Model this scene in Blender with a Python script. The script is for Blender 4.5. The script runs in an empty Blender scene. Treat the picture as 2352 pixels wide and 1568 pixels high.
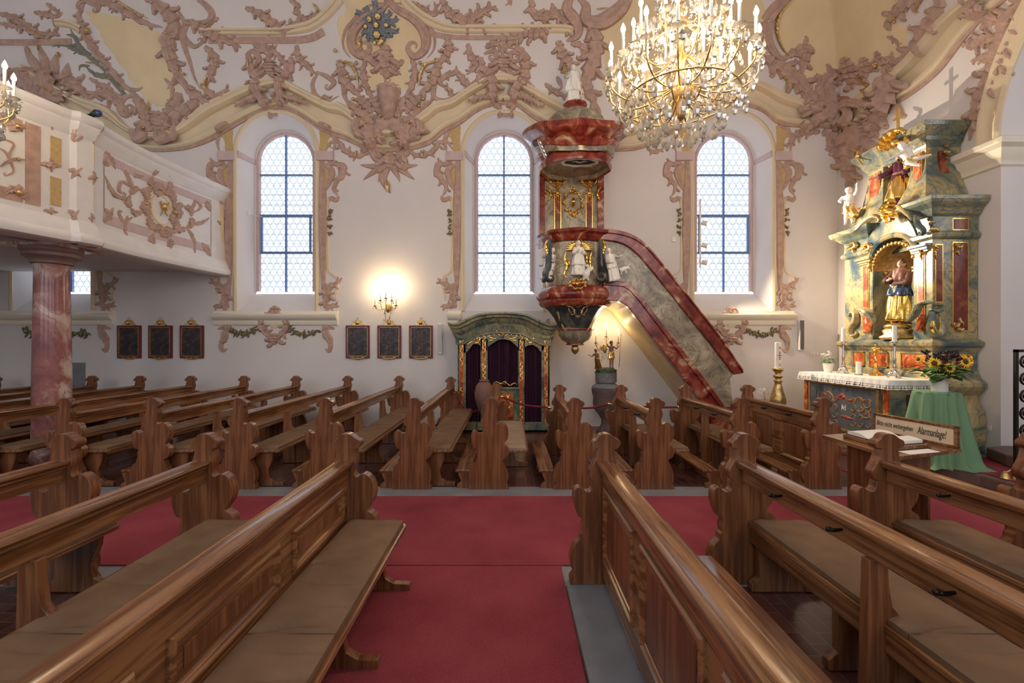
import bpy, bmesh, math, random
from mathutils import Vector, Matrix, noise
PI = math.pi
random.seed(7)
SC = bpy.context.scene
COL = SC.collection
# ---------------------------------------------------------------- camera (16 mm, level, facing the north wall)
CX, CY, F, H = 1170.0, 787.0, 1045.3, 1.65
cam = bpy.data.cameras.new('camera'); co = bpy.data.objects.new('camera', cam); COL.objects.link(co)
cam.sensor_width = 36; cam.lens = 16; cam.clip_start = .02
cam.shift_x = (1176-CX)/2352; cam.shift_y = (CY-784)/2352
co.location = (0, 0, H); co.rotation_euler = (PI/2, 0, 0)
SC.camera = co
# ---------------------------------------------------------------- daylight, lamps, exposure
w = bpy.data.worlds.new('world'); SC.world = w; w.use_nodes = True
bg = w.node_tree.nodes['Background']; bg.inputs[0].default_value = (.84, .91, 1, 1); bg.inputs[1].default_value = 2.1
SC.view_settings.view_transform = 'Standard'; SC.view_settings.look = 'None'
SC.view_settings.exposure = .62; SC.view_settings.gamma = 1; SC.view_settings.use_curve_mapping = False
def light(kind, name, loc, energy, col, size=.03, rot=None, spot=None, blend=.5):
    l = bpy.data.lights.new(name, kind); o = bpy.data.objects.new(name, l); COL.objects.link(o)
    o.location = loc; l.energy = energy; l.color = col
    if kind == 'AREA': l.shape = 'RECTANGLE'; l.size, l.size_y = size
    else: l.shadow_soft_size = size
    if spot: l.spot_size = spot; l.spot_blend = blend
    if rot is not None: o.rotation_euler = rot
    return o
WARM = (1, .72, .42)
def aim(loc, tgt): return (Vector(tgt)-Vector(loc)).to_track_quat('-Z', 'Y').to_euler()
# spotlights on the window track that light the side altar
for i, z in enumerate((3.95, 3.35)):
    l = (3.75, 8.72, z)
    light('SPOT', 'altar_spotlight', l, 230, (1, .84, .62), .02, aim(l, (6.2, 6.6, 2.7+i*.7)), 1.5, .4)
l = (3.80, 8.68, 3.02)
light('SPOT', 'altar_spotlight', l, 150, (1, .84, .62), .025, aim(l, (6.0, 7.4, 1.7)), 1.9, .7)
# chandeliers over the nave: candle bulbs
CH = Vector((1.58, 4.2, 4.19)); CHR = .66
for k in range(6):
    a = 2*PI*(k+.5)/6
    light('POINT', 'chandelier_light', CH+Vector((.5*math.cos(a), .5*math.sin(a), .18)), 24, WARM, .05)
def P(px, py, D): return Vector(((px-CX)/F*D, D, H+(CY-py)/F*D))

# ---------------------------------------------------------------- materials
MATS = {}
class N:
    def __init__(s, name):
        s.m = bpy.data.materials.new(name); s.m.use_nodes = True; s.t = s.m.node_tree
        s.b = s.t.nodes['Principled BSDF']; s.out = s.t.nodes['Material Output']; MATS[name] = s.m
    def n(s, typ, **kw):
        x = s.t.nodes.new(typ)
        for k, v in kw.items():
            if k[0] == '_': x.inputs[k[1:].replace('_', ' ')].default_value = v
            elif k[0] == 'i' and k[1:].isdigit(): x.inputs[int(k[1:])].default_value = v
            else: setattr(x, k, v)
        return x
    def l(s, a, b): s.t.links.new(a, b)
    def co(s, scale=(1, 1, 1), src='Object', rot=(0, 0, 0)):
        tc = s.n('ShaderNodeTexCoord'); mp = s.n('ShaderNodeMapping'); mp.inputs['Scale'].default_value = scale
        mp.inputs['Rotation'].default_value = rot
        s.l(tc.outputs[src], mp.inputs[0]); return mp.outputs[0]
    def ramp(s, fac, stops, interp='LINEAR'):
        r = s.n('ShaderNodeValToRGB'); e = r.color_ramp.elements; r.color_ramp.interpolation = interp
        while len(e) < len(stops): e.new(.5)
        for i, (p, c) in enumerate(stops): e[i].position = p; e[i].color = (*c, 1)
        s.l(fac, r.inputs[0]); return r.outputs[0]
    def bump(s, h, st=.3, d=.01):
        b = s.n('ShaderNodeBump'); b.inputs['Strength'].default_value = st; b.inputs['Distance'].default_value = d
        s.l(h, b.inputs['Height']); s.l(b.outputs[0], s.b.inputs['Normal'])
def srgb(*c): return tuple((x/255/12.92 if x/255 <= .04045 else ((x/255+.055)/1.055)**2.4) for x in c)
def simple(name, col, rough=.6, metal=0, spec=.5, noise_amt=0, nscale=8, bump=0, bscale=40):
    s = N(name); b = s.b; b.inputs['Roughness'].default_value = rough; b.inputs['Metallic'].default_value = metal
    b.inputs['Specular IOR Level'].default_value = spec
    b.inputs['Base Color'].default_value = (*col, 1)
    if noise_amt:
        t = s.n('ShaderNodeTexNoise', _Scale=nscale, _Detail=4.); s.l(s.co(), t.inputs['Vector'])
        c1 = tuple(max(0, x*(1-noise_amt)) for x in col); c2 = tuple(min(1, x*(1+noise_amt)) for x in col)
        s.l(s.ramp(t.outputs[0], [(.3, c1), (.7, c2)]), b.inputs['Base Color'])
    if bump:
        t = s.n('ShaderNodeTexNoise', _Scale=bscale, _Detail=3.); s.l(s.co(), t.inputs['Vector']); s.bump(t.outputs[0], bump, .01)
    return s.m
def wood(name, axis, c1, c2, rough=.35):
    s = N(name); sc = [16, 16, 16]; sc[axis] = .8
    v = s.co(tuple(sc)); t = s.n('ShaderNodeTexNoise', _Scale=1.9, _Detail=7., _Distortion=.15); s.l(v, t.inputs['Vector'])
    sc2 = [120, 120, 120]; sc2[axis] = 4
    t2 = s.n('ShaderNodeTexNoise', _Scale=1., _Detail=3.); s.l(s.co(tuple(sc2)), t2.inputs['Vector'])
    t3 = s.n('ShaderNodeTexNoise', _Scale=1.3, _Detail=2.); s.l(s.co(), t3.inputs['Vector'])
    a = s.n('ShaderNodeMath', operation='MULTIPLY_ADD'); s.l(t2.outputs[0], a.inputs[0]); a.inputs[1].default_value = .35; s.l(t.outputs[0], a.inputs[2])
    a2 = s.n('ShaderNodeMath', operation='MULTIPLY_ADD'); s.l(t3.outputs[0], a2.inputs[0]); a2.inputs[1].default_value = .5; s.l(a.outputs[0], a2.inputs[2])
    c0 = tuple(x*.80 for x in c1)
    s.l(s.ramp(a2.outputs[0], [(.66, c0), (.86, c1), (1., c2)]), s.b.inputs['Base Color'])
    s.b.inputs['Roughness'].default_value = rough; s.bump(t2.outputs[0], .12, .002)
    return s.m
def marble(name, stops, scale=1.5, dist=1.6, rough=.25, vein=None, stretch=(1, 1, 1), rot=(0, 0, 0)):
    s = N(name); v = s.co(stretch, rot=rot); t = s.n('ShaderNodeTexNoise', _Scale=scale, _Detail=6., _Roughness=.6, _Distortion=dist); s.l(v, t.inputs['Vector'])
    c = s.ramp(t.outputs[0], stops)
    if vein:
        t2 = s.n('ShaderNodeTexNoise', _Scale=scale*1.3, _Detail=5., _Distortion=2.5); s.l(v, t2.inputs['Vector'])
        f = s.ramp(t2.outputs[0], [(.475, (0, 0, 0)), (.498, (.75, .75, .75)), (.502, (.75, .75, .75)), (.525, (0, 0, 0))])
        mx = s.n('ShaderNodeMix', data_type='RGBA'); s.l(f, mx.inputs[0]); s.l(c, mx.inputs[6]); mx.inputs[7].default_value = (*vein, 1); c = mx.outputs[2]
    s.l(c, s.b.inputs['Base Color']); s.b.inputs['Roughness'].default_value = rough
    return s.m
W1, W2 = srgb(112, 71, 43), srgb(150, 104, 68)
M_WY = wood('oak_along_pew', 1, W1, W2, .2); M_WZ = wood('oak_upright', 2, srgb(106, 63, 38), srgb(136, 88, 56), .3)
M_WX = wood('oak_cross', 0, W1, W2, .34)
M_CUSH = simple('brown_cushion_cloth', srgb(126, 100, 78), .95, spec=.1, noise_amt=.14, nscale=5, bump=.7, bscale=7)
M_CUSHP = simple('beige_cushion_cloth', srgb(160, 138, 118), .95, spec=.1, noise_amt=.08, nscale=6)
M_IRON = simple('dark_iron', (.02, .018, .016), .45, .6)
M_DARK = simple('black_plastic', (.02, .02, .022), .5)
M_WALL = simple('lime_plaster_white', srgb(222, 215, 212), .9, spec=.2, noise_amt=.03, nscale=1.5, bump=.12, bscale=6)
M_VAULT = simple('vault_plaster', srgb(226, 214, 202), .9, spec=.2, noise_amt=.03, nscale=2)
M_BEIGE = simple('beige_moulding', srgb(222, 204, 174), .85, spec=.2, noise_amt=.05, nscale=3)
M_CREAM = simple('cream_moulding', srgb(234, 224, 206), .85, spec=.2, noise_amt=.04, nscale=4)
M_YEL = simple('ochre_plaster', srgb(228, 207, 168), .9, spec=.2, noise_amt=.06, nscale=2)
M_PINK = simple('pink_stucco', srgb(186, 156, 142), .85, spec=.2, noise_amt=.16, nscale=9, bump=.8, bscale=28)
M_LILAC = simple('lilac_stucco', srgb(203, 180, 178), .85, spec=.2, noise_amt=.06, nscale=9)
M_WHITE = simple('white_stone_paint', srgb(236, 230, 222), .5, noise_amt=.04)
M_GOLD = simple('gilding', (.95, .62, .17), .24, 1.0, bump=.25, bscale=30)
M_OGOLD = simple('aged_gilding', (.60, .41, .17), .38, .85, noise_amt=.35, nscale=20, bump=.3, bscale=40)
M_PAPER = simple('paper', srgb(238, 232, 220), .9)
M_WAX = simple('candle_wax', srgb(245, 240, 228), .5)
M_GREEN = simple('green_leaf', srgb(92, 132, 62), .6, noise_amt=.35, nscale=14)
M_SILVER = simple('old_silver', (.62, .58, .55), .3, 1.0, bump=.3, bscale=30)
M_RED = simple('red_rope', srgb(120, 26, 44), .8, bump=.4, bscale=80)
M_STONE = simple('grey_sandstone', srgb(128, 128, 132), .5, noise_amt=.15, nscale=4)
# pulpit and altar marblings
M_RM = marble('red_marbling', [(.3, srgb(66, 16, 14)), (.46, srgb(128, 46, 34)), (.56, srgb(150, 78, 56)), (.68, srgb(205, 172, 140))], 3.2, 1.2, .2)
M_GM = marble('grey_marbling', [(.3, srgb(110, 98, 84)), (.5, srgb(156, 142, 118)), (.65, srgb(192, 178, 150))], 2.2, 1.5, .25, srgb(96, 74, 58))
M_BM = marble('blue_green_marbling', [(.3, srgb(44, 62, 74)), (.43, srgb(100, 110, 96)), (.55, srgb(146, 138, 106)), (.7, srgb(180, 168, 130))], 1.5, 1.2, .22, srgb(60, 72, 84))
M_BMD = marble('dark_blue_marbling', [(.3, srgb(26, 32, 42)), (.5, srgb(62, 68, 72)), (.68, srgb(120, 112, 92))], 2.4, 1.5, .25)
M_AM = marble('altar_marbling', [(.34, srgb(52, 74, 92)), (.43, srgb(104, 112, 100)), (.52, srgb(166, 150, 106)), (.68, srgb(200, 178, 122))], 1.6, 1.1, .2, srgb(80, 98, 108))
M_OR = marble('orange_marbling', [(.3, srgb(120, 34, 16)), (.5, srgb(186, 88, 46)), (.68, srgb(216, 160, 110))], 5, 1.5, .25)
M_DR = marble('deep_red_marbling', [(.3, srgb(66, 20, 22)), (.5, srgb(116, 50, 38)), (.7, srgb(160, 96, 66))], 3, 1.2, .25)
M_COLM = marble('column_marble', [(.30, srgb(120, 70, 74)), (.45, srgb(160, 104, 100)), (.54, srgb(196, 166, 156)), (.66, srgb(214, 200, 190))], 1.3, 1.4, .22, srgb(132, 84, 84), (1.2, 1.2, .9), (0, .6, .5))
# floor tiles: narrow bricks running away from the viewer, half bond
def m_tiles():
    s = N('clay_floor_tiles'); v = s.co((1, 1, 1), rot=(0, 0, PI/2))
    b = s.n('ShaderNodeTexBrick', offset=.5); s.l(v, b.inputs['Vector'])
    for k, x in (('Scale', 1), ('Mortar Size', .0022), ('Mortar Smooth', .1), ('Bias', 0), ('Brick Width', .192), ('Row Height', .097)): b.inputs[k].default_value = x
    b.inputs['Color1'].default_value = (*srgb(112, 66, 58), 1); b.inputs['Color2'].default_value = (*srgb(86, 50, 46), 1); b.inputs['Mortar'].default_value = (*srgb(120, 108, 100), 1)
    t = s.n('ShaderNodeTexNoise', _Scale=3., _Detail=3.); s.l(s.co(), t.inputs['Vector'])
    mx = s.n('ShaderNodeMix', data_type='RGBA', blend_type='MULTIPLY'); mx.inputs[0].default_value = .5
    s.l(b.outputs[0], mx.inputs[6]); s.l(s.ramp(t.outputs[0], [(.3, (.6, .6, .6)), (.7, (1, 1, 1))]), mx.inputs[7])
    s.l(mx.outputs[2], s.b.inputs['Base Color']); s.b.inputs['Roughness'].default_value = .22
    s.bump(b.outputs['Fac'], -.3, .002); return s.m
M_TILE = m_tiles()
def m_carpet():
    s = N('red_carpet'); t = s.n('ShaderNodeTexNoise', _Scale=260., _Detail=2.); s.l(s.co(), t.inputs['Vector'])
    t2 = s.n('ShaderNodeTexNoise', _Scale=1.6, _Detail=3.); s.l(s.co(), t2.inputs['Vector'])
    a = s.n('ShaderNodeMath', operation='MULTIPLY_ADD'); s.l(t2.outputs[0], a.inputs[0]); a.inputs[1].default_value = .5; s.l(t.outputs[0], a.inputs[2])
    s.l(s.ramp(a.outputs[0], [(.45, srgb(102, 34, 46)), (1., srgb(168, 80, 88))]), s.b.inputs['Base Color'])
    s.b.inputs['Roughness'].default_value = 1; s.b.inputs['Specular IOR Level'].default_value = .1
    s.bump(t.outputs[0], .5, .004); return s.m
M_CARPET = m_carpet()
def m_glass():   # bull's-eye panes set in lead
    s = N('bullseye_leaded_glass'); nt = s.t
    tc = s.n('ShaderNodeTexCoord'); sp = s.n('ShaderNodeSeparateXYZ'); s.l(tc.outputs['Object'], sp.inputs[0])
    def mt(op, a, b=None, c=None):
        x = s.n('ShaderNodeMath', operation=op)
        for i, q in enumerate((a, b, c)):
            if q is None: continue
            if isinstance(q, (int, float)): x.inputs[i].default_value = q
            else: s.l(q, x.inputs[i])
        return x.outputs[0]
    d = .138
    def lat(ox, oz):
        u = mt('SUBTRACT', mt('FRACT', mt('ADD', mt('DIVIDE', sp.outputs[0], d), 100+ox)), .5)
        v_ = mt('MULTIPLY', mt('SUBTRACT', mt('FRACT', mt('ADD', mt('DIVIDE', sp.outputs[2], d*1.732), 100+oz)), .5), 1.732)
        return mt('SQRT', mt('ADD', mt('MULTIPLY', u, u), mt('MULTIPLY', v_, v_)))
    r = mt('MINIMUM', lat(0, 0), lat(.5, .5))
    lead = mt('LESS_THAN', mt('ABSOLUTE', mt('SUBTRACT', r, .45)), .028)
    gap = mt('GREATER_THAN', r, .482)
    em = s.n('ShaderNodeBsdfTransparent'); em.inputs[0].default_value = (.64, .66, .68, 1)
    em2 = s.n('ShaderNodeBsdfTransparent'); em2.inputs[0].default_value = (.44, .52, .62, 1)
    gl = s.n('ShaderNodeBsdfGlossy'); gl.inputs['Roughness'].default_value = .1
    df = s.n('ShaderNodeBsdfDiffuse'); df.inputs[0].default_value = (.10, .12, .16, 1)
    m0 = s.n('ShaderNodeMixShader'); s.l(gap, m0.inputs[0]); s.l(em.outputs[0], m0.inputs[1]); s.l(em2.outputs[0], m0.inputs[2])
    m1 = s.n('ShaderNodeMixShader'); m1.inputs[0].default_value = .04; s.l(m0.outputs[0], m1.inputs[1]); s.l(gl.outputs[0], m1.inputs[2])
    m2 = s.n('ShaderNodeMixShader'); s.l(lead, m2.inputs[0]); s.l(m1.outputs[0], m2.inputs[1]); s.l(df.outputs[0], m2.inputs[2])
    s.l(m2.outputs[0], s.out.inputs[0]); return s.m
M_GLASS = m_glass()
def m_emit(name, col, st):
    s = N(name); e = s.n('ShaderNodeEmission'); e.inputs[0].default_value = (*col, 1); e.inputs[1].default_value = st
    s.l(e.outputs[0], s.out.inputs[0]); return s.m
M_BULB = m_emit('lit_candle_bulb', (1, .88, .68), 20)
def m_crystal():
    s = N('cut_crystal'); t = s.n('ShaderNodeBsdfTransparent'); t.inputs[0].default_value = (.93, .93, .95, 1)
    g = s.n('ShaderNodeBsdfGlossy'); g.inputs['Roughness'].default_value = .08
    d = s.n('ShaderNodeBsdfTranslucent'); d.inputs[0].default_value = (1, .97, .9, 1)
    f = s.n('ShaderNodeFresnel', _IOR=1.6)
    a = s.n('ShaderNodeMath', operation='ADD'); a.inputs[1].default_value = .22; s.l(f.outputs[0], a.inputs[0])
    m0 = s.n('ShaderNodeMixShader'); m0.inputs[0].default_value = .42; s.l(t.outputs[0], m0.inputs[1]); s.l(d.outputs[0], m0.inputs[2])
    m = s.n('ShaderNodeMixShader'); s.l(a.outputs[0], m.inputs[0]); s.l(m0.outputs[0], m.inputs[1]); s.l(g.outputs[0], m.inputs[2])
    s.l(m.outputs[0], s.out.inputs[0]); return s.m
M_CRYS = m_crystal()

# ---------------------------------------------------------------- mesh helpers
class MB:
    def __init__(s): s.v = []; s.f = []
    def add(s, vs, fs):
        o = len(s.v); s.v += [tuple(v) for v in vs]; s.f += [tuple(i+o for i in f) for f in fs]; return s
    def box(s, x0, y0, z0, x1, y1, z1):
        v = [(x, y, z) for z in (z0, z1) for x, y in ((x0, y0), (x1, y0), (x1, y1), (x0, y1))]
        return s.add(v, [(3, 2, 1, 0), (4, 5, 6, 7), (0, 1, 5, 4), (1, 2, 6, 5), (2, 3, 7, 6), (3, 0, 4, 7)])
    def prism(s, poly, a, b, axis='y', tf=None):     # poly in the two other axes, extruded from a to b
        n = len(poly)
        def mk(p, q): return {'y': (p[0], q, p[1]), 'z': (p[0], p[1], q), 'x': (q, p[0], p[1])}[axis]
        v = [mk(p, a) for p in poly]+[mk(p, b) for p in poly]
        if tf: v = [tf(Vector(q)) for q in v]
        return s.add(v, [tuple(range(n)), tuple(range(2*n-1, n-1, -1))]+[(i, n+i, n+(i+1) % n, (i+1) % n) for i in range(n)])
    def loft(s, rings, closed=True, caps=True):
        n = len(rings[0]); v = [p for r in rings for p in r]; f = []
        for i in range(len(rings)-1):
            for j in range(n if closed else n-1):
                k = (j+1) % n; f.append((i*n+j, i*n+k, (i+1)*n+k, (i+1)*n+j))
        if caps and closed: f += [tuple(range(n-1, -1, -1)), tuple(range((len(rings)-1)*n, len(rings)*n))]
        return s.add(v, f)
    def tube(s, pts, r, seg=8, caps=True):
        pts = [Vector(p) for p in pts]; rings = []; up = None
        for i, p in enumerate(pts):
            t = (pts[min(i+1, len(pts)-1)]-pts[max(i-1, 0)]); t = t.normalized() if t.length > 1e-9 else Vector((0, 0, 1))
            if up is None: up = t.orthogonal().normalized()
            up = (up-t*up.dot(t)); up = up.normalized() if up.length > 1e-6 else t.orthogonal().normalized()
            b = t.cross(up); rr = r[i] if isinstance(r, (list, tuple)) else r
            rings.append([p+(up*math.cos(2*PI*k/seg)+b*math.sin(2*PI*k/seg))*rr for k in range(seg)])
        return s.loft(rings, True, caps)
    def lathe(s, prof, c=(0, 0, 0), seg=24, sx=1, sy=1, fn=None, a0=0, a1=2*PI):
        full = abs(a1-a0-2*PI) < 1e-6; n = seg if full else seg+1; rings = []
        for r, z in prof:
            ring = []
            for k in range(n):
                a = a0+(a1-a0)*k/seg; q = r*(fn(a, z) if fn else 1)
                ring.append((c[0]+q*math.cos(a)*sx, c[1]+q*math.sin(a)*sy, c[2]+z))
            rings.append(ring)
        return s.loft(rings, full, True)
    def ball(s, c, r, seg=10, rg=7, sc=(1, 1, 1)):
        prof = [(r*math.sin(PI*i/rg) + (1e-4 if i in (0, rg) else 0), -r*math.cos(PI*i/rg)*sc[2]) for i in range(rg+1)]
        return s.lathe(prof, c, seg, sc[0], sc[1])
    def build(s, name, mat, parent=None, smooth=False, bevel=0, seg=2, loc=None):
        me = bpy.data.meshes.new(name); me.from_pydata([tuple(v) for v in s.v], [], s.f)
        bm = bmesh.new(); bm.from_mesh(me); bmesh.ops.recalc_face_normals(bm, faces=bm.faces); bm.to_mesh(me); bm.free()
        if smooth:
            me.shade_smooth() if hasattr(me, 'shade_smooth') else None
            if smooth is not True: me.set_sharp_from_angle(angle=smooth)
        me.materials.append(mat)
        o = bpy.data.objects.new(name, me); COL.objects.link(o)
        if parent: o.parent = parent
        if loc: o.location = loc
        if bevel:
            b = o.modifiers.new('bevel', 'BEVEL'); b.width = bevel; b.segments = seg; b.limit_method = 'ANGLE'; b.angle_limit = .6
        return o
SM = math.radians(40)
def tag(o, label=None, cat=None, group=None, kind=None):
    if label: o['label'] = label
    if cat: o['category'] = cat
    if group: o['group'] = group
    if kind: o['kind'] = kind
    return o
def thing(name, loc, label, cat, group=None, rz=0):
    o = bpy.data.objects.new(name, None); COL.objects.link(o); o.location = loc; o.rotation_euler.z = rz; o.empty_display_size = .1
    return tag(o, label, cat, group)
def struct(mb, name, mat, smooth=False, **k): return tag(mb.build(name, mat, None, smooth, **k), kind='structure')
def copy_tree(o, parent=None):
    c = o.copy(); COL.objects.link(c); c.parent = parent
    for ch in o.children: copy_tree(ch, c)
    return c
def rel(o, x):      # world point -> local of an untransformed-rotation thing
    return Vector(x)-o.location
def smoothpts(pts, n=6, closed=False):      # Catmull-Rom
    pts = [tuple(p) for p in pts]; L = len(pts); out = []
    rng = range(L if closed else L-1)
    for i in rng:
        p0, p1, p2, p3 = (pts[(i-1) % L], pts[i], pts[(i+1) % L], pts[(i+2) % L]) if closed else (pts[max(i-1, 0)], pts[i], pts[i+1], pts[min(i+2, L-1)])
        for k in range(n):
            t = k/n; out.append(tuple(.5*((2*b)+(-a+c)*t+(2*a-5*b+4*c-d)*t*t+(-a+3*b-3*c+d)*t**3) for a, b, c, d in zip(p0, p1, p2, p3)))
    if not closed: out.append(pts[-1])
    return out
# ================================================================ THE ROOM
NW, EW = 9.0, 6.5            # north wall plane y, east wall plane x
WIN = (-9.03, -4.61, -.112, 4.42)
OW, OZ0, OZS = .772, 2.28, 5.41      # opening half width, sill, springing
def arch(cx, hw, z0, zs, y, n=20, hs=1.0):
    p = [(cx-hw, y, z0), (cx-hw, y, zs)]
    for k in range(1, n): a = PI-PI*k/n; p.append((cx+hw*math.cos(a), y, zs+hw*hs*math.sin(a)))
    return p+[(cx+hw, y, zs), (cx+hw, y, z0)]
ZT = 6.21     # where the cove springs
VH, VV = 3.6, 3.1
def cove(z):
    if z <= ZT: return 0.
    t = min(1, (z-ZT)/VV); return VH*(1-math.sqrt(max(0, 1-t*t)))
Z_W = 6.6
m = MB(); x = -11.5
def q(x0, x1, z0, z1): m.add([(x0, NW, z0), (x1, NW, z0), (x1, NW, z1), (x0, NW, z1)], [(0, 1, 2, 3)])
for c in WIN:
    q(x, c-OW, -.3, 6.25); q(c-OW, c+OW, -.3, OZ0)
    a = arch(c, OW, OZ0, OZS, NW)[1:-1]
    for p, r in zip(a, a[1:]): m.add([p, r, (r[0], NW, 6.25), (p[0], NW, 6.25)], [(0, 1, 2, 3)])
    x = c+OW
q(x, EW+.4, -.3, 6.25)
struct(m, 'wall_north', M_WALL)
m = MB()
m.add([(EW, NW+.3, -.3), (EW, 6.02, -.3), (EW, 6.02, 9.3), (EW, NW+.3, 9.3)], [(0, 1, 2, 3)])
struct(m, 'wall_east', M_WALL)
# chancel arch pier: reveal facing the nave
AR = [(6.02, 0), (6.02, 4.25)]
m = MB(); m.add([(EW, 6.02, -.3), (EW+2.2, 6.02, -.3), (EW+2.2, 6.02, 4.3), (EW, 6.02, 4.3)], [(0, 1, 2, 3)])
arc = []
for k in range(25):
    a = PI*k/24*.55; arc.append((3.1+2.92*math.cos(a), 4.3+2.6*math.sin(a)))
m.loft([[(EW, y, z) for y, z in arc], [(EW+2.2, y, z) for y, z in arc]], False, False)
struct(m, 'wall_chancel_arch', M_WALL, True)
m = MB()
for y0, y1, z0, z1 in ((6.02, 3.8, -.3, 7.5), (3.8, 2.2, -.3, 3.2), (3.8, 2.2, 5.8, 7.5), (2.2, -2.6, -.3, 7.5)): m.add([(EW+2.2, y0, z0), (EW+2.2, y1, z0), (EW+2.2, y1, z1), (EW+2.2, y0, z1)], [(0, 1, 2, 3)])  # unseen opening added in this wall to brighten the arch reveal
m.add([(EW, 6.02, 7.5), (EW, 6.02, 7.51), (EW+2.2, 6.02, 7.51), (EW+2.2, 6.02, 7.5)], [(0, 1, 2, 3)]); m.add([(EW, -2.6, 7.5), (EW+2.2, -2.6, 7.5), (EW+2.2, 6.02, 7.5), (EW, 6.02, 7.5)], [(0, 1, 2, 3)])
struct(m, 'wall_chancel', M_WALL)
ipr = [(0, 3.98), (.03, 4.0), (.04, 4.08), (.08, 4.12), (.10, 4.2), (.16, 4.24), (.17, 4.31), (.12, 4.34), (0, 4.35)]
m = MB(); m.loft([[(EW-0, 6.62, z) for d, z in ipr], [(EW-d, 6.60, z) for d, z in ipr], [(EW-d, 6.02-d, z) for d, z in ipr], [(EW+2.2, 6.02-d, z) for d, z in ipr]], False, False); struct(m, 'trim_pier_impost', M_CREAM, SM)
apr = [(0, 0), (.0, .03), (.05, .05), (.09, .03), (.2, .035), (.23, .06), (.28, .06), (.30, .0)]
m = MB(); m.loft([[(EW-h_, 3.1+(y-3.1)*(1+q_/2.9), 4.3+(z-4.3)*(1+q_/2.6)) for q_, h_ in apr] for y, z in arc], False, False); struct(m, 'trim_arch_band', M_BEIGE, SM)
m = MB()      # spandrel above the arch on the east wall
for (y0, z0), (y1, z1) in zip(arc, arc[1:]): m.add([(EW, y0, z0), (EW, y1, z1), (EW, y1, 9.3), (EW, y0, 9.3)], [(0, 1, 2, 3)])
struct(m, 'wall_east_spandrel', M_WALL)
m = MB(); m.add([(-11.5, NW, -.3), (-11.5, -2.6, -.3), (-11.5, -2.6, 9.4), (-11.5, NW, 9.2)], [(0, 1, 2, 3)])
struct(m, 'wall_west', M_WALL)
# south wall behind the viewer with its tall window openings, chancel side wall
m = MB(); xs = -11.5; SY = -2.6
def qs(x0, x1, z0, z1): m.add([(x0, SY, z0), (x1, SY, z0), (x1, SY, z1), (x0, SY, z1)], [(0, 1, 2, 3)])
for c in (-9.03, -4.61, -.112, 4.42):
    qs(xs, c-1.3, -.3, 9.4); qs(c-1.3, c+1.3, -.3, 2.2); qs(c-1.3, c+1.3, 6.6, 9.4); xs = c+1.3
    pt = light('AREA', 'daylight_portal', (c, SY, 4.4), 1, (1, 1, 1), (2.6, 4.4), (PI/2, 0, 0)); pt.rotation_euler = (-PI/2, 0, 0); pt.data.cycles.is_portal = True
qs(xs, 8.7, -.3, 9.4)
struct(m, 'wall_south', M_WALL)
for c in WIN:
    pt = light('AREA', 'daylight_portal', (c, 9.5, 4.3), 1, (1, 1, 1), (1.1, 3.3), (PI/2, 0, 0)); pt.rotation_euler = (-PI/2, 0, 0) if 0 else (PI/2, 0, PI); pt.rotation_euler = (Vector((0, -1, 0))).to_track_quat('-Z', 'Z').to_euler(); pt.data.cycles.is_portal = True
# vault: coves over the north and east walls meeting on a mitre, then a flat middle
ZS = [ZT+VV*math.sin(PI/2*k/16) for k in range(17)]
m = MB(); ringsN = []; ringsE = []
for z in ZS:
    c = cove(z); ringsN.append([(-11.5, NW-c, z), (EW-c, NW-c, z)]); ringsE.append([(EW-c, NW-c, z), (EW-c, -2.6, z)])
m.loft(ringsN, False, False); m.loft(ringsE, False, False)
c = cove(ZS[-1]); m.add([(-11.5, NW-c, ZS[-1]), (EW-c, NW-c, ZS[-1]), (EW-c, -2.6, ZS[-1]), (-11.5, -2.6, ZS[-1])], [(0, 1, 2, 3)])
struct(m, 'ceiling', M_WALL, SM)
def hit(px, py):      # where a sight line meets wall or vault: (point, outward normal into the room)
    a, b = (px-CX)/F, (CY-py)/F
    def g(D): return min(NW-cove(H+b*D)-D, EW-cove(H+b*D)-a*D)
    lo, hi = 2., 9.01
    while g(lo) < 0 and lo > .3: lo -= .3
    for _ in range(34):
        mid = (lo+hi)/2
        if g(mid) > 0: lo = mid
        else: hi = mid
    D = lo; p = Vector((a*D, D, H+b*D)); e = .02
    z = p.z; s = (cove(z+e)-cove(z-e))/(2*e)
    if NW-cove(z)-D <= EW-cove(z)-a*D+1e-4: n = Vector((0, -1, -s))
    else: n = Vector((-1, 0, -s))
    return p, n.normalized()
# floor
m = MB(); m.add([(-11.5, -2.6, 0), (8.7, -2.6, 0), (8.7, NW, 0), (-11.5, NW, 0)], [(0, 1, 2, 3)])
struct(m, 'floor', M_TILE)
m = MB()
m.box(-11.4, 4.86, -.05, 4.4, 5.20, .006); m.box(-11.4, 3.08, -.05, 4.4, 3.4, .005)
m.box(.39, -1, -.05, .70, 3.08, .005); m.box(-1.2, -1, -.05, -.98, 3.08, .005)
struct(m, 'floor_stone_border', M_STONE)
def carpet(poly, z0, z1, label):
    o = MB().prism(poly, z0, z1, 'z').build('carpet', M_CARPET, bevel=.004); tag(o, label, 'carpet'); return o
carpet([(-10.8, 3.36), (4.3, 3.35), (4.3, 4.86), (-10.8, 4.86)], .006, .016, 'long red carpet runner crossing the whole nave between the two blocks of pews')
carpet([(-.98, -.9), (.35, -.9), (.38, 3.34), (-.98, 3.34)], .006, .016, 'red carpet runner leading from the viewer down the middle aisle')
carpet([(4.3, 3.25), (3.95, 3.25), (3.95, .2), (5.3, .2), (5.3, 5.0), (4.85, 5.7), (4.31, 5.9)], .0, .012, 'bright red carpet on the floor in front of the altar step')
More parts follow.
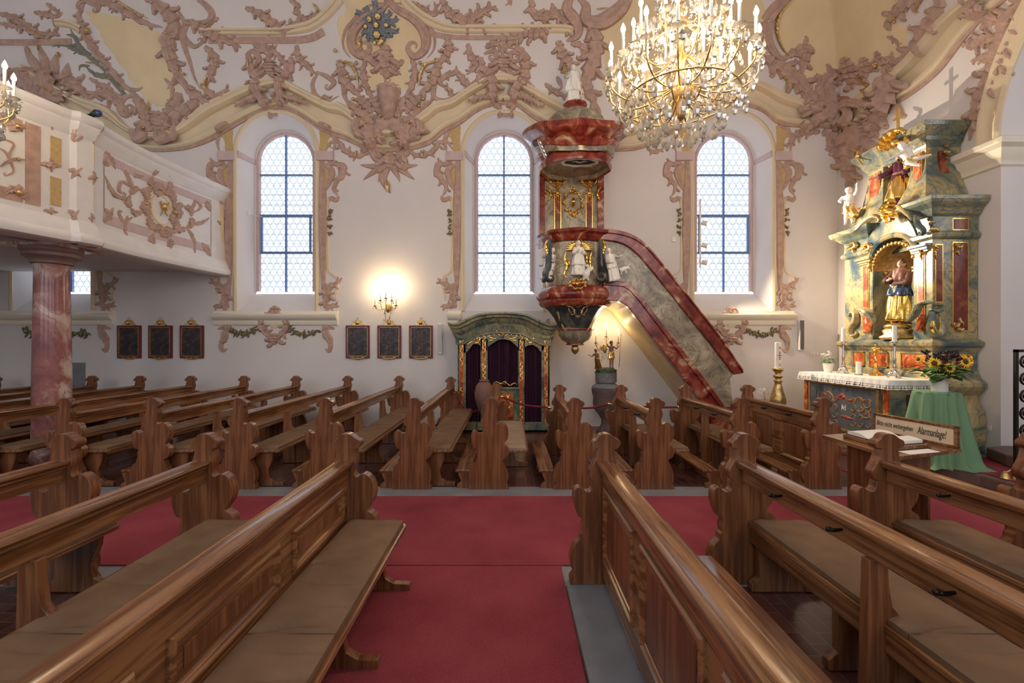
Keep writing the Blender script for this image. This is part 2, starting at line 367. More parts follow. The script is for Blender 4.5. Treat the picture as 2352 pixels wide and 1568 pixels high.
# windows
for i, c in enumerate(WIN):
    wn = bpy.data.objects.new('window_%d' % (i+1), None); COL.objects.link(wn); wn.location = (c, 9.43, 0); tag(wn, kind='structure')
    L = lambda pts: [(p[0]-c, p[1]-9.43, p[2]) for p in pts]
    m = MB(); m.loft([L(arch(c, OW, OZ0, OZS, NW)), L(arch(c, .62, 2.66, OZS-.02, 9.40))], False, False)
    a, b = arch(c, OW, OZ0, OZS, NW), arch(c, .62, 2.66, OZS-.02, 9.40)
    m.add(L([a[0], a[-1], b[-1], b[0]]), [(0, 1, 2, 3)]); m.build('reveal', M_WALL, wn, SM)
    m = MB(); m.loft([L(arch(c, .62, 2.66, OZS-.02, 9.395)), L(arch(c, .585, 2.7, OZS-.02, 9.37)), L(arch(c, .55, 2.705, OZS-.02, 9.385)), L(arch(c, .53, 2.705, OZS-.02, 9.43))], False, False)
    m.build('window_frame', M_LILAC, wn, SM)
    M_LEAD = MATS.get('bloom_tinted_bars') or simple('bloom_tinted_bars', srgb(104, 132, 182), .5)  # blue bloom of the bright panes is painted into the bar colour
    m = MB(); g = arch(c, .54, 2.69, OZS-.02, 9.43); m.add(L(g), [tuple(range(len(g)))]); m.build('pane', M_GLASS, wn)
    m = MB(); m.box(-.016, -.05, 2.70, .016, .0, 5.92)
    for k, z in enumerate((5.11, 4.28, 3.50)): m.box(-.53, -.045, z-.016, .53, 0, z+.016)
    if i != 2:
        for sx in (-.5, .5): m.box(sx-.018, -.05, 3.5, sx+.018, -.01, 4.28)
        m.box(-.52, -.055, 4.24, .52, -.0, 4.27); m.box(-.52, -.055, 3.5, .52, -.0, 3.53)
    m.build('glazing_bar', M_LEAD, wn)
    m = MB()
    for z in [2.7+.2*k for k in range(1, 15)]:
        if z > 5.0: continue
        m.box(-.53, -.02, z-.003, .53, -.012, z+.003)
    m.build('saddle_bar', M_LEAD, wn)
    for sx in (-1, 1):      # impost band inside the reveal
        m = MB(); m.box(sx*OW-.02*(sx > 0)-.0, -.43, 5.32, sx*OW+.02*(sx < 0), -.40, 5.44)
        p0, p1 = (sx*(OW-.004), -.43), (sx*.624, -.035)
        m = MB(); m.add([(p0[0], p0[1], 5.33), (p1[0], p1[1], 5.31), (p1[0], p1[1], 5.40), (p0[0], p0[1], 5.45), (p0[0]-sx*.02, p0[1], 5.33), (p1[0]-sx*.015, p1[1], 5.31), (p1[0]-sx*.015, p1[1], 5.40), (p0[0]-sx*.02, p0[1], 5.45)],
            [(0, 1, 2, 3), (4, 5, 6, 7), (0, 1, 5, 4), (3, 2, 6, 7), (0, 3, 7, 4), (1, 2, 6, 5)]); m.build('impost_band', M_LILAC, wn)
    # moulded surround standing proud of the wall
    m = MB(); pr = ((0, -.0), (0, -.03), (.035, -.045), (.07, -.03), (.09, -.0))
    m.loft([L(arch(c, OW+d, OZ0-(.0 if j else 0), OZS, NW+y)) for j, (d, y) in enumerate(pr)], False, False)
    m.build('surround', M_BEIGE, wn, SM)
    # sill cornice
    m = MB(); hw = 1.24 if i != 2 else .0
    prof = [(0, 2.0), (.03, 2.0), (.05, 2.04), (.05, 2.09), (.10, 2.12), (.14, 2.17), (.14, 2.205), (.04, 2.225), (.03, 2.28), (0, 2.28)]
    segs = [(-1.24, 1.24)] if i != 2 else [(-1.12, -.82)]
    if i == 3: segs = [(-.9, 1.22)]
    for x0, x1 in segs:
        m.loft([[(x0-.0+(-.0), -.43-d*.0, z) for d, z in prof]]+[[(xx, -.43-d, z) for d, z in prof] for xx in (x0+.02, x1-.02)]+[[(x1, -.43, z) for d, z in prof]], False, False)
    m.build('sill_cornice', M_CREAM, wn, SM)
# altar platform, chancel step
m = MB().prism([(5.38, 3.2), (5.38, 5.2), (5.2, 5.62), (4.95, 5.85), (4.9, 6.0), (4.9, 8.3), (6.5, 8.3), (6.5, 6.02), (8.6, 6.02), (8.6, 3.2)], 0, .145, 'z')
M_STEP = simple('brown_step_stone', srgb(112, 88, 82), .5, noise_amt=.1)
struct(m, 'floor_altar_step', M_STEP, bevel=.02)
o = MB().prism([(5.46, 3.2), (5.46, 5.2), (5.3, 5.6), (5.4, 5.95), (6.4, 5.95), (6.4, 3.2)], .146, .156, 'z').build('carpet', M_CARPET, bevel=.003)
tag(o, 'red carpet lying on top of the raised altar step', 'carpet')

# ================================================================ PEWS
PROF = [(1157,140),(1190,145),(1215,165),(1240,178),(1245,200),(1228,220),(1212,225),(1215,250),(1222,285),(1212,330),(1208,360),(1222,380),(1240,370),(1265,362),(1300,385),(1320,430),(1325,470),(1312,515),(1288,548),(1285,565),(1315,585),(1330,610),(1328,650),(1305,685),(1275,700),(1280,730),(1305,780),(1320,830),(1322,880),(1308,915),(1325,950),(1325,972),(965,972),(965,940),(985,910),(968,870),(965,820),(985,760),(1020,725),(1022,700),(1035,680),(1030,655),(1040,620),(1035,605),(1010,595),(990,540),(982,490),(990,450),(1015,435),(1035,450),(1060,462),(1085,450),(1095,410),(1095,400),(1072,380),(1070,350),(1085,320),(1105,280),(1115,240),(1118,222),(1095,220),(1087,205),(1092,185),(1115,170),(1130,148)]
PROF = [((x-1157)/812, (972-y)/812) for x, y in PROF]
_b = [i for i, p in enumerate(PROF) if p[1] < .001]
PS = smoothpts(PROF[_b[1]:]+PROF[:_b[0]+1], 3)
TH = .075
def pew(L, direction, panel, kneel, posts, back_hooks, pale=False):
    """local: aisle end face at y=0; pew runs to y=direction*L; seat on +x"""
    d = direction; r = bpy.data.objects.new('church_pew', None); COL.objects.link(r)
    ys = lambda a, b: (min(d*a, d*b), max(d*a, d*b))
    for a in (0, L-TH):
        y0, y1 = ys(a, a+TH); MB().prism(PS, y0, y1, 'y').build('pew_end', M_WZ, r, SM, bevel=.009, seg=3)
    y0, y1 = ys(TH*.6, L-TH*.6)
    cap = [(-.055, .80), (-.062, .815), (-.062, .832), (-.052, .845), (-.038, .842), (-.03, .836), (.03, .836), (.045, .842), (.056, .838), (.06, .825), (.05, .812), (.036, .806), (.034, .79), (.024, .782), (-.02, .782), (-.03, .79)]
    MB().prism(cap, y0, y1, 'y').build('top_rail', M_WY, r, SM, bevel=.002)
    if panel:
        bk = MB(); bk.box(-.016, y0, .06, .016, y1, .79).build('back_panel', M_WY, r)
        nP = 4 if L > 2 else 2; pl = .84 if L > 2 else (L-2*TH-.04)/nP
        for k in range(nP):
            a0, a1 = TH+.02+k*pl+.07, TH+.02+(k+1)*pl-.07; p0, p1 = ys(a0, a1)
            for sx in (-1, 1):
                zz = (.47, .69) if sx > 0 else (.20, .69)
                mm = MB(); fr = []
                for d_, e_ in ((0, .014), (0, .026), (.008, .036), (.018, .036), (.026, .026), (.032, .028), (.04, .022), (.046, .014)):
                    fr.append([(sx*e_, p0+d_, zz[0]+d_), (sx*e_, p1-d_, zz[0]+d_), (sx*e_, p1-d_, zz[1]-d_), (sx*e_, p0+d_, zz[1]-d_)])
                mm.loft(fr, True, False); mm.build('panel_moulding', M_WY, r)
                MB().box(min(sx*.014, sx*.022), p0+.075, zz[0]+.07, max(sx*.014, sx*.022), p1-.075, zz[1]-.07).build('raised_field', M_WZ, r, bevel=.005)
    else:
        MB().box(-.014, y0, .70, .016, y1, .79).build('rail_board', M_WY, r, bevel=.003)
        for a in posts:
            pr = [(-.05, .70), (.05, .70), (.052, .60), (.07, .50), (.10, .44), (.10, .40), (-.06, .40), (-.055, .55)]
            if kneel: pr = [(-.04, .70), (.04, .70), (.045, .60), (.06, .50), (.11, .44), (.11, .0), (-.06, .0), (-.05, .40)]
            y_0, y_1 = ys(a-.02, a+.03); MB().prism(pr, y_0, y_1, 'y').build('back_post', M_WZ, r, SM, bevel=.004)
    ya, yb = ys(TH-.0, L-TH)
    # seat board with clipped front corners
    MB().prism([(.02, ya), (.40, ya), (.43, ya+.04), (.43, yb-.04), (.40, yb), (.02, yb)], .395, .425, 'z').build('seat_board', M_WY, r, bevel=.006)
    if L > 2.6: MB().box(.03, ya, .30, .05, yb, .395).build('seat_apron', M_WY, r)
    nC = max(1, round(L/1.15)); cl = (yb-ya-.04)/nC
    for k in range(nC):
        c0 = ya+.02+k*cl; nx, ny = 10, 80; top = []; t = .033; mm = MB(); rings = []
        for j in range(ny+1):
            yy = c0+.004+(cl-.008)*j/ny; ej = min(1, min(j, ny-j)*1.2+.25); ring = []
            for i in range(nx+1):
                xx = .04+.365*i/nx; ei = min(1, min(i, nx-i)*1.6+.3)
                h = t*(.55+.45*min(ei, ej)) + (0 if i in (0, nx) or j in (0, ny) else .0045*math.sin(xx*14+yy*6+k)*math.sin(yy*24+2.3*k)-.03*max(0, 1-abs(math.sin(yy*5.3+k*1.7+xx*1.2+.25*math.sin(xx*9+k)))*6)*(.5+.5*math.sin(xx*11+k*2+yy*3))-.018*max(0, 1-abs(math.sin(yy*17+k+xx*2.2+.5*math.sin(xx*7)))*3)*max(0, math.sin(xx*8+k*3+yy*7)))
                ring.append((xx, yy, .4255+h))
            rings.append([(.04, yy, .4255)]+ring+[(.405, yy, .4255)])
        mm.loft(rings, False, False)
        mm.add(rings[0], [tuple(range(len(rings[0])))]); mm.add(rings[-1], [tuple(range(len(rings[0])))])
        mm.build('seat_cushion', M_CUSHP if pale else M_CUSH, r, SM)
    for a in ([.12, .84] + posts if L > 3.6 else [.12]+posts if L > 2 else [L/2]):        # trestles under the seat
        y_0, y_1 = ys(a, a+.05)
        pr = [(.05, .395), (.34, .395), (.33, .30), (.28, .18), (.30, .09), (.36, .055), (.46, .05), (.46, .0), (.0, .0), (.0, .05), (.05, .09)]
        MB().prism(pr, y_0, y_1, 'y').build('trestle_foot', M_WZ, r, bevel=.004)
    if kneel:
        MB().box(-.40, ya, .17, -.22, yb, .20).build('kneeler_board', M_WY, r, bevel=.006)
        for a in (.05, L/2, L-.12):
            y_0, y_1 = ys(a, a+.04)
            MB().prism([(-.37, .17), (-.20, .17), (-.17, .10), (-.10, .05), (-.10, 0), (-.38, 0), (-.38, .04), (-.33, .08)], y_0, y_1, 'y').build('kneeler_foot', M_WZ, r)
    if back_hooks:
        for a in back_hooks:
            y_ = d*a; hk = MB(); hk.tube([(-.014, y_, .755), (-.035, y_, .752), (-.055, y_, .75), (-.075, y_, .756)], [.006, .008, .009, .012], 8)
            hk.ball((-.08, y_, .757), .013, 8, 6); hk.build('coat_hook', M_IRON, r, True)
    return r
CACHE = {}
def place(x, y, L, d, panel, kneel, posts, hooks, label, group, pale=False):
    key = (L, d, panel, kneel, tuple(posts), tuple(hooks), pale)
    if key in CACHE: r = copy_tree(CACHE[key])
    else: r = pew(L, d, panel, kneel, posts, list(hooks), pale); CACHE[key] = r
    r.location = (x, y, .0062 if 1 else 0); tag(r, label, 'pew', group); return r
G1, G2, G3, G4 = 'pews in the left block by the north wall', 'pews in the left block near the viewer', 'short pews in the right block below the pulpit', 'pews in the right block near the viewer'
FL = 3.5; ph = [1.15, 2.35]
lab = ['oak pew reaching the wall just left of the confessional, rope at its end',
 'oak pew ending below the rightmost painting beside the white speaker',
 'oak pew ending at the wall below the left one of the right three paintings',
 'oak pew ending at the wall below the right bracket of the first full window sill',
 'oak pew ending at the wall between the left paintings and the first full window',
 'oak pew ending at the wall under the rightmost of the left three paintings',
 'oak pew ending at the wall under the leftmost of the left three paintings',
 'oak pew whose far end stands just right of the marble column',
 'oak pew crossing behind the marble column, far end hidden by it',
 'oak pew at the back of the nave, far end at the left picture edge']
for i, x in enumerate((-1.08, -2.08, -3.05, -4.02, -5.0, -6.0, -6.96, -7.86, -8.78, -9.68)):
    place(x, 5.10, FL if i else 3.24, 1, False, i != 5, ph, (), lab[i], G1)
place(-.215, 5.10, 1.92, 1, False, True, [.95], (), 'narrow oak pew with pale cushion standing in front of the confessional and the clay urn', G3, True)
lr = ['short oak pew with a panelled back, right of the confessional, first of the right block', 'short oak pew in front of the stone font, second right of the confessional', 'short oak pew with coat hooks under the foot of the pulpit stair', 'panelled oak pew before the side altar with the big candle behind it']
for i, x in enumerate((.735, 1.64, 2.6, 3.52)):
    place(x, 5.10, 1.68, 1, i in (0, 3), True, [.95], (.55, 1.1) if i > 0 else (), lr[i], G3)
ln = ['oak pew with panelled back running from the lower left corner to the middle aisle', 'open-backed oak pew with brown cushion, second left of the middle aisle near the viewer', 'oak pew at the left picture edge near the viewer, third from the middle aisle']
for i, x in enumerate((-1.12, -2.09, -3.05)):
    place(x, 3.17, 3.8, -1, i == 0, i > 0, [1.17, 2.4], (), ln[i], G2)
rn = ['oak pew with panelled back, first right of the middle aisle near the viewer', 'open-backed oak pew with iron coat hooks and brown cushion, second right of the middle aisle', 'oak pew with coat hooks whose carved end overlaps the guest book desk', 'oak pew cut by the right picture edge, only its carved end showing']
for i, x in enumerate((.65, 1.60, 2.58, 3.60)):
    place(x, 3.17, 3.8, -1, i == 0, i > 0, [1.17, 2.4], (.52, 1.0, 1.55, 2.1) if i > 0 else (), rn[i], G4)
# ================================================================ STUCCO: strokes laid on wall and vault
def RA(p): return (p[0]/2.904, p[1]/2.904)
def RB(p): return (p[0]/2.904+760, p[1]/2.904)
def RC(p): return (p[0]/2.904+1552, p[1]/2.904)
def RD(p): return (p[0]/2.904, p[1]/2.904+500)
def RE(p): return (p[0]/2.904+760, p[1]/2.904+500)
def ID(p): return tuple(p)
def spiral(p, d, r, turn, n=9):
    out = []; x, y = p; a = math.atan2(d[1], d[0]); st = r
    for k in range(n):
        a += turn*.62; x += math.cos(a)*st; y += math.sin(a)*st; st *= .86; out.append((x, y))
    return out
HIT0 = hit
CORN = [((60,150),(60,210)),((127,195),(140,240)),((193,227),(195,290)),((255,251),(250,325)),((303,296),(310,338)),((360,310),(362,345)),((413,296),(420,340)),((444,272),(462,327)),((482,241),(500,308)),((551,207),(560,273)),((600,186),(605,252)),((644,180),(645,244)),((689,203),(690,261)),((758,238),(740,294)),((785,241),(795,315)),((822,272),(835,335)),((850,292),(863,341)),((890,300),(895,344)),((936,289),(935,341)),((980,255),(985,325)),((1001,238),(1020,298)),((1035,231),(1056,280)),((1070,207),(1090,255)),((1118,179),(1121,240)),((1157,170),(1158,234)),((1190,184),(1187,239)),((1242,213),(1225,266)),((1290,240),(1270,292)),((1330,262),(1320,322)),((1380,292),(1370,338)),((1421,300),(1421,343)),((1462,292),(1475,336)),((1520,248),(1540,302)),((1560,233),(1575,275)),((1620,195),(1625,246)),((1684,176),(1684,235)),((1725,184),(1725,241)),((1752,195),(1755,254)),((1793,217),(1790,280)),((1865,243),(1850,288)),((1900,247),(1900,290)),((1950,235),(1955,288)),((2000,205),(2005,262)),((2037,178),(2060,232)),((2075,150),(2105,203)),((2120,103),(2160,155)),((2172,41),(2210,90)),((2223,0),(2262,35)),((2290,-50),(2330,-20))]
_cp = smoothpts([(*a, *b) for a, b in CORN], 3); _poly = [(c[0], c[1]) for c in _cp]+[(c[2], c[3]) for c in reversed(_cp)]
def inband(x, y):
    r = 0; n = len(_poly)
    for i in range(n):
        (x0, y0), (x1, y1) = _poly[i-1], _poly[i]
        if (y0 > y) != (y1 > y) and x < (x1-x0)*(y-y0)/(y1-y0)+x0: r ^= 1
    return r
def stroke(mb, pts, wd, serr=0, side=0, curl=0, hit=hit, hk=.42, lift=0., tip=.12, tail=.5, K=6, hmax=.12):
    """pts in photo pixels, wd full width in pixels at its widest; relief grows with width"""
    n0 = len(pts); barbs = []
    if hit is HIT0 and wd > 8: wd *= 1.12
    if curl:
        a, b = pts[-2], pts[-1]; pts = list(pts)+spiral(b, (b[0]-a[0], b[1]-a[1]), wd*.34, curl)
    sp = smoothpts(pts, 4 if len(pts) > 6 else 7); L = [0]
    for a, b in zip(sp, sp[1:]): L.append(L[-1]+math.hypot(b[0]-a[0], b[1]-a[1]))
    T = L[-1] or 1; need = max(len(sp), int(T/3) if not serr else max(int(T/2.5), serr*6)); need = min(need, 90)
    q = []; j = 0
    for k in range(need+1):
        s = T*k/need
        while j < len(sp)-2 and L[j+1] < s: j += 1
        f = (s-L[j])/((L[j+1]-L[j]) or 1); q.append((sp[j][0]+(sp[j+1][0]-sp[j][0])*f, sp[j][1]+(sp[j+1][1]-sp[j][1])*f))
    rings = []; lifts = [.14*inband(x, y)*(hit is HIT0) for x, y in q]
    for k, (x, y) in enumerate(q):
        u = k/need; a, b = q[max(k-1, 0)], q[min(k+1, need)]; tx, ty = b[0]-a[0], b[1]-a[1]; l = math.hypot(tx, ty) or 1; nx, ny = -ty/l, tx/l
        w = wd/2*(tail+(1-tail)*math.sin(min(1, u*2.2)*PI/2))*(tip+(1-tip)*min(1, (1-u)*2.0)**.7)
        wl = wr = w; cr = 0
        if serr:
            pl_, pr_ = (u*serr) % 1, (u*serr+.37) % 1
            lb = lambda q: .62+.55*(q**1.6 if q < .8 else .7*(1-(q-.8)/.2)**.5)
            if side <= 0: wl = w*lb(pl_)*1.1
            if side >= 0: wr = w*lb(pr_)*1.1
            cr = .34*(1-pl_)**1.5
        if serr and hit is HIT0 and wd > 13 and side == 0 and k and int(u*serr) != int((k-1)/need*serr) and u < .93:
            sg = 1 if int(u*serr) % 2 else -1; r_ = wd*.42; ax, ay = tx/l, ty/l; barbs.append([(x+nx*sg*w*.55, y+ny*sg*w*.55), (x+nx*sg*(w*.9)+ax*r_*.5, y+ny*sg*(w*.9)+ay*r_*.5), (x+nx*sg*w*1.55+ax*r_*.85, y+ny*sg*w*1.55+ay*r_*.85), (x+nx*sg*w*1.75+ax*r_*.5, y+ny*sg*w*1.75+ay*r_*.5)])
        p, nn = hit(x, y); m_per_px = (p.y/F); h = min(hmax, hk*2*w*m_per_px*(1-cr)); ring = []
        for i in range(K+1):
            t = -1+2*i/K; ww = wl if t < 0 else wr
            p2, n2 = hit(x+nx*t*ww, y+ny*t*ww)
            prof = math.sqrt(max(0, 1-t*t)); prof *= (.55+.55*abs(t)**.8) if K > 4 else 1; lf = lift+(lifts[max(k-1, 0)]+lifts[k]*2+lifts[min(k+1, need)])/4
            ring.append(p2+n2*(lf-.008 if i in (0, K) else lf+h*prof))
        rings.append(ring)
    mb.loft(rings, False, False)
    for r in (rings[0], rings[-1]): mb.add(r, [tuple(range(len(r)))])
    for b in barbs: stroke(mb, b, wd*.34, 0, 0, 0, hit, .6, lift, .15, .6, 4)
def field(poly, name, mat, lift=.006, hit=hit, label=None, cat=None, cuts=5, th=.02, kind='thing'):
    if len(poly) > 8: poly = smoothpts(poly, 4, True)
    bm = bmesh.new(); vs = [bm.verts.new((x, y, 0)) for x, y in poly]; bm.faces.new(vs)
    bmesh.ops.triangulate(bm, faces=bm.faces[:])
    for _ in range(cuts):
        es = [e for e in bm.edges if e.calc_length() > 16]
        if not es: break
        bmesh.ops.subdivide_edges(bm, edges=es, cuts=1); bmesh.ops.triangulate(bm, faces=bm.faces[:])
    for v in bm.verts:
        p, n = hit(v.co.x, v.co.y); e = any(len(x.link_faces) == 1 for x in v.link_edges); v.co = p+n*(lift if not e else -.004)
    me = bpy.data.meshes.new(name); bm.normal_update(); bm.to_mesh(me); bm.free(); me.shade_smooth(); me.materials.append(mat)
    o = bpy.data.objects.new(name, me); COL.objects.link(o)
    return o
def sweep(pairs, prof, hit=hit, n=5):
    mb = MB(); c = smoothpts([(*a, *b) for a, b in pairs], n); rings = []
    for x0, y0, x1, y1 in c:
        r = []
        for t, h in prof:
            p, nn = hit(x0+(x1-x0)*t, y0+(y1-y0)*t); r.append(p+nn*h)
        rings.append(r)
    mb.loft(rings, False, False); return mb
struct(sweep(CORN, [(0, 0), (.0, .10), (.05, .15), (.13, .16), (.20, .135), (.21, .16), (.30, .15), (.36, .09), (.37, .03), (.5, .015), (.72, .03), (.82, .065), (.83, .09), (.93, .10), (.99, .07), (1.0, .0)]), 'trim_wave_cornice', M_BEIGE, SM)
struct(sweep([((a[0], b[1]-1), (b[0], b[1]+7)) if 0 else ((b[0], b[1]-1), (b[0]+(b[0]-a[0])*.12, b[1]+(b[1]-a[1])*.12)) for a, b in CORN], [(0, .0), (0, .03), (1, .03), (1, -.002)]), 'trim_pink_line', M_PINK, SM)
BAND = [(0, 0), (0, .05), (.2, .07), (.35, .06), (.37, .035), (.7, .045), (.85, .03), (1, 0)]
for k, pr in enumerate(([((462,64),(462,82)),((592,64),(592,83)),((640,62),(650,82)),((695,52),(705,76)),((725,38),(735,62)),((755,8),(768,34)),((775,-20),(790,8))],
      [((925,-20),(915,-2)),((945,2),(930,24)),((975,28),(962,50)),((1015,48),(1003,70)),((1055,56),(1050,78)),((1180,56),(1180,78)),((1300,57),(1298,78)),((1318,68),(1305,88))],
      [((130,42),(125,62)),((160,45),(160,66)),((190,60),(184,80))], [((1700,44),(1700,66)),((1765,44),(1758,66))])):
    struct(sweep(pr, BAND), 'trim_%d' % (k+1), M_BEIGE, SM)
for k, pr in enumerate(([((480,84),(480,100)),((600,84),(600,100)),((700,82),(706,98)),((740,64),(748,80))], [((985,68),(975,80)),((1048,80),(1045,91)),((1200,80),(1200,91))], [((0,90),(0,104)),((100,90),(100,104)),((165,88),(165,103))])):
    struct(sweep(pr, [(0, 0), (0, .025), (1, .025), (1, 0)]), 'trim_%d' % (k+5), M_PINK)
Y = [([(560,80),(610,60),(760,90),(900,140),(1050,200),(1090,290),(1120,400),(1190,530),(1200,640),(1100,715),(1000,700),(940,640),(870,560),(800,450),(720,340),(640,210),(580,120)], RA, 'ochre field in the large pointed stucco frame above the gallery'),
     ([(100,-60),(440,-60),(540,60),(610,180),(620,300),(560,370),(530,450),(520,600),(250,600),(230,500),(210,390),(120,360),(50,260),(40,140),(90,60)], RB, 'pale ochre field behind the stucco flower basket on the ceiling'),
     ([(760,-60),(690,60),(660,160),(680,290),(740,380),(850,340),(880,380),(850,440),(840,540),(920,600),(1000,560),(1100,520),(1200,600),(1260,450),(1400,480),(1500,380),(1560,200),(1480,120),(1600,-60)], RC, 'large pale ochre ceiling field at the upper right behind the altar corner'),
     ([(1371,54),(1440,0),(1480,-40),(1700,-40),(1766,40),(1745,110),(1720,170),(1600,262),(1450,290),(1385,210),(1385,130)], ID, 'pale ochre ceiling field directly behind the large chandelier')]
for pl, R, lb in Y: tag(field([R(p) for p in pl], 'painted_ceiling_field', M_YEL, .012), lb, 'ceiling field', None)
FIELDN = 0
# each entry: points, width, lobes, side, curl
def orn(name, R, strokes, label, gold=(), mir=None, mat=None, hk=.42, shell=None, hit=hit, balls=(), extra=None, parent=None, vines=()):
    m = MB(); sc = 2.904 if R in (RA, RB, RC, RD, RE) else 1
    def run(mm, lst, kk=hk, **kw):
        for s in lst:
            pts, wd = s[0], s[1]; serr, side, curl = (list(s[2:])+[0, 0, 0])[:3]
            for mi in ((0, 1) if mir is not None and len(s) < 6 else (0,)):
                pp = [((2*mir-x if mi else x), y) for x, y in pts]
                stroke(mm, [R(p) for p in pp], wd/sc, serr, (-side if mi else side), (-curl if mi else curl), hit, kk, **kw)
    run(m, strokes)
    o = m.build(name, mat or M_PINK, parent, SM)
    if label: tag(o, label, 'stucco ornament')
    if gold or balls:
        for s in gold:
            for mi in ((0, 1) if mir is not None else (0,)):
                g = MB(); gg = (list(s[2:])+[0, 0, 0])[:3]; stroke(g, [R((2*mir-x if mi else x, y)) for x, y in s[0]], s[1]/sc, gg[0], gg[1], gg[2], hit, .5, .05); g.build('gilded_leaf', M_OGOLD, o, SM)
        for (x, y, r) in balls:
            for mi in ((0, 1) if mir is not None else (0,)):
                g = MB(); xx = 2*mir-x if mi else x; p, n = hit(*R((xx, y))); g.ball(p+n*(.06+.14*inband(*R((xx, y)))), r/sc*p.y/F, 8, 6); g.build('gilded_bead', M_OGOLD, o, True)
    return o
def vine(pts, R, label=None, parent=None, k=14, w=9, hit=hit, seed=1):
    rnd = random.Random(seed); sp = smoothpts([R(p) for p in pts], 8); m = MB(); g = MB()
    for i in range(k):
        x, y = sp[int(i*(len(sp)-1)/max(1, k-1))]
        for a in range(5):
            an = rnd.random()*2*PI; r = w*(.7+.6*rnd.random())
            stroke(m, [(x, y), (x+math.cos(an)*r*.5, y+math.sin(an)*r*.5), (x+math.cos(an+.3)*r, y+math.sin(an+.3)*r)], 5, 0, 0, 0, hit, .4, .015, K=4)
        p, n = hit(x+rnd.uniform(-3, 3), y+rnd.uniform(-3, 3)); g.ball(p+n*.05, .018, 6, 5)
    o = m.build('garland' if label else 'vine', M_VINE, parent, SM); g.build('gilded_fruit', M_OGOLD, o, True)
    if label: tag(o, label, 'stucco ornament')
    return o
M_VINE = simple('olive_painted_stucco', srgb(118, 112, 88), .8, noise_amt=.25, nscale=15)
M_GREY = simple('grey_green_stucco', srgb(132, 130, 116), .8, noise_amt=.15, nscale=12)
M_BLUE = simple('blue_grey_stucco', srgb(126, 132, 142), .8, noise_amt=.15, nscale=12)

orn('stucco_surround', RA, [
 ([(960,-40),(1080,50),(1150,130),(1170,200),(1120,260),(1130,340),(1150,420),(1190,500),(1240,580),(1290,660)], 105, 9), ([(1180,60),(1230,150),(1215,240),(1240,330),(1270,420),(1300,520),(1340,600)], 34),
 ([(560,-10),(720,20),(860,90),(960,150),(1090,185)], 62, 6), ([(560,20),(530,110),(560,200),(610,300),(680,400),(760,490),(830,570),(900,630),(980,700)], 62, 12),
 ([(520,60),(530,20),(580,0),(650,40)], 45, 0, 0, 1), ([(730,10),(760,60),(740,90)], 40, 3),
 ([(900,640),(950,720),(980,800),(950,880),(960,930)], 90, 5), ([(1200,620),(1180,720),(1120,780),(1100,860),(1160,930)], 95, 6), ([(1290,610),(1300,690),(1240,740),(1180,790),(1170,870)], 95, 5),
 ([(1040,760),(1060,820),(1050,880)], 110, 4), ([(960,800),(930,880),(950,940),(1000,920)], 60, 0, 0, -1), ([(1200,860),(1180,930),(1110,950)], 60, 3, 0, 1),
 ([(590,650),(680,625),(760,660),(830,720),(880,780)], 75, 7), ([(900,640),(840,650),(800,720),(840,770),(880,740)], 44, 0, 0, -1), ([(600,520),(660,560),(720,590),(790,640),(860,640)], 44, 5),
 ([(820,580),(920,600),(975,565)], 26), ([(1100,520),(1150,590),(1145,660),(1100,700)], 38, 4)],
 'large pointed pink stucco frame around an ochre field above the gallery',
 gold=[([(580,180),(600,215),(570,230)], 26), ([(790,0),(880,60),(1000,125)], 12), ([(1000,690),(1000,760),(980,820)], 18, 3), ([(1130,880),(1180,890)], 12)], balls=[(1120,220,10),(1140,300,9),(1150,380,9),(1200,470,10),(1240,500,10),(1110,745,12),(970,860,14)])
orn('stucco_leaf', RA, [([(1370,310),(1430,380),(1425,450),(1395,520),(1370,600)], 70, 6), ([(1340,560),(1400,620),(1450,650),(1520,600),(1510,640)], 58, 5), ([(1300,600),(1370,680),(1430,660)], 60, 4)], 'pink flame-shaped stucco leaf right of the pointed ceiling frame', gold=[([(1390,520),(1370,570),(1400,620)], 26, 3)])
orn('stucco_leaf', RA, [([(1320,0),(1370,30),(1415,90),(1390,140),(1320,150),(1260,130)], 46), ([(1240,140),(1340,180),(1430,240),(1530,280),(1610,320)], 82, 8), ([(1460,120),(1400,150),(1340,190)], 44, 4), ([(1260,160),(1230,240),(1290,310),(1340,290)], 36, 0, 0, -1)], 'pink S-shaped stucco leaf spray left of the upper ceiling moulding')
orn('stucco_leaf', RA, [([(1640,50),(1730,90),(1800,140),(1880,200),(1960,170),(2000,110),(1960,60)], 72, 9), ([(1730,220),(1830,215),(1910,190)], 42, 4), ([(1990,100),(2060,130),(2140,90),(2160,130)], 60, 6), ([(1930,0),(1990,40),(1960,90)], 40, 3)], 'feathery pink stucco leaf lying over the upper moulding left of the flower basket', gold=[([(1790,130),(1830,160)], 14), ([(2090,20),(2130,70)], 20, 2)])
orn('stucco_leaf', RA, [([(0,90),(100,120),(180,180),(260,230),(330,240),(385,190),(370,130)], 66, 9), ([(230,80),(300,95),(380,110),(420,80)], 50, 5), ([(310,20),(360,60),(400,100)], 36, 3), ([(0,155),(80,170),(180,190)], 40, 5)], 'pink curling stucco leaves above the second chandelier in the upper left corner', gold=[([(200,190),(260,225),(310,245)], 16)])
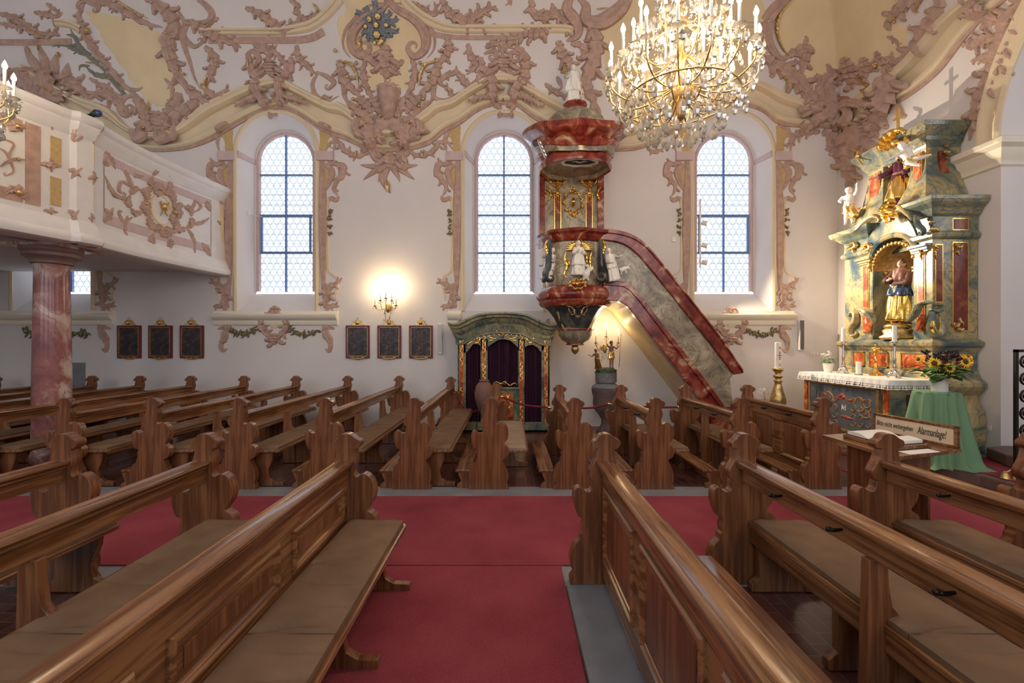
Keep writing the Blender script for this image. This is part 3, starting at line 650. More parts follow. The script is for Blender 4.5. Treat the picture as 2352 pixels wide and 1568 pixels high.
orn('stucco_shell', RA, [([(20,520),(120,490),(210,550),(280,620),(360,660),(470,690)], 120, 7), ([(310,520),(230,420),(165,310)], 60), ([(340,520),(300,400),(255,290)], 56), ([(380,520),(370,430),(390,345)], 56), ([(430,540),(450,480),(455,420)], 56), ([(390,540),(480,560),(550,610),(590,660)], 95, 5), ([(250,480),(340,560),(400,640)], 150, 4), ([(150,560),(60,540),(30,600)], 60, 0, 0, -1)],
 'pink comb-like stucco shell rising behind the gallery rail at the left', gold=[([(400,520),(350,550),(360,610),(410,650)], 24, 5), ([(260,300),(270,340)], 12), ([(395,350),(410,385)], 20), ([(190,310),(210,350)], 14)])
orn('palm_branch', RA, [([(840,640),(760,540),(700,450),(620,390),(550,330),(500,250),(470,190)], 46, 0), ([(640,400),(540,350),(430,300),(345,310)], 34, 5), ([(600,440),(540,440),(530,480)], 22), ([(560,320),(500,300),(450,330)], 24), ([(740,490),(680,500),(640,480)], 26), ([(530,270),(490,240),(440,230)], 26), ([(690,400),(650,360),(640,300)], 22), ([(720,520),(640,500),(560,430)], 30, 4)], 'grey-green stucco palm branch left of the pointed ceiling frame', mat=M_GREY, gold=[([(585,418),(640,424)], 10), ([(715,530),(765,530)], 10)])
orn('stucco_cartouche', RA, [
 ([(1660,360),(1670,450),(1720,530),(1725,610),(1760,680),(1800,740),(1850,775)], 78, 8), ([(1940,380),(1945,450),(1900,510),(1880,590),(1885,670),(1850,760)], 74, 8), ([(1690,290),(1750,330),(1800,360),(1780,430)], 60, 4), ([(1740,290),(1800,330),(1860,370),(1880,410)], 52, 5), ([(1640,370),(1690,340),(1730,400),(1690,440)], 40, 0, 0, 1),
 ([(1800,400),(1800,470),(1800,505)], 110, 5), ([(1750,660),(1680,680),(1590,735)], 34, 6), ([(1900,660),(1980,680),(2075,715)], 34, 6), ([(1860,380),(1910,430),(1960,460)], 50, 4),
 ([(1980,300),(1990,380),(2050,440),(2110,500)], 58, 6), ([(2120,490),(2085,560),(2110,640),(2190,670),(2260,640)], 32), ([(2110,480),(2180,510),(2230,550),(2200,590)], 34, 0, 0, 1), ([(2150,640),(2200,670)], 44, 3)],
 'pink stucco cartouche leaning over the first full window beside the gallery', balls=[(1700,390,10),(1720,440,10),(1850,700,10)], gold=[([(1660,400),(1665,460)], 10), ([(1890,540),(1880,600)], 9)])
tag(field([RA(p) for p in [(1740,490),(1800,510),(1870,490),(1900,500),(1870,580),(1870,660),(1820,740),(1790,690),(1760,640),(1755,570)]], 'painted_field', M_WALL, .03), 'greyish white field in the leaning cartouche over the first full window', 'ceiling field')
orn('stucco_cartouche', RB, [
 ([(1000,380),(1010,450),(1060,500),(1080,580),(1080,660),(1120,720),(1160,778)], 78, 8), ([(1230,310),(1290,370),(1295,470),(1270,560),(1220,620),(1220,700),(1165,778)], 84, 9), ([(1145,225),(1150,300),(1140,380)], 62, 3), ([(1030,320),(1090,290),(1150,320)], 56, 4), ([(1150,330),(1210,285),(1260,310)], 52, 4), ([(1150,370),(1150,440),(1150,478)], 120, 5), ([(1020,360),(1090,340),(1110,390),(1080,400)], 36, 0, 0, 1), ([(1280,370),(1210,350),(1200,400),(1230,410)], 36, 0, 0, -1),
 ([(1060,680),(1000,665),(920,705)], 36, 6), ([(1225,640),(1320,680),(1420,740)], 38, 9), ([(1060,520),(1000,500),(960,560),(900,560),(850,490),(780,500),(740,540)], 50, 9, 0, -1), ([(800,470),(700,550),(685,640),(760,670),(860,620),(980,580)], 30), ([(915,290),(930,370),(965,440),(900,500)], 56, 6), ([(770,240),(790,320),(745,400),(690,450)], 66, 7), ([(760,590),(800,610),(790,640)], 40, 3)],
 'upright pink stucco cartouche over the middle window', balls=[(1290,410,9),(1270,495,9),(1260,550,9),(1040,660,8)], gold=[([(1200,300),(1230,290),(1250,300)], 10), ([(780,590),(800,620)], 20)])
tag(field([RB(p) for p in [(1095,470),(1150,490),(1210,470),(1225,500),(1205,620),(1190,680),(1160,700),(1130,650),(1115,560)]], 'painted_field', M_WALL, .03), 'greyish white field in the upright cartouche over the middle window', 'ceiling field')
orn('stucco_cartouche', RB, [
 ([(350,-30),(440,60),(560,130),(630,230),(625,330),(560,380),(520,340)], 70, 0, 0, 1), ([(430,20),(520,40),(600,110),(680,210),(690,320),(640,390)], 30), ([(540,390),(560,470),(545,560),(505,650),(470,690)], 56, 6), ([(720,400),(690,520),(640,590),(580,640)], 84, 5), ([(730,430),(690,560),(680,650),(640,720)], 40),
 ([(660,680),(600,740),(540,790),(500,860),(520,930),(585,900)], 84, 7, 0, -1), ([(600,650),(540,700),(500,760)], 90, 4), ([(500,780),(450,860),(500,960),(490,1040),(440,1090)], 84, 5), ([(470,820),(480,900),(490,960)], 70, 3), ([(300,780),(272,880),(285,980),(340,1060)], 100, 5), ([(330,760),(300,700),(290,640)], 60, 3), ([(400,1090),(480,1110),(580,1100)], 40), ([(400,1100),(480,1140),(560,1200)], 38), ([(390,1100),(440,1160),(460,1215)], 34)],
 'great pink stucco cartouche hanging between the first two full windows', mir=388, gold=[([(720,410),(640,430),(600,500),(590,580)], 26, 9), ([(500,820),(500,880),(560,920)], 20, 5)], balls=[(600,425,12),(740,340,12),(660,520,12),(620,670,12),(590,715,12),(530,850,12),(460,940,12),(440,780,10)])
orn('stucco_pendant', RB, [([(310,580),(335,700),(362,800)], 34, 5), ([(462,580),(438,700),(400,800)], 34, 5), ([(385,600),(385,680),(380,790)], 60, 5), ([(300,575),(385,560),(470,575)], 36, 4), ([(290,800),(385,830),(480,800)], 90, 5), ([(390,1020),(395,1060),(390,1130)], 120, 4), ([(390,1120),(350,1200),(400,1290)], 44), ([(330,470),(380,500),(440,470)], 60, 3), ([(200,240),(190,340),(250,390),(320,450),(375,530)], 62, 7), ([(490,405),(440,440),(400,520)], 60, 4), ([(370,300),(360,400),(380,500)], 120, 5)],
 'pink stucco pendant with palmette below the flower basket', gold=[([(370,620),(372,700)], 22, 3), ([(375,1210),(385,1285)], 30), ([(200,260),(190,330)], 26, 3)], balls=[(385,840,14),(385,790,10),(290,950,10),(480,950,10)])
for sx in (0, 1):
    orn('stucco_garland', RB, [([((x if not sx else 780-x), y) for x, y in pt], w_, s_) for pt, w_, s_ in (([(500,1000),(600,1040),(690,1000),(720,950),(780,950),(810,1000)], 44, 7), ([(720,960),(740,990),(780,985)], 24, 2))], 'pink stucco leaf swag from the great pendant towards the %s window' % ('middle' if not sx else 'first full'), gold=[([((605 if not sx else 175), 1010), ((612 if not sx else 168), 1050)], 16)])
pf = field([RB(p) for p in [(312,585),(385,570),(460,585),(448,680),(425,790),(385,830),(345,790),(322,680)]], 'pendant_plate', M_PINK, .19); tag(pf, 'tapering pink stucco plate at the heart of the great ceiling cartouche', 'stucco ornament')
pf = field([RB(p) for p in [(300,790),(385,810),(470,790),(500,870),(495,930),(470,985),(440,930),(390,905),(345,925),(310,985),(285,930),(280,870)]], 'pendant_plate', M_PINK, .20); tag(pf, 'horseshoe-shaped pink stucco plate above the palmette of the great cartouche', 'stucco ornament')
def flower_basket():
    m = MB(); rnd = random.Random(4)
    for an, r in [(-1.6, 200), (-2.0, 170), (-2.4, 190), (-1.2, 150), (-.8, 150), (-.4, 160), (-2.8, 150), (2.9, 110), (.2, 150), (.6, 110), (2.4, 100), (-1.8, 110), (-1., 100), (1.9, 100)]:
        c = (310, 190); e = (c[0]+math.cos(an)*r, c[1]+math.sin(an)*r); mid = ((c[0]+e[0])/2+rnd.uniform(-15, 15), (c[1]+e[1])/2)
        stroke(m, [RB(c), RB(mid), RB(e)], 17, 5, K=6, lift=.03)
    o = m.build('flower_bouquet', M_BLUE, None, SM); tag(o, 'blue-grey stucco leaves with golden flowers in the ceiling field', 'stucco ornament')
    for x, y, r in [(265,130,20),(320,112,22),(310,170,20),(375,170,16),(315,235,26),(345,280,18),(240,180,14),(330,295,14),(300,290,14)]:
        p, n = hit(*RB((x, y))); g = MB(); g.lathe([(.001, .03), (.02, .035), (.035, .02), (.045, .03), (.05, .015), (.06, .0), (.001, -.02)], (0, 0, 0), 12, fn=lambda a, z: 1+.12*math.cos(6*a))
        q_ = Vector((0, 0, 1)).rotation_difference(n).to_matrix(); s_ = r/22
        g.v = [tuple(p+n*.09+q_@(Vector(v)*s_)) for v in g.v]; g.build('golden_flower', M_OGOLD, o, True)
flower_basket()
orn('stucco_scroll', RB, [([(2000,-60),(1930,60),(1800,150),(1700,130),(1700,40),(1640,-20)], 110, 0), ([(1600,-20),(1575,60),(1640,160),(1640,240),(1570,275)], 84), ([(1690,120),(1760,230),(1760,360),(1730,460),(1700,560),(1740,660),(1800,760)], 120, 8), ([(1600,290),(1690,320),(1670,420)], 56, 3), ([(1520,270),(1540,360),(1590,430),(1570,500)], 84, 6), ([(1430,555),(1490,610),(1590,650)], 50, 4), ([(1510,510),(1545,590)], 34)],
 'large pink stucco C-scroll on the ceiling left of the chandelier', gold=[([(1690,190),(1740,200)], 9), ([(1700,250),(1750,262)], 9), ([(1710,320),(1745,325)], 9), ([(1700,420),(1725,450)], 9), ([(1545,440),(1570,500)], 30, 4), ([(1770,60),(1850,50)], 12)])
orn('stucco_leaf', RB, [([(1340,-10),(1345,80),(1410,115),(1500,100),(1570,170),(1600,250)], 76, 8), ([(1480,40),(1500,80),(1540,90)], 50, 4), ([(1470,160),(1400,220),(1300,225),(1210,255)], 84, 8), ([(1190,-10),(1200,40)], 36, 2)], 'pink stucco leaf spray left of the C-scroll, above the pulpit statue')
orn('stucco_leaf', RB, [([(740,-10),(790,90),(860,130),(940,165),(1020,180),(1100,195)], 80, 9), ([(880,160),(960,110),(1030,70),(1105,42)], 70, 8), ([(540,10),(640,80),(700,90),(690,10)], 56, 6)], 'pink stucco leaf spray right of the flower basket, over the upper moulding', gold=[([(560,10),(620,50)], 18, 2), ([(985,125),(1000,95)], 12)])
orn('stucco_cartouche', RC, [
 ([(800,-60),(690,30),(605,150),(620,290),(700,390),(790,350)], 84), ([(570,380),(660,430),(760,500),(830,570),(890,650),(900,740),(810,800)], 120, 8), ([(740,370),(870,330),(850,420),(830,520)], 90, 6), ([(900,660),(960,600),(1020,520),(1080,480),(1070,560)], 90, 7), ([(930,500),(990,540),(1010,600)], 60, 0, 0, 1),
 ([(1720,-60),(1540,20),(1440,120),(1390,185)], 100, 7), ([(1760,-40),(1760,60),(1680,200),(1600,320),(1520,390),(1430,430)], 120, 7), ([(1410,240),(1470,270),(1500,330)], 40, 3), ([(1340,340),(1380,410),(1470,380)], 70, 5), ([(1250,380),(1270,460),(1240,540)], 90, 5), ([(1120,380),(1160,460),(1180,600)], 100, 6),
 ([(1000,560),(1020,680),(980,780),(870,820)], 150, 7), ([(1400,440),(1470,560),(1440,670),(1360,760),(1330,880)], 140, 8), ([(1040,780),(1100,740),(1180,690),(1290,700),(1310,790)], 60, 0, 0, 1), ([(1150,700),(1200,760),(1160,830)], 60, 0, 0, -1), ([(1180,820),(1200,920),(1190,1020)], 190, 4), ([(980,870),(1080,950),(1090,1020),(1000,990)], 90, 6), ([(1080,960),(1060,1020),(1130,1060)], 70, 4), ([(1200,960),(1170,1060),(1150,1150),(1200,1220)], 120, 6), ([(1280,980),(1250,1060),(1230,1120)], 60, 4), ([(1270,930),(1340,880),(1350,920)], 50, 3), ([(960,880),(860,880),(790,910),(740,990)], 60, 8)],
 'largest pink stucco cartouche in the corner between window and altar', gold=[([(770,-10),(690,90),(665,200),(700,320),(750,375)], 26, 16), ([(1230,510),(1290,570),(1330,650)], 26, 8), ([(690,500),(740,540),(720,600)], 22, 4), ([(1190,990),(1210,1040),(1190,1090)], 20, 3), ([(1650,-10),(1620,60)], 14)], balls=[(1250,455,12),(1350,440,14),(1350,685,10),(1340,720,10),(1480,115,10),(1480,140,10),(1090,850,10),(1120,870,10),(820,610,12),(760,590,10)])
tag(field([RC(p) for p in [(1040,690),(1100,640),(1200,640),(1290,590),(1320,640),(1300,700),(1180,660),(1080,740)]], 'painted_field', simple('dusky_red_plaster', srgb(176, 118, 104), .85), .07), 'dusky red field within the corner cartouche', 'ceiling field')
orn('stucco_leaf', RC, [([(2380,-40),(2280,60),(2200,130),(2190,260),(2150,350),(2130,450),(2080,560),(2020,660),(1990,780),(1960,940)], 130, 16), ([(2180,150),(2080,120),(2010,40),(2015,-10)], 100, 7), ([(2150,240),(2050,260),(1960,320),(1990,280)], 80, 7), ([(2130,330),(2040,290),(1890,290)], 50, 5), ([(2110,440),(2040,390),(1965,410)], 50, 5), ([(2050,590),(2000,620),(1975,650)], 40, 3)], 'long pink stucco leaf running down beside the chancel arch', gold=[([(2110,300),(2130,270)], 14), ([(2060,105),(2090,100)], 9)], hk=.3)
orn('stucco_leaf', RB, [([(2105,985),(2160,1015),(2225,985)], 34, 4), ([(2150,960),(2165,990)], 30)], 'small pink stucco leaf on the wall below the chandelier')
# ---- window surrounds and sill ornaments
M_OCH = simple('dark_ochre_plaster', srgb(198, 168, 118), .9, noise_amt=.12, nscale=30)
def side_orn(i, sx, wc):
    X = lambda dx, y: (wc+dx*sx, y)
    st = [([X(-104,258+30), X(-126,300), X(-135,325), X(-130,352)], 11), ([X(-118,374), X(-150,380), X(-152,398), X(-140,415), X(-132,432), X(-141,450)], 19, 5), ([X(-108,376), X(-128,392), X(-122,420), X(-112,440)], 15), ([X(-105,370), X(-106,450), X(-108,540), X(-108,620), X(-108,660), X(-112,700)], 21),
          ([X(-143,450), X(-138,460), X(-124,455), X(-119,470)], 11), ([X(-116,690), X(-124,660), X(-140,650), X(-152,638)], 17, 5), ([X(-112,705), X(-132,702), X(-146,704)], 14, 3), ([X(-112,650), X(-116,680), X(-110,708)], 22, 4)]
    o = orn('stucco_pilaster', ID, st, None, hk=.3)
    c = MB(); p = [X(-120,452), X(-118,500), X(-118,560), X(-119,612), X(-124,626), X(-136,634), X(-142,648), X(-138,668), X(-134,690)]
    stroke(c, p, 7, tip=.6, tail=.9); c.build('cream_moulding', M_BEIGE, o, SM)
    vine([X(-124,485), X(-122,505), X(-124,535)], ID, None, o, 5, 7, seed=i*3+1)
    return o
names = {0: 'window behind the marble column', 1: 'first full window beside the gallery', 2: 'middle window', 3: 'window behind the chandelier'}
for i, c in enumerate(WIN):
    wc = CX+c*F/NW
    for sx in (1, -1):
        if (i == 0 and sx == 1) : continue
        o = side_orn(i, sx, wc)
        tag(o, 'pink stucco scroll strip on the %s side of the %s' % ('west' if sx > 0 else 'east', names[i]), 'stucco ornament')
        blk = MB(); x0, x1 = c-sx*1.14, c-sx*.80; blk.box(min(x0, x1), NW-.06, 5.24, max(x0, x1), NW, 5.42); blk.build('impost_block', M_LILAC, o, bevel=.01)
        # ochre spandrel
        f_ = [(wc-sx*140, 296), (wc-sx*120, 288), (wc-sx*100, 278), (wc-sx*96, 296), (wc-sx*97, 322), (wc-sx*97, 350), (wc-sx*118, 350), (wc-sx*122, 326), (wc-sx*132, 310)]
        field(f_, 'ochre_field', M_OCH, .012).parent = o
        f_ = [(wc-sx*128, 380), (wc-sx*104, 378), (wc-sx*104, 440), (wc-sx*126, 425)]
        field(f_, 'ochre_field', M_OCH, .012).parent = o
        if i == 2: continue
        if i == 3 and sx == 1: continue
        X = lambda dx, y: (wc+dx*sx, y)
        b = orn('stucco_bracket', ID, [([X(-124,728), X(-112,750), X(-118,772), X(-126,790), X(-122,806), X(-112,800)], 22, 3), ([X(-134,755), X(-118,752), X(-104,756)], 9), ([X(-118,700), X(-116,722), X(-114,740)], 14, 4)], 'pink stucco bracket under the %s sill end of the %s' % ('west' if sx > 0 else 'east', names[i]), hk=.35, hit=lambda x, y: (lambda r: (r[0]+r[1]*.0, r[1]))(hit(x, y)))
    if i in (1, 3):
        yo = 0; k = wc-4
        o = orn('stucco_cartouche', ID, [([(k,704),(k-12,722),(k-28,738),(k-24,758),(k-10,772),(k,790)], 20, 6, 0, 0, 1), ([(k,704),(k+12,722),(k+28,738),(k+24,758),(k+10,772),(k,790)], 20, 6, 0, 0, 1), ([(k,702),(k+2,716),(k,730)], 22, 3), ([(k-30,722),(k-22,734),(k-12,730)], 14, 3), ([(k+32,722),(k+24,734),(k+12,730)], 14, 3), ([(k,765),(k,775),(k,792)], 26, 4)], 'small pink stucco cartouche on the sill of the ' + names[i], hk=.5)
        field([(k+12*math.cos(a*PI/6), 744+11*math.sin(a*PI/6)) for a in range(12)], 'ochre_oval', M_YEL, .05).parent = o
        vine([(k-96,760),(k-70,768),(k-40,756)], ID, 'olive garland left of the cartouche under the ' + names[i], None, 9, 10, seed=i)
        vine([(k+34,756),(k+64,768),(k+98,760)], ID, 'olive garland right of the cartouche under the ' + names[i], None, 9, 10, seed=i+9)
    if i == 0:
        vine([(60,762),(110,772),(150,764),(200,766)], ID, 'olive leaf garland under the sill of the window behind the marble column', None, 14, 11, seed=5)
# ================================================================ GALLERY AND COLUMN
GP = smoothpts([(-5.62, 9.0), (-5.74, 8.2), (-5.82, 7.36), (-5.82, 6.8), (-5.77, 6.27)], 6)
GQ = smoothpts([(-5.82, 6.02), (-5.93, 5.6), (-6.08, 5.1), (-6.4, 4.5), (-6.9, 3.9)], 20)
PIL = [(-5.77, 6.27), (-5.70, 6.24), (-5.74, 6.04), (-5.82, 6.02)]
GPATH = GP+PIL[1:3]+GQ
def nrm(path, i):
    a, b = path[max(i-1, 0)], path[min(i+1, len(path)-1)]; dx, dy = b[0]-a[0], b[1]-a[1]; l = math.hypot(dx, dy); n = (-dy/l, dx/l)
    return n if n[0] > 0 else (-n[0], -n[1])
GPR = [(-.3, 2.98), (.06, 2.96), (.11, 2.98), (.13, 3.03), (.12, 3.08), (.085, 3.11), (.08, 3.15), (.05, 3.22), (.02, 3.27), (.0, 3.29), (0, 4.40), (.02, 4.42), (.03, 4.47), (.08, 4.53), (.085, 4.57), (.12, 4.60), (.13, 4.65), (.11, 4.69), (.05, 4.715), (-.14, 4.715), (-.14, 4.2), (-.14, 3.2)]
M_PARA = simple('pale_parapet_paint', srgb(228, 224, 222), .8, spec=.3, noise_amt=.04, nscale=5)
gal = thing('organ_gallery', (-5.8, 6.2, 2.96), 'curved white and pink painted gallery on the left, carried by the marble column', 'gallery')
m = MB()
m.loft([[tuple(rel(gal, (p[0]+nrm(GPATH, i)[0]*o_, p[1]+nrm(GPATH, i)[1]*o_, z))) for o_, z in GPR] for i, p in enumerate(GPATH)], False, False)
m.build('parapet', M_PARA, gal, SM)
sl = [p for p in GPATH]+[(-11.4, 3.9), (-11.4, 9.0)]
MB().prism([(x-gal.location.x-.1, y-gal.location.y) for x, y in sl], .10, .22, 'z').build('gallery_floor', M_WALL, gal)
def hitg(px, py):
    a = (px-CX)/F; best = None
    for i, (p, q_) in enumerate(zip(GPATH, GPATH[1:])):
        f0, f1 = p[0]-a*p[1], q_[0]-a*q_[1]
        if f0*f1 <= 0 and f0 != f1:
            t = f0/(f0-f1); D = p[1]+(q_[1]-p[1])*t; n = nrm(GPATH, i)
            if best is None or D < best[0]: best = (D, Vector((a*D, D, H+(CY-py)/F*D)), Vector((n[0], n[1], 0)))
    if best is None: D = 5.4; return Vector((a*D, D, H+(CY-py)/F*D)), Vector((1, 0, 0))
    return best[1], best[2]
def gband(D0, D1, z0, z1, name, mat, path, off=.012):
    idx = [i for i, p in enumerate(path) if min(D0, D1) <= p[1] <= max(D0, D1)]; m = MB()
    r = [[tuple(rel(gal, (path[i][0]+nrm(path, i)[0]*o_, path[i][1]+nrm(path, i)[1]*o_, z))) for o_, z in ((0, z0), (off, z0), (off, z1), (0, z1))] for i in idx]
    m.loft(r, True, True); return m.build(name, mat, gal)
gband(6.5, 8.75, 3.36, 3.50, 'lilac_panel_border', M_LILAC, GP); gband(6.5, 8.75, 4.24, 4.36, 'lilac_panel_border', M_LILAC, GP)
gband(8.55, 8.76, 3.5, 4.24, 'lilac_panel_border', M_LILAC, GP); gband(6.42, 6.58, 3.5, 4.24, 'lilac_panel_border', M_LILAC, GP)
gband(5.56, 5.74, 3.36, 4.36, 'pink_panel_border', M_PINK, GQ, .008); gband(4.3, 5.56, 4.22, 4.36, 'pink_panel_border', M_PINK, GQ, .008); gband(4.3, 5.56, 3.36, 3.50, 'pink_panel_border', M_PINK, GQ, .008)
gband(5.81, 5.94, 3.42, 3.78, 'ochre_panel', M_OCH, GQ); gband(5.81, 5.94, 3.95, 4.3, 'ochre_panel', M_OCH, GQ)
def gor(strokes, mat=M_PINK, name='stucco_relief', gold=(), balls=(), R=RA):
    m = MB()
    for s in strokes:
        pts, wd = s[0], s[1]; serr, side, curl = (list(s[2:])+[0, 0, 0])[:3]
        stroke(m, [R(p) for p in pts], wd/2.904, serr, side, curl, hitg, .5, hmax=.05)
    m.v = [tuple(Vector(v)-gal.location) for v in m.v]; o = m.build(name, mat, gal, SM)
    gs = []
    for s in gold: g = MB(); stroke(g, [R(p) for p in s[0]], s[1]/2.904, 0, 0, 0, hitg, .5, .03); gs.append(g)
    for x, y, r in balls: p, n = hitg(*R((x, y))); g = MB(); g.ball(p+n*.03, r/2.904*p.y/F, 10, 7); gs.append(g)
    for g in gs: g.v = [tuple(Vector(v)-gal.location) for v in g.v]; g.build('gilded_bead', M_OGOLD, o, SM)
ctr = (1075, 1400); st = []
for k in range(8):
    a = 2*PI*k/8+.2; st.append(([(ctr[0]+95*math.cos(a), ctr[1]+125*math.sin(a)+40*math.cos(a)), (ctr[0]+120*math.cos(a+.4), ctr[1]+160*math.sin(a+.4)+50*math.cos(a+.4)), (ctr[0]+100*math.cos(a+.85), ctr[1]+130*math.sin(a+.85)+42*math.cos(a+.85))], 46, 5))
for cx_, cy_, r in ((920, 1340, 62), (1215, 1450, 62), (1070, 1210, 60), (1075, 1590, 60)):
    st += [([(cx_+r*math.cos(a), cy_+r*1.2*math.sin(a)), (cx_+r*1.15*math.cos(a+.6), cy_+r*1.4*math.sin(a+.6)), (cx_+r*math.cos(a+1.2), cy_+r*1.2*math.sin(a+1.2))], 36, 4) for a in (0, 1.25, 2.5, 3.75, 5.)]
st += [([(900,1290),(860,1200),(830,1130),(825,1080)], 22, 4), ([(880,1250),(810,1210),(790,1270),(830,1290)], 18, 0, 0, 1), ([(870,1330),(780,1310),(730,1250),(700,1170)], 26, 4), ([(1240,1400),(1290,1370),(1300,1310)], 20, 3), ([(1260,1480),(1330,1490),(1400,1450)], 22, 4), ([(1250,1520),(1290,1600),(1300,1700)], 20, 3), ([(880,1450),(820,1480),(790,1420)], 18, 0, 0, 1), ([(850,1440),(830,1520),(850,1580)], 22, 3),
       ([(700,1010),(740,1060),(770,1130)], 26, 4), ([(705,1040),(700,1090),(735,1110)], 20), ([(690,1480),(720,1440),(755,1385)], 34, 4), ([(700,1390),(730,1440),(745,1480)], 26, 3), ([(1370,1340),(1390,1380),(1400,1410)], 32, 3), ([(1345,1620),(1380,1670),(1405,1710)], 32, 3), ([(1300,1330),(1340,1380),(1290,1420)], 14), ([(960,1180),(900,1170),(890,1130)], 24, 3)]
st = [(s_[0], s_[1]*1.45, *s_[2:]) for s_ in st]
gor(st, balls=[(1090,1380,26),(965,1355,14),(1155,1415,14)], gold=[([(1060,1340),(1110,1440)], 16), ([(1120,1350),(1060,1440)], 16)])
gor([([(ctr[0]+70*math.cos(a), ctr[1]+95*math.sin(a)+30*math.cos(a)) for a in [i*.5 for i in range(13)]], 18)], M_YEL, 'ochre_ring')
for g_ in ([([(600,905),(625,930),(620,960)], 30, 3), ([(640,905),(620,935),(640,950)], 22, 3)], [([(585,1190),(625,1180),(655,1190)], 34, 4), ([(622,1140),(628,1190),(620,1235)], 30, 4)], [([(590,1450),(612,1460),(635,1450)], 28, 3), ([(610,1420),(613,1460),(612,1490)], 24, 3)]): gor(g_)
gor([([(626,965),(626,1130)], 8), ([(626,1240),(620,1410)], 8)], M_YEL, 'ochre_strip')
for g_ in ([([(455,840),(490,870),(480,940)], 60, 4), ([(520,860),(540,910),(500,940)], 24, 0, 0, 1)], [([(460,1130),(500,1150),(470,1190)], 50, 3), ([(545,1120),(510,1150),(545,1185)], 18, 0)], [([(460,1400),(490,1440),(480,1500)], 50, 4), ([(525,1400),(500,1440),(525,1470)], 16)]): gor(g_)
for g_ in ([([(300,815),(345,830),(400,850)], 30, 4), ([(345,810),(345,840),(350,870)], 30, 3)], [([(270,1090),(340,1100),(410,1110)], 52, 4), ([(342,1050),(342,1100),(342,1150)], 44, 4)], [([(290,1400),(340,1410),(390,1415)], 34, 4), ([(340,1380),(342,1410),(340,1440)], 30, 3)]): gor(g_)
gor([([(0,770),(60,810),(90,860),(140,840),(200,860)], 66, 7), ([(30,760),(100,730),(180,770)], 50, 5), ([(30,930),(90,960),(60,1040),(90,1140),(40,1170)], 24, 0, 0, 1), ([(0,1110),(60,1070),(120,1060),(180,1070)], 34, 4), ([(0,990),(40,1020),(60,1080)], 20), ([(20,1290),(90,1260),(150,1310),(200,1330)], 66, 6), ([(120,1230),(150,1280),(190,1360)], 44, 4)], balls=[(110,845,20),(115,1285,20),(115,1065,10)])
gor([([(1470,1350),(1478,1500),(1480,1620)], 26)], M_YEL, 'ochre_strip'); gor([([(1450,1470),(1480,1500),(1500,1510)], 26, 3), ([(1465,1330),(1475,1360),(1465,1380)], 26, 3)])
# soffit ornament under the gallery
cl = thing('marble_column', (-6.33, 6.3, 0), 'mottled pink and white marble column under the gallery', 'column')
MB().lathe([(.20, .0), (.225, .02), (.225, .12), (.215, .16)]+[(.212-.030*k/12+.004*math.sin(PI*k/12), .17+2.5*k/12) for k in range(13)]+[(.19, 2.69), (.195, 2.72)], (0, 0, 0), 40).build('shaft', M_COLM, cl, SM)
m = MB(); m.lathe([(.19, 2.72), (.22, 2.735), (.22, 2.76), (.24, 2.79), (.3, 2.83), (.3, 2.87), (.33, 2.9), (.33, 2.955)], (0, 0, 0), 40); m.build('capital', simple('dark_rose_stone', srgb(132, 104, 98), .5, noise_amt=.15), cl, SM)
m = MB(); m.box(-.35, -.34, 2.94, .36, .36, 2.985); m.build('abacus', M_COLM, cl, bevel=.01)
cm = thing('camera_spotlight', (-5.68, 6.2, 4.715), 'small dark swivelling spotlight lying on the gallery rail', 'spotlight')
MB().tube([(-.15, .1, .05), (.02, 0, .05), (.08, -.02, .05)], [.03, .035, .05], 12).build('housing', M_DARK, cm, True)
MB().ball((.10, -.02, .05), .045, 12, 8).build('lens', simple('blue_glass_lens', srgb(50, 70, 110), .1), cm, True)
MB().box(-.08, -.02, 0, -.03, .04, .04).build('bracket', M_DARK, cm)
# ================================================================ WALL THINGS
def RK(p): return (p[0]/4.9+1020, p[1]/4.9+700)
def planeY(D): return lambda px, py: (P(px, py, D), Vector((0, -1, 0)))
def planeX(X):
    def h(px, py): D = X*F/(px-CX); return P(px, py, D), Vector((-1, 0, 0))
    return h
def relief(name, mat, parent, R, sc, strokes, hf, hk=.5, lift=0, hmax=.05, mir=None, org=None):
    m = MB()
    for s in strokes:
        pts, wd = s[0], s[1]; serr, side, curl = (list(s[2:])+[0, 0, 0])[:3]
        for mi in ((0, 1) if mir is not None else (0,)):
            stroke(m, [R((2*mir-x if mi else x, y)) for x, y in pts], wd/sc, serr, side, -curl if mi else curl, hf, hk, lift, K=4, hmax=hmax)
    o_ = parent.location if org is None else org
    m.v = [tuple(Vector(v)-o_) for v in m.v]; return m.build(name, mat, parent, SM)
def m_painting(i):
    s = N('dark_oil_painting_%d' % i); v = s.co((3, 1, 3)); t = s.n('ShaderNodeTexNoise', _Scale=1.6+.2*i, _Detail=6., _Distortion=1.2+.3*i); s.l(v, t.inputs['Vector'])
    s.l(s.ramp(t.outputs[0], [(.36, srgb(24, 22, 26)), (.5, srgb(52, 42, 42)), (.58, srgb(84, 62, 54)), (.63, srgb(104, 46, 44)), (.72, srgb(120, 104, 90))]), s.b.inputs['Base Color']); s.b.inputs['Roughness'].default_value = .4; return s.m
M_FRAME = simple('dark_red_frame', srgb(104, 28, 38), .4)
pls = ['leftmost of the three framed station paintings between column and first full window', 'middle one of the three framed paintings left of the first full window', 'rightmost of the three framed paintings left of the first full window', 'leftmost framed painting under the five-candle wall light, red drapery in it', 'middle framed painting directly under the five-candle wall light', 'rightmost framed painting under the wall light, next to the white speaker']
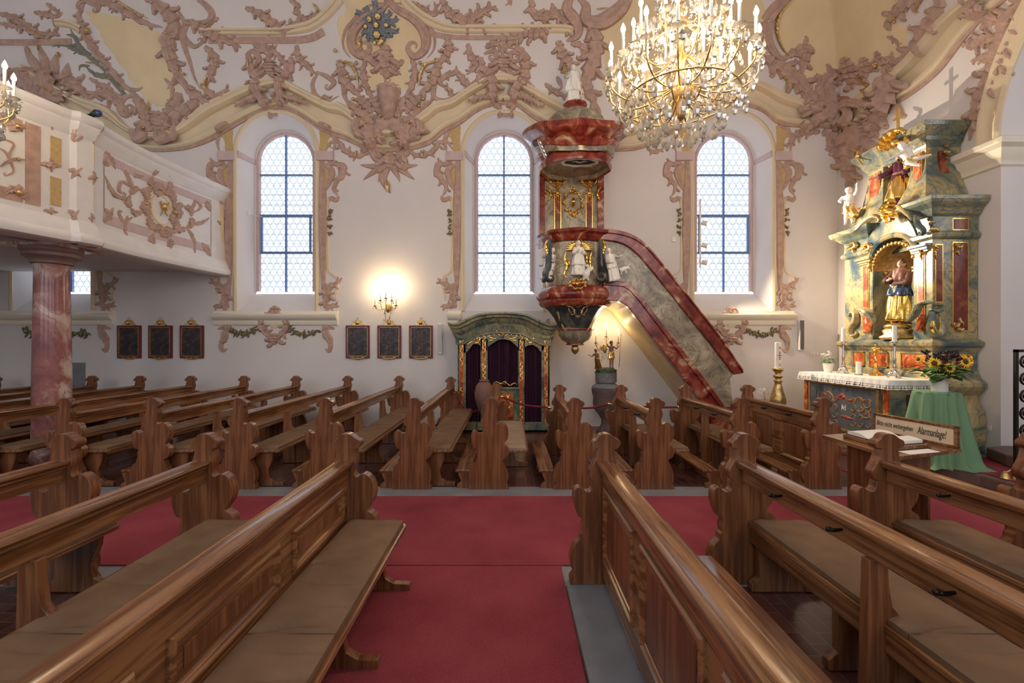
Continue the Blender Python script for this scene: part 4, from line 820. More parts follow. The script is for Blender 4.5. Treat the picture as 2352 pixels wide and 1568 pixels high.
for i, (x0, x1) in enumerate(((271, 327), (343, 398), (415, 470), (795, 850), (868, 922), (940, 995))):
    c = P((x0+x1)/2, 785, NW); t = thing('framed_painting', (c.x, NW, c.z-.32), pls[i], 'painting', 'station of the cross paintings on the north wall'); w_ = .232; h_ = .645
    m = MB()
    for b in ((-w_, 0, w_, .035), (-w_, h_-.035, w_, h_), (-w_, .035, -w_+.035, h_-.035), (w_-.035, .035, w_, h_-.035)): m.box(b[0], -.04, b[1], b[2], 0, b[3])
    m.build('frame', M_FRAME, t, bevel=.006)
    m = MB(); g = .035
    for b in ((-w_+g, g, w_-g, g+.008), (-w_+g, h_-g-.008, w_-g, h_-g), (-w_+g, g, -w_+g+.008, h_-g), (w_-g-.008, g, w_-g, h_-g)): m.box(b[0], -.043, b[1], b[2], -.02, b[3])
    m.build('gold_slip', M_OGOLD, t)
    MB().box(-w_+.03, -.02, .03, w_-.03, -.005, h_-.03).build('canvas', m_painting(i), t)
    m = MB(); m.prism([(-.11, h_-.01), (-.12, h_+.02), (-.08, h_+.035), (-.07, h_+.08), (-.03, h_+.11), (0, h_+.115), (.03, h_+.11), (.07, h_+.08), (.08, h_+.035), (.12, h_+.02), (.11, h_-.01)], -.05, -.01, 'y')
    m.ball((0, -.05, h_+.05), .04, 10, 6); m.box(-.006, -.035, h_+.11, .006, -.02, h_+.17); m.box(-.028, -.035, h_+.145, .028, -.02, h_+.157)
    m.build('gilded_crest', M_OGOLD, t, SM, bevel=.008)
    m = MB(); pts = [(-.14, -.015), (-.10, .0), (-.06, -.02), (0, -.012), (.06, -.02), (.10, 0), (.14, -.015)]
    m.tube([(x, -.045, z+.012) for x, z in smoothpts(pts, 4)], .014, 6); m.ball((0, -.045, -.01), .022); m.build('gilded_foot', M_OGOLD, t, True)
def sconce(px, D, pz, cands, arms_z, label, energy):
    c = P(px, pz, D); t = thing('wall_candelabrum', tuple(c), label, 'wall lamp'); s = D/F
    MB().lathe([(.0, -.12), (.02, -.11), (.05, -.06), (.03, -.02), (.045, .02), (.02, .06), (.0, .07)], (0, 0, 0), 14).build('stem', M_OGOLD, t, True)
    m = MB(); m.lathe([(.001, 0), (.05, .0), (.055, .02), (.02, .03), (.001, .03)], (0, 0, 0), 16); m.v = [(x, NW-c.y-z, y-.0) for x, y, z in m.v]; m.tube([(0, 0, 0), (0, NW-c.y, 0)], .012); m.build('wall_plate', M_OGOLD, t, SM)
    crys = MB(); rnd = random.Random(px)
    for k, (dx, y0, y1, dy) in enumerate(cands):
        x = dx*s; z0 = (pz-y0)*s; z1 = (pz-y1)*s
        arm = MB().tube(smoothpts([(0, 0, -.02), (x*.35, -dy*.5, -.05), (x*.75, -dy, -.07+z0*.2), (x, -dy, z0-.03)], 6), .007, 6).build('arm', M_OGOLD, t, True)
        MB().lathe([(.002, z0-.03), (.03, z0-.015), (.035, z0-.005), (.012, z0), (.012, z0+.012), (.0, z0+.012)], (x, -dy, 0), 12).build('drip_pan', M_OGOLD, arm, SM)
        MB().tube([(x, -dy, z0), (x, -dy, z1)], .009, 8).build('candle', M_WAX, arm, True)
        MB().lathe([(.0005, z1), (.008, z1+.01), (.006, z1+.03), (.0005, z1+.05)], (x, -dy, 0), 8).build('bulb', M_BULB, arm, True)
        for q_ in range(5):
            a = rnd.random()*6.3; crys.lathe([(.0005, -.03), (.006, -.02), (.004, 0), (.0005, .004)], (x+.034*math.cos(a), -dy+.034*math.sin(a), z0-.03-.02*rnd.random()), 5)
        light('POINT', 'candelabrum_light', c+Vector((x, -dy-.012, z1+.07)), energy, (1, .74, .40), .02)
    for q_ in range(16): a = rnd.random()*6.3; r = .08*rnd.random()+.02; crys.lathe([(.0005, -.05), (.010, -.03), (.005, 0), (.0005, .004)], (r*math.cos(a), r*.6*math.sin(a)-.02, -.04-.22*rnd.random()), 5)
    crys.build('crystal_drops', M_CRYS, t)['kind'] = 'stuff'; return t
sconce(891, 8.84, 704, [(-28, 702, 671, .05), (-14, 690, 667, .10), (-1, 685, 655, .12), (12, 690, 667, .10), (20, 701, 668, .05)], 0, 'five-candle gilt wall light with crystals, glowing above the right three paintings', 2.6)
sconce(1389, 8.80, 797, [(-22, 786, 760, .07), (1, 772, 746, .1), (29, 786, 760, .07)], 0, 'three-candle gilt wall light glowing behind the figures on the stone font', 2.1)
t = thing('wall_speaker', tuple(P(1011, 812, NW)), 'slim white column loudspeaker right of the rightmost painting', 'loudspeaker')
MB().box(-.04, -.07, 0, .045, -.01, .6).build('housing', M_WHITE, t, bevel=.01); MB().box(-.03, -.075, .03, .035, -.068, .57).build('grille', simple('pale_grille', srgb(200, 196, 188), .7), t); MB().box(-.01, -.02, .2, .01, 0, .3).build('bracket', M_WHITE, t)
t = thing('wall_speaker', tuple(P(1836, 804, NW)), 'slim column loudspeaker with dark grille, right of the last window', 'loudspeaker')
MB().box(-.04, -.10, 0, .05, -.01, .6).build('housing', M_WHITE, t, bevel=.01); MB().box(-.046, -.106, .015, .03, -.098, .585).build('grille', simple('dark_grille', srgb(96, 94, 98), .7), t); MB().box(-.01, -.02, .2, .01, 0, .3).build('bracket', M_WHITE, t)
t = tag(MB().box(-.04, -.035, -.05, .04, 0, .05).build('alarm_sensor', M_WHITE, None, bevel=.01, loc=P(1547, 550, NW)), 'small white alarm sensor on the wall left of the last window', 'sensor')
t = tag(MB().box(-.16, -.012, 0, .16, 0, .52).build('wall_grille', M_STONE, None, loc=P(178, 893, NW)), 'flat grey vent panel low on the wall right of the marble column', 'vent')
for px, py, lb in ((1869, 812, 'double socket plate on the wall left of the side altar'),):
    t = thing('socket_plate', tuple(P(px, py, NW)), lb, 'socket'); MB().box(-.08, -.012, -.035, .08, 0, .035).build('plate', M_PAPER, t, bevel=.004)
    for sx in (-.04, .04): m = MB(); m.lathe([(.001, 0), (.022, 0), (.024, .004), (.001, .004)], (0, 0, 0), 14); m.v = [(x+sx, -.012-z, y) for x, y, z in m.v]; m.build('outlet', M_WALL, t)
# spotlights on the left reveal of the last window
t = thing('spotlight_track', (3.72, 8.83, 3.1), 'white spotlight rail with three lamp heads beside the last window', 'spotlight')
MB().box(-.02, .02, 0, .01, .04, 1.35).build('rail', M_WHITE, t)
for z in (.12, .45, .88):
    h_ = MB().tube([(.02, 0, z), (.09, -.05, z-.03), (.10, -.055, z-.033)], [.045, .05, .05], 14).build('lamp_head', M_WHITE, t, SM)
    MB().ball((.102, -.057, z-.034), .035, 10, 6).build('lamp_lens', m_emit('warm_lamp_lens', (1, .85, .6), 2) if 'warm_lamp_lens' not in MATS else MATS['warm_lamp_lens'], h_, True)
t = tag(MB().box(-.03, -.03, -.04, .03, 0, .03).tube([(.03, -.015, 0), (.1, .0, -.05), (.26, .02, -.08)], .005).build('cable_clip', M_WHITE, None, loc=P(571, 488, NW)), 'small white bracket with cable left of the first full window', 'bracket')

# ================================================================ CONFESSIONAL
KD = 8.42; KO = P(1156, 787, KD); KO.z = 0; KO.y = KD
cf = thing('confessional', (KO.x, KD, 0), 'blue-green marbled confessional with gilt carving and dark purple curtains', 'confessional')
def kp(x, y): p = P(*RK((x, y)), KD); return (p.x-KO.x, p.z)
def kplate(pts, y0, y1, name, mat, bev=.004): return MB().prism([kp(*p) for p in pts], y0, y1, 'y').build(name, mat, cf, bevel=bev)
top = smoothpts([(50,200),(120,214),(200,190),(280,150),(380,112),(500,92),(650,86),(800,92),(930,112),(1030,160),(1120,200),(1200,224),(1285,224)], 6)
m = MB(); prof = [(0, .34), (0, -.20), (.03, -.20), (.05, -.15), (.09, -.14), (.11, -.09), (.17, -.07), (.20, -.03), (.34, -.01), (.36, -.04), (.385, -.04), (.40, -.0), (.40, .34)]
rings = []
for x, y in top:
    X_, Z_ = kp(x, y); e = (X_)/1.0; rings.append([(X_*(1-.13*min(1, dz/.2)), yy, Z_-dz) for dz, yy in prof])
m.loft(rings, False, False); m.add(rings[0], [tuple(range(len(rings[0])))]); m.add(rings[-1], [tuple(range(len(rings[0])))])
m.build('curved_cornice', M_BM, cf, SM)
fz = lambda pts: [(x, y) for x, y in pts]
kplate([(160,400),(160,330),(300,250),(430,190),(650,170),(880,190),(1000,240),(1185,340),(1185,400),(1095,540),(1050,478),(1000,450),(950,455),(905,480),(905,520),(832,520),(832,480),(790,440),(740,400),(660,385),(600,400),(540,440),(490,475),(490,520),(415,520),(415,465),(380,440),(330,440),(290,490),(245,540),(160,540)], .0, .05, 'arched_header', M_BM)
pil = []
for a, b in ((160, 245), (410, 492), (832, 908), (1095, 1185)):
    kplate([(a, 380), (b, 380), (b, 1400), (a, 1400)], -.0, .06, 'pilaster', M_BM)
    cx_ = (a+b)/2+(-6 if a == 160 else 8 if a == 1095 else 0); wq = 20
    kplate([(cx_-wq, 400), (cx_+wq, 400), (cx_+wq, 1340), (cx_-wq, 1340)], -.012, .0, 'orange_strip', M_OR)
    m = MB()
    for sx in (-wq-2, wq-2): m.prism([kp(cx_+sx, 395), kp(cx_+sx+4, 395), kp(cx_+sx+4, 1345), kp(cx_+sx, 1345)], -.018, 0, 'y')
    m.build('gilt_edge', M_GOLD, cf)
    sl_ = []
    for y0, y1 in ((400, 690), (930, 1330)) if a in (160, 1095) else ((320, 530), (650, 840), (1080, 1290)):
        n = 6
        for k in range(n):
            y = y0+(y1-y0)*k/n; d = 1 if k % 2 else -1
            sl_.append(([(cx_-9*d, y), (cx_+12*d, y+10), (cx_+9*d, y+28), (cx_-4*d, y+42)], 13, 3, 0, d))
    relief('gilt_vine', M_GOLD, cf, RK, 4.9, sl_, planeY(KD-.012), .6)
kplate([(140,350),(1195,350),(1195,385),(140,385)], -.05, .06, 'capital_band', M_BM) if 0 else None
for a, b in ((140, 250), (1090, 1200)): kplate([(a, 345), (b, 350), (b-8, 385), (a+8, 380)], -.05, .06, 'capital_block', M_BM, .01)
kplate([(150,1320),(1190,1320),(1190,1410),(150,1410)], -.02, .5, 'plinth', M_BM, .01)
for a in (150, 1190):
    X_ = kp(a, 700)[0]; MB().box(min(X_, X_+.03*(1 if a < 500 else -1)), 0, .0, max(X_, X_+.03*(1 if a < 500 else -1)), .55, 2.1).build('side_wall', M_BM, cf)
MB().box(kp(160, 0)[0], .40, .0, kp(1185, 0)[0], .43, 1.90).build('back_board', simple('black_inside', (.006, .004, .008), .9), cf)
M_CURT = simple('purple_velvet', srgb(58, 22, 44), .8, spec=.3, noise_amt=.2)
for a, b, yb_ in ((240, 420, 1330), (485, 838, 960), (900, 1100, 1330)):
    m = MB(); r0 = []; r1 = []
    n = int((b-a)/3)
    for k in range(n+1):
        x = a+(b-a)*k/n; d = .10+.022*math.sin(k*.55+math.sin(k*.21)*2); X_, Z0 = kp(x, 385); _, Z1 = kp(x, yb_); r0.append((X_, d, Z0)); r1.append((X_+.01*math.sin(k*.2), d+.01*math.sin(k*.9), max(.06, Z1)))
    m.loft([r0, r1], False, False); m.build('curtain', M_CURT, cf, True)
kplate([(490,930),(845,930),(845,1400),(490,1400)], .01, .045, 'half_door', M_BM)
kplate([(480,925),(850,925),(850,950),(480,950)], -.03, .05, 'door_ledge', M_BM, .008)
kplate([(600,992),(778,992),(778,1290),(600,1290)], -.005, .012, 'door_panel', M_OR)
m = MB()
for q_ in ([(596,988),(782,988),(782,994),(596,994)], [(596,988),(602,988),(602,1294),(596,1294)], [(776,988),(782,988),(782,1294),(776,1294)]): m.prism([kp(*p) for p in q_], -.014, 0, 'y')
m.build('gilt_edge', M_GOLD, cf)
relief('gilt_carving', M_GOLD, cf, RK, 4.9, [([(700,1010),(720,1050),(690,1090)], 26, 3, 0, 1), ([(740,1010),(710,1060),(740,1110)], 22, 3, 0, -1), ([(690,1120),(730,1160),(700,1220),(735,1270)], 26, 5), ([(750,1130),(720,1190),(750,1240)], 18, 3)], planeY(KD-.01))
relief('gilt_crest', M_GOLD, cf, RK, 4.9, [([(655,905),(670,868),(690,862)], 20, 2, 0, 1), ([(655,900),(590,865),(545,890)], 18, 4), ([(690,870),(740,905),(770,890),(800,880),(825,905)], 20, 5), ([(600,900),(650,880),(690,900)], 16, 3)], planeY(KD-.03), mir=None)
relief('gilt_carving', M_GOLD, cf, RK, 4.9, [([(660,370),(660,330),(660,290)], 60, 4), ([(640,350),(590,320),(600,290)], 26, 3, 0, 1), ([(600,380),(570,350),(540,300)], 26, 4), ([(600,370),(550,380),(510,360)], 24, 3, 0, 1), ([(560,400),(520,400),(500,430)], 26, 3), ([(560,350),(555,310),(575,285)], 22, 3)], planeY(KD-.0), .5, mir=661)
for mr in (0, 1):
    fx = (lambda x: x) if not mr else (lambda x: 1338-x)
    relief('gilt_carving', M_GOLD, cf, RK, 4.9, [([(fx(260), 500), (fx(275), 440), (fx(320), 400)], 26, 4), ([(fx(300), 440), (fx(340), 400), (fx(330), 380)], 30, 3, 0, 1), ([(fx(330), 415), (fx(370), 380), (fx(400), 350)], 34, 4), ([(fx(350), 420), (fx(390), 425), (fx(405), 380)], 28, 3, 0, -1), ([(fx(262), 470), (fx(258), 430), (fx(290), 410)], 22, 3)], planeY(KD))
# ================================================================ URN, ROPE, FONT
uo = P(1112, 940, 7.75); t = thing('clay_urn', (uo.x, uo.y, .49), 'rust-brown clay urn with small tap in front of the confessional', 'urn')
MB().lathe([(.001, 0), (.08, .0), (.12, .08), (.158, .22), (.162, .32), (.14, .42), (.10, .48), (.075, .50), (.09, .515), (.085, .53), (.001, .53)], (0, 0, 0), 32).build('pot', simple('brown_clay', srgb(122, 86, 76), .7, noise_amt=.08), t, SM)
MB().tube([(0, -.11, .10), (0, -.19, .10), (0, -.195, .06)], .011, 8).box(-.006, -.17, .11, .006, -.16, .15).build('tap', M_SILVER, t, True)
s_ = thing('urn_stand', (uo.x, uo.y, 0), 'thin black metal tripod stand carrying the clay urn', 'stand')
m = MB(); m.tube([(.10*math.cos(a), .10*math.sin(a), .48) for a in [2*PI*k/16 for k in range(17)]], .007, 6); m.build('ring', M_IRON, s_, True)
for k in range(3): a = 2*PI*k/3+.5; MB().tube([(.10*math.cos(a), .10*math.sin(a), .48), (.2*math.cos(a), .2*math.sin(a), .008)], .007, 6).build('leg', M_IRON, s_, True)
def rope(pts, label):
    o = MB().tube(smoothpts([P(*p) for p in pts], 8), .017, 8).build('barrier_rope', M_RED, None, True); tag(o, label, 'rope')
    for p in (pts[0], pts[-1]): q_ = P(*p); MB().tube([q_+Vector((-.03, 0, .01)), q_, q_+Vector((.03, 0, -.005))], .022, 10).build('brass_end', M_GOLD, o, True)
rope([(1046, 897, 8.3), (1057, 925, 8.25), (1075, 945, 8.2), (1095, 943, 8.15), (1122, 930, 8.1)], 'dark red barrier rope sagging left of the clay urn')
rope([(1153, 911, 7.6), (1170, 918, 7.6), (1205, 930, 7.5), (1262, 936, 7.4)], 'dark red barrier rope between the clay urn and the right block of pews')
rope([(1330, 937, 7.2), (1360, 936, 7.2), (1400, 928, 7.1)], 'short dark red barrier rope in front of the stone font')
rope([(1455, 932, 7.6), (1500, 935, 7.6), (1560, 935, 7.6)], 'dark red barrier rope stretched below the pulpit stair')
rope([(1625, 960, 7.9), (1655, 948, 7.8), (1690, 922, 7.7)], 'dark red barrier rope slanting at the foot of the pulpit stair')
fo = (1.77, 8.35); t = thing('baptismal_font', (fo[0], fo[1], 0), 'brown carved stone font with lid behind the pews under the pulpit', 'font')
MB().lathe([(.001, 0), (.17, 0), (.17, .05), (.12, .10), (.09, .16), (.08, .24), (.12, .32), (.2, .42), (.235, .55), (.225, .66), (.25, .74), (.26, .78), (.26, .82), (.24, .83), (.001, .83)], (0, 0, 0), 32, fn=lambda a, z: 1+.03*math.cos(a*8)*(.2 < z < .75)).build('bowl', simple('brown_sandstone', srgb(104, 84, 78), .7, noise_amt=.2, bump=.3), t, SM)
MB().lathe([(.001, .831), (.25, .831), (.25, .86), (.22, .875), (.15, .93), (.001, .93)], (0, 0, 0), 32).build('lid', M_STONE, t, SM)
MB().lathe([(.001, .931), (.195, .931), (.195, 1.08), (.2, 1.10), (.001, 1.10)], (0, 0, 0), 32, fn=lambda a, z: 1+.02*math.sin(a*14)).build('drum', simple('grey_fluted_stone', srgb(120, 116, 116), .5, noise_amt=.25, nscale=20), t, SM)
# ================================================================ CARVED FIGURES
def fig(name, loc, h, rz, skin, robes, arms, label=None, cat='statue', legs=None, hair=None, head=1., fat=1., lean=(0, 0), hairlong=False, parent=None, seed=0, tilt=0, beard=False):
    """standing figure, facing -y, height 1 before scaling. arms: (elbow, hand) for +x and -x side"""
    t = bpy.data.objects.new(name, None); COL.objects.link(t); t.location = loc
    if label: tag(t, label, cat)
    Rm = Matrix.Rotation(rz, 3, 'Z') @ Matrix.Rotation(tilt, 3, 'Y')
    def tf(v):
        v = Vector(v); v.x += lean[0]*v.z; v.y += lean[1]*v.z; return Rm @ v*h
    b = MB(); hz = .925; hs = head
    b.ball((0, -.005, hz), .062*hs, 14, 10, (.86, 1.0, 1.14)); b.ball((0, -.064*hs, hz-.006), .013*hs, 6, 5, (.7, 1, 1.4)); b.ball((0, -.045*hs, hz-.046*hs), .02*hs, 8, 5)
    for sx in (-1, 1): b.ball((sx*.022*hs, -.050*hs, hz+.008*hs), .011*hs, 6, 5); b.ball((sx*.054*hs, .0, hz-.002), .014*hs, 6, 5, (.5, 1, 1.3))
    b.tube([(0, 0, .78), (0, -.002, .89)], [.034*fat, .028*fat], 10)
    el = lambda rx, ry, z, cx=0, cy=0: [(cx+rx*fat*math.cos(2*PI*k/16), cy+ry*fat*math.sin(2*PI*k/16), z) for k in range(16)]
    b.loft([el(.05, .045, .46), el(.095, .075, .50), el(.085, .068, .58), el(.08, .062, .63), el(.098, .072, .72), el(.10, .062, .78), el(.045, .04, .82)])
    for sx, (e, hd) in zip((1, -1), arms):
        sh = Vector((sx*.105*fat, 0, .775)); e = Vector(e); hd = Vector(hd); mid = sh.lerp(e, .5)
        b.tube([sh-Vector((sx*.03, 0, 0)), sh, mid, e, e.lerp(hd, .4), hd], [.03*fat, .036*fat, .031*fat, .025*fat, .024*fat, .016*fat], 10)
        d = (hd-e).normalized(); up = d.orthogonal().normalized(); sd = d.cross(up); b.ball(hd+d*.02, .021*fat, 8, 6, (1, .75, 1))
        for i, (o_, ln) in enumerate(((-.015, .030), (-.005, .038), (.005, .036), (.014, .028))):
            s0 = hd+d*.03+sd*o_; b.tube([s0, s0+d*ln*.6+up*.004, s0+d*ln+up*.014], [.0062, .0058, .004], 6)
        s0 = hd+d*.012+sd*.018; b.tube([s0, s0+d*.012+sd*.012, s0+d*.026+sd*.012], [.007, .0062, .0045], 6)
    if legs is None: legs = (((.045, -.02, .27), (.05, 0, .03)), ((-.045, -.01, .27), (-.05, .01, .03)))
    for sx, (k_, a_) in zip((1, -1), legs):
        hp = Vector((sx*.048*fat, 0, .49)); k_ = Vector(k_); a_ = Vector(a_)
        b.tube([hp, hp.lerp(k_, .5), k_, k_.lerp(a_, .35), a_], [.058*fat, .052*fat, .036*fat, .036*fat, .02*fat], 10)
        fd = Vector((0, -1, -.15)); b.tube([a_+Vector((0, .015, -.006)), a_+fd*.04, a_+fd*.075], [.02*fat, .02*fat, .012*fat], 8)
    b.v = [tf(v) for v in b.v]; o = b.build('figure', skin, t, True)
    rm = o.modifiers.new('fuse', 'REMESH'); rm.mode = 'VOXEL'; rm.voxel_size = max(.0045, .0085*h); rm.use_smooth_shade = True
    rnd = random.Random(seed)
    for nm, mat, z0, z1, r0, r1, fold in robes:
        m = MB(); rings = []; n = 44; ph = rnd.random()*6; ph2 = rnd.random()*6
        for i in range(15):
            u = i/14; z = z0+(z1-z0)*u; body = .10 if z > .6 else .11; rr = r0+(r1-r0)*u**.8
            if .55 < z < .68: rr *= .9
            ring = []
            for k in range(n):
                a = 2*PI*k/n; f = fold*(1-u*.55)*(.6*math.sin(7*a+ph+3.5*u)+.4*math.sin(11*a+ph2-5*u)+.3*math.sin(4*a+2*u+ph))
                ring.append((math.cos(a)*(rr+f)*1.05, math.sin(a)*(rr+f)*.78, z+(.012*math.sin(5*a+ph) if i == 0 else 0)))
            rings.append(ring)
        m.loft(rings, True, True); m.v = [tf(v) for v in m.v]; m.build(nm, mat, t, True)
        if z1 > .75:
            for sx, (e, hd) in zip((1, -1), arms):
                sh = Vector((sx*.095, 0, .775)); e = Vector(e); m = MB(); q_ = e.lerp(Vector(hd), .45); n = 20; 
                m.tube([sh-Vector((sx*.03, 0, -.01)), sh, sh.lerp(e, .5), e, q_], [.04, .052, .046, .046, .052], 12); m.v = [tf(v) for v in m.v]; m.build('sleeve', mat, t, True)
    if hair:
        m = MB(); fn = lambda a, z: 1+.07*math.sin(9*a+z*90)
        m.lathe([(.064*hs*math.sin(q_), .072*hs*-math.cos(q_)) for q_ in [PI*(.48+.52*i/6) for i in range(7)]]+[(.0005, .0725*hs)], (0, .004, hz+.004), 18, .95, 1.06, fn)
        m.ball((0, .028*hs, hz-.01), .05*hs, 12, 8, (1.15, .8, 1.25))
        if hairlong: m.ball((0, .04, hz-.06), .05, 12, 8, (1.2, .7, 1.7))
        if beard: m.ball((0, -.045, hz-.055), .026, 10, 7, (1, .8, 1.4))
        m.v = [tf(v) for v in m.v]; m.build('hair', hair, t, True)
    if parent: t.parent = parent; t.location = Vector(loc)-parent.location
    return t
M_SKIN = simple('painted_flesh', srgb(206, 164, 140), .5); M_HAIR = simple('brown_painted_hair', srgb(84, 54, 38), .6)
M_PURP = simple('purple_lacquer', srgb(96, 40, 70), .3); M_BLUEL = simple('blue_lacquer', srgb(52, 74, 104), .3); M_ROSE = simple('rose_brown_lacquer', srgb(142, 100, 90), .5)
# ================================================================ PULPIT
PC = Vector((1.17, 8.1, 0)); pu = thing('pulpit', tuple(PC), 'marbled pulpit with sounding board, gilt reliefs and descending stair on the wall', 'pulpit')
def pl(name, prof, mat, seg=8, fn=None, sy=.95, smooth=SM, warp=True, sx=1.):
    m = MB(); n = 8
    # eight-sided plan with softened corners
    rings = []
    for r, z in prof:
        ring = []
        for k in range(48):
            a = 2*PI*k/48; q_ = (a % (PI/4))-PI/8; oct_ = math.cos(PI/8)/math.cos(q_); rr = r*(oct_*.75+.25)*1.04
            zz = z-(.22*max(0, -math.sin(a))**1.5*max(0, min(1, (z-4.86)/.14, (5.5-z)/.12)) if warp else 0)
            ring.append((rr*math.cos(a)*sx, rr*math.sin(a)*sy, zz))
        rings.append(ring)
    m.loft(rings, True, not warp); return m.build(name, mat, pu, smooth)
pl('rim_rail', [(.50, 3.36), (.56, 3.38), (.58, 3.42), (.60, 3.47), (.66, 3.50), (.67, 3.54), (.62, 3.56), (.5, 3.56)], M_RM, warp=0)
pl('basket', [(.47, 2.60), (.50, 2.68), (.49, 2.9), (.50, 3.2), (.50, 3.38)], M_GM, warp=0)
pl('base_moulding', [(.5, 2.63), (.56, 2.62), (.63, 2.57), (.665, 2.49), (.66, 2.42), (.62, 2.38), (.62, 2.33), (.58, 2.28), (.53, 2.27)], M_RM, warp=0)
pl('corbel', [(.54, 2.28), (.46, 2.22), (.37, 2.10), (.31, 1.98), (.28, 1.90)], M_BMD, warp=0)
pl('corbel_ring', [(.28, 1.92), (.33, 1.90), (.33, 1.88), (.28, 1.86)], M_RM, warp=0)
pl('corbel_bowl', [(.29, 1.87), (.28, 1.78), (.23, 1.70), (.15, 1.65), (.13, 1.635)], M_GM, warp=0)
pl('corbel_ring', [(.13, 1.64), (.16, 1.63), (.15, 1.61), (.08, 1.60)], M_RM, warp=0)
m = MB(); m.lathe([(.03, 1.61), (.05, 1.59), (.068, 1.55), (.06, 1.50), (.03, 1.46), (.001, 1.44)], (0, 0, 0), 16, fn=lambda a, z: 1+.08*math.sin(8*a+z*60)); m.build('gilt_pine_cone', M_OGOLD, pu, True)
# back panel
m = MB(); m.box(-.55, .55, 3.5, .58, .88, 4.9); m.build('back_panel', M_GM, pu, bevel=.01)
for x0, x1 in ((-.60, -.50), (.5, .62)): MB().box(x0, .5, 3.5, x1, .88, 4.9).build('side_strip', M_RM, pu, bevel=.008)
def RP(p): return (p[0]/4.9+1200, p[1]/4.9+480)
BD = 8.64
for x0, x1 in ((1493, 1530), (1703, 1740)):
    a, b = P(*RB((x0, 1180)), BD), P(*RB((x1, 1545)), BD); m = MB().box(a.x-PC.x, BD-8.1-.03, 3.6, b.x-PC.x, BD-8.1+.02, a.z-.35); m.build('red_pilaster', M_RM, pu)
    m = MB()
    for e in (a.x-PC.x-.012, b.x-PC.x): m.box(e, BD-8.1-.035, 3.6, e+.012, BD-8.1, a.z-.33)
    m.build('gilt_edge', M_GOLD, pu)
    c = (x0+x1)/2
    relief('gilt_capital', M_GOLD, pu, RB, 2.904, [([(c, 1340), (c, 1290), (c, 1250)], 40, 3), ([(c, 1240), (c, 1210), (c, 1200)], 36, 2), ([(c, 1250), (c-35, 1230), (c-48, 1200)], 22, 3, 0, 1), ([(c, 1250), (c+35, 1230), (c+48, 1200)], 22, 3, 0, -1), ([(c-22, 1280), (c+22, 1285)], 16, 2), ([(c-20, 1335), (c+20, 1335)], 10)], planeY(BD-.02), .8, .0, .09)
for g_ in ([([(1440, 1260), (1470, 1290), (1450, 1340)], 30, 4), ([(1425, 1275), (1450, 1300)], 18, 2)], [([(1800, 1250), (1775, 1290), (1795, 1340)], 30, 4), ([(1820, 1270), (1790, 1300)], 18, 2)]): relief('gilt_side_leaf', M_GOLD, pu, RB, 2.904, g_, planeY(BD-.02), .8, 0, .08)
relief('gilt_cartouche', M_GOLD, pu, RB, 2.904, [([(1615+52*math.cos(a)-0, 1350+62*math.sin(a)), (1615+64*math.cos(a+.35), 1350+78*math.sin(a+.35)), (1615+52*math.cos(a+.7), 1350+62*math.sin(a+.7))], 22, 3) for a in [i*.7 for i in range(9)]]+[([(1600, 1400), (1625, 1440), (1640, 1450)], 26, 4), ([(1650, 1395), (1625, 1430), (1600, 1445)], 24, 3), ([(1615, 1290), (1625, 1265), (1600, 1255)], 26, 3), ([(1615, 1320), (1615, 1385)], 40, 0)], planeY(BD-.02), .8, 0, .09)
# sounding board
pl('canopy_soffit', [(.01, 4.80), (.5, 4.80), (.56, 4.79), (.60, 4.72)], M_GM)
pl('canopy_lower_band', [(.58, 4.72), (.61, 4.70), (.63, 4.78), (.60, 4.86), (.62, 4.90), (.66, 4.97)], M_RM, fn=None)
pl('canopy_frieze', [(.645, 4.93), (.67, 5.02), (.69, 5.09)], M_GM)
pl('canopy_cornice', [(.66, 5.08), (.72, 5.10), (.76, 5.17), (.74, 5.22), (.82, 5.27), (.90, 5.33), (.90, 5.40), (.80, 5.42), (.64, 5.44), (.56, 5.47)], M_RM)
pl('canopy_dome', [(.62, 5.28), (.60, 5.40), (.54, 5.52), (.45, 5.63), (.33, 5.70), (.24, 5.74), (.17, 5.78)], M_GM, warp=0)
pl('statue_socle', [(.17, 5.77), (.165, 5.82), (.20, 5.85), (.21, 5.88), (.18, 5.90), (.05, 5.90)], M_RM, warp=0)
m = MB(); rings = []
for k in range(29):
    a = 2*PI*k/28; cx_, cy_ = .30*math.cos(a)+.04, .16*math.sin(a)-.25; rings.append([(cx_+.03*math.cos(b)*math.cos(a), cy_+.03*math.cos(b)*math.sin(a), 4.765+.022*math.sin(b)+.006*math.sin(a*20)) for b in [2*PI*j/8 for j in range(8)]])
m.loft(rings, True, False); w_ = m.build('wreath', M_WHITE, pu, True)
MB().lathe([(.001, 4.775), (.27, 4.775), (.27, 4.785), (.001, 4.785)], (.04, -.25, 0), 28, 1, .55).build('dark_oval', simple('blue_black_paint', (.012, .014, .022), .5), w_)
d_ = MB(); d_.ball((.04, -.25, 4.765), .022, 10, 6, (2, 1, .5)); d_.tube([(.04, -.25, 4.76), (.12, -.29, 4.765), (.17, -.25, 4.768)], [.018, .014, .004], 8); d_.tube([(.04, -.25, 4.76), (-.03, -.29, 4.765), (-.09, -.25, 4.768)], [.018, .014, .004], 8); d_.build('white_dove', M_WHITE, w_, True)
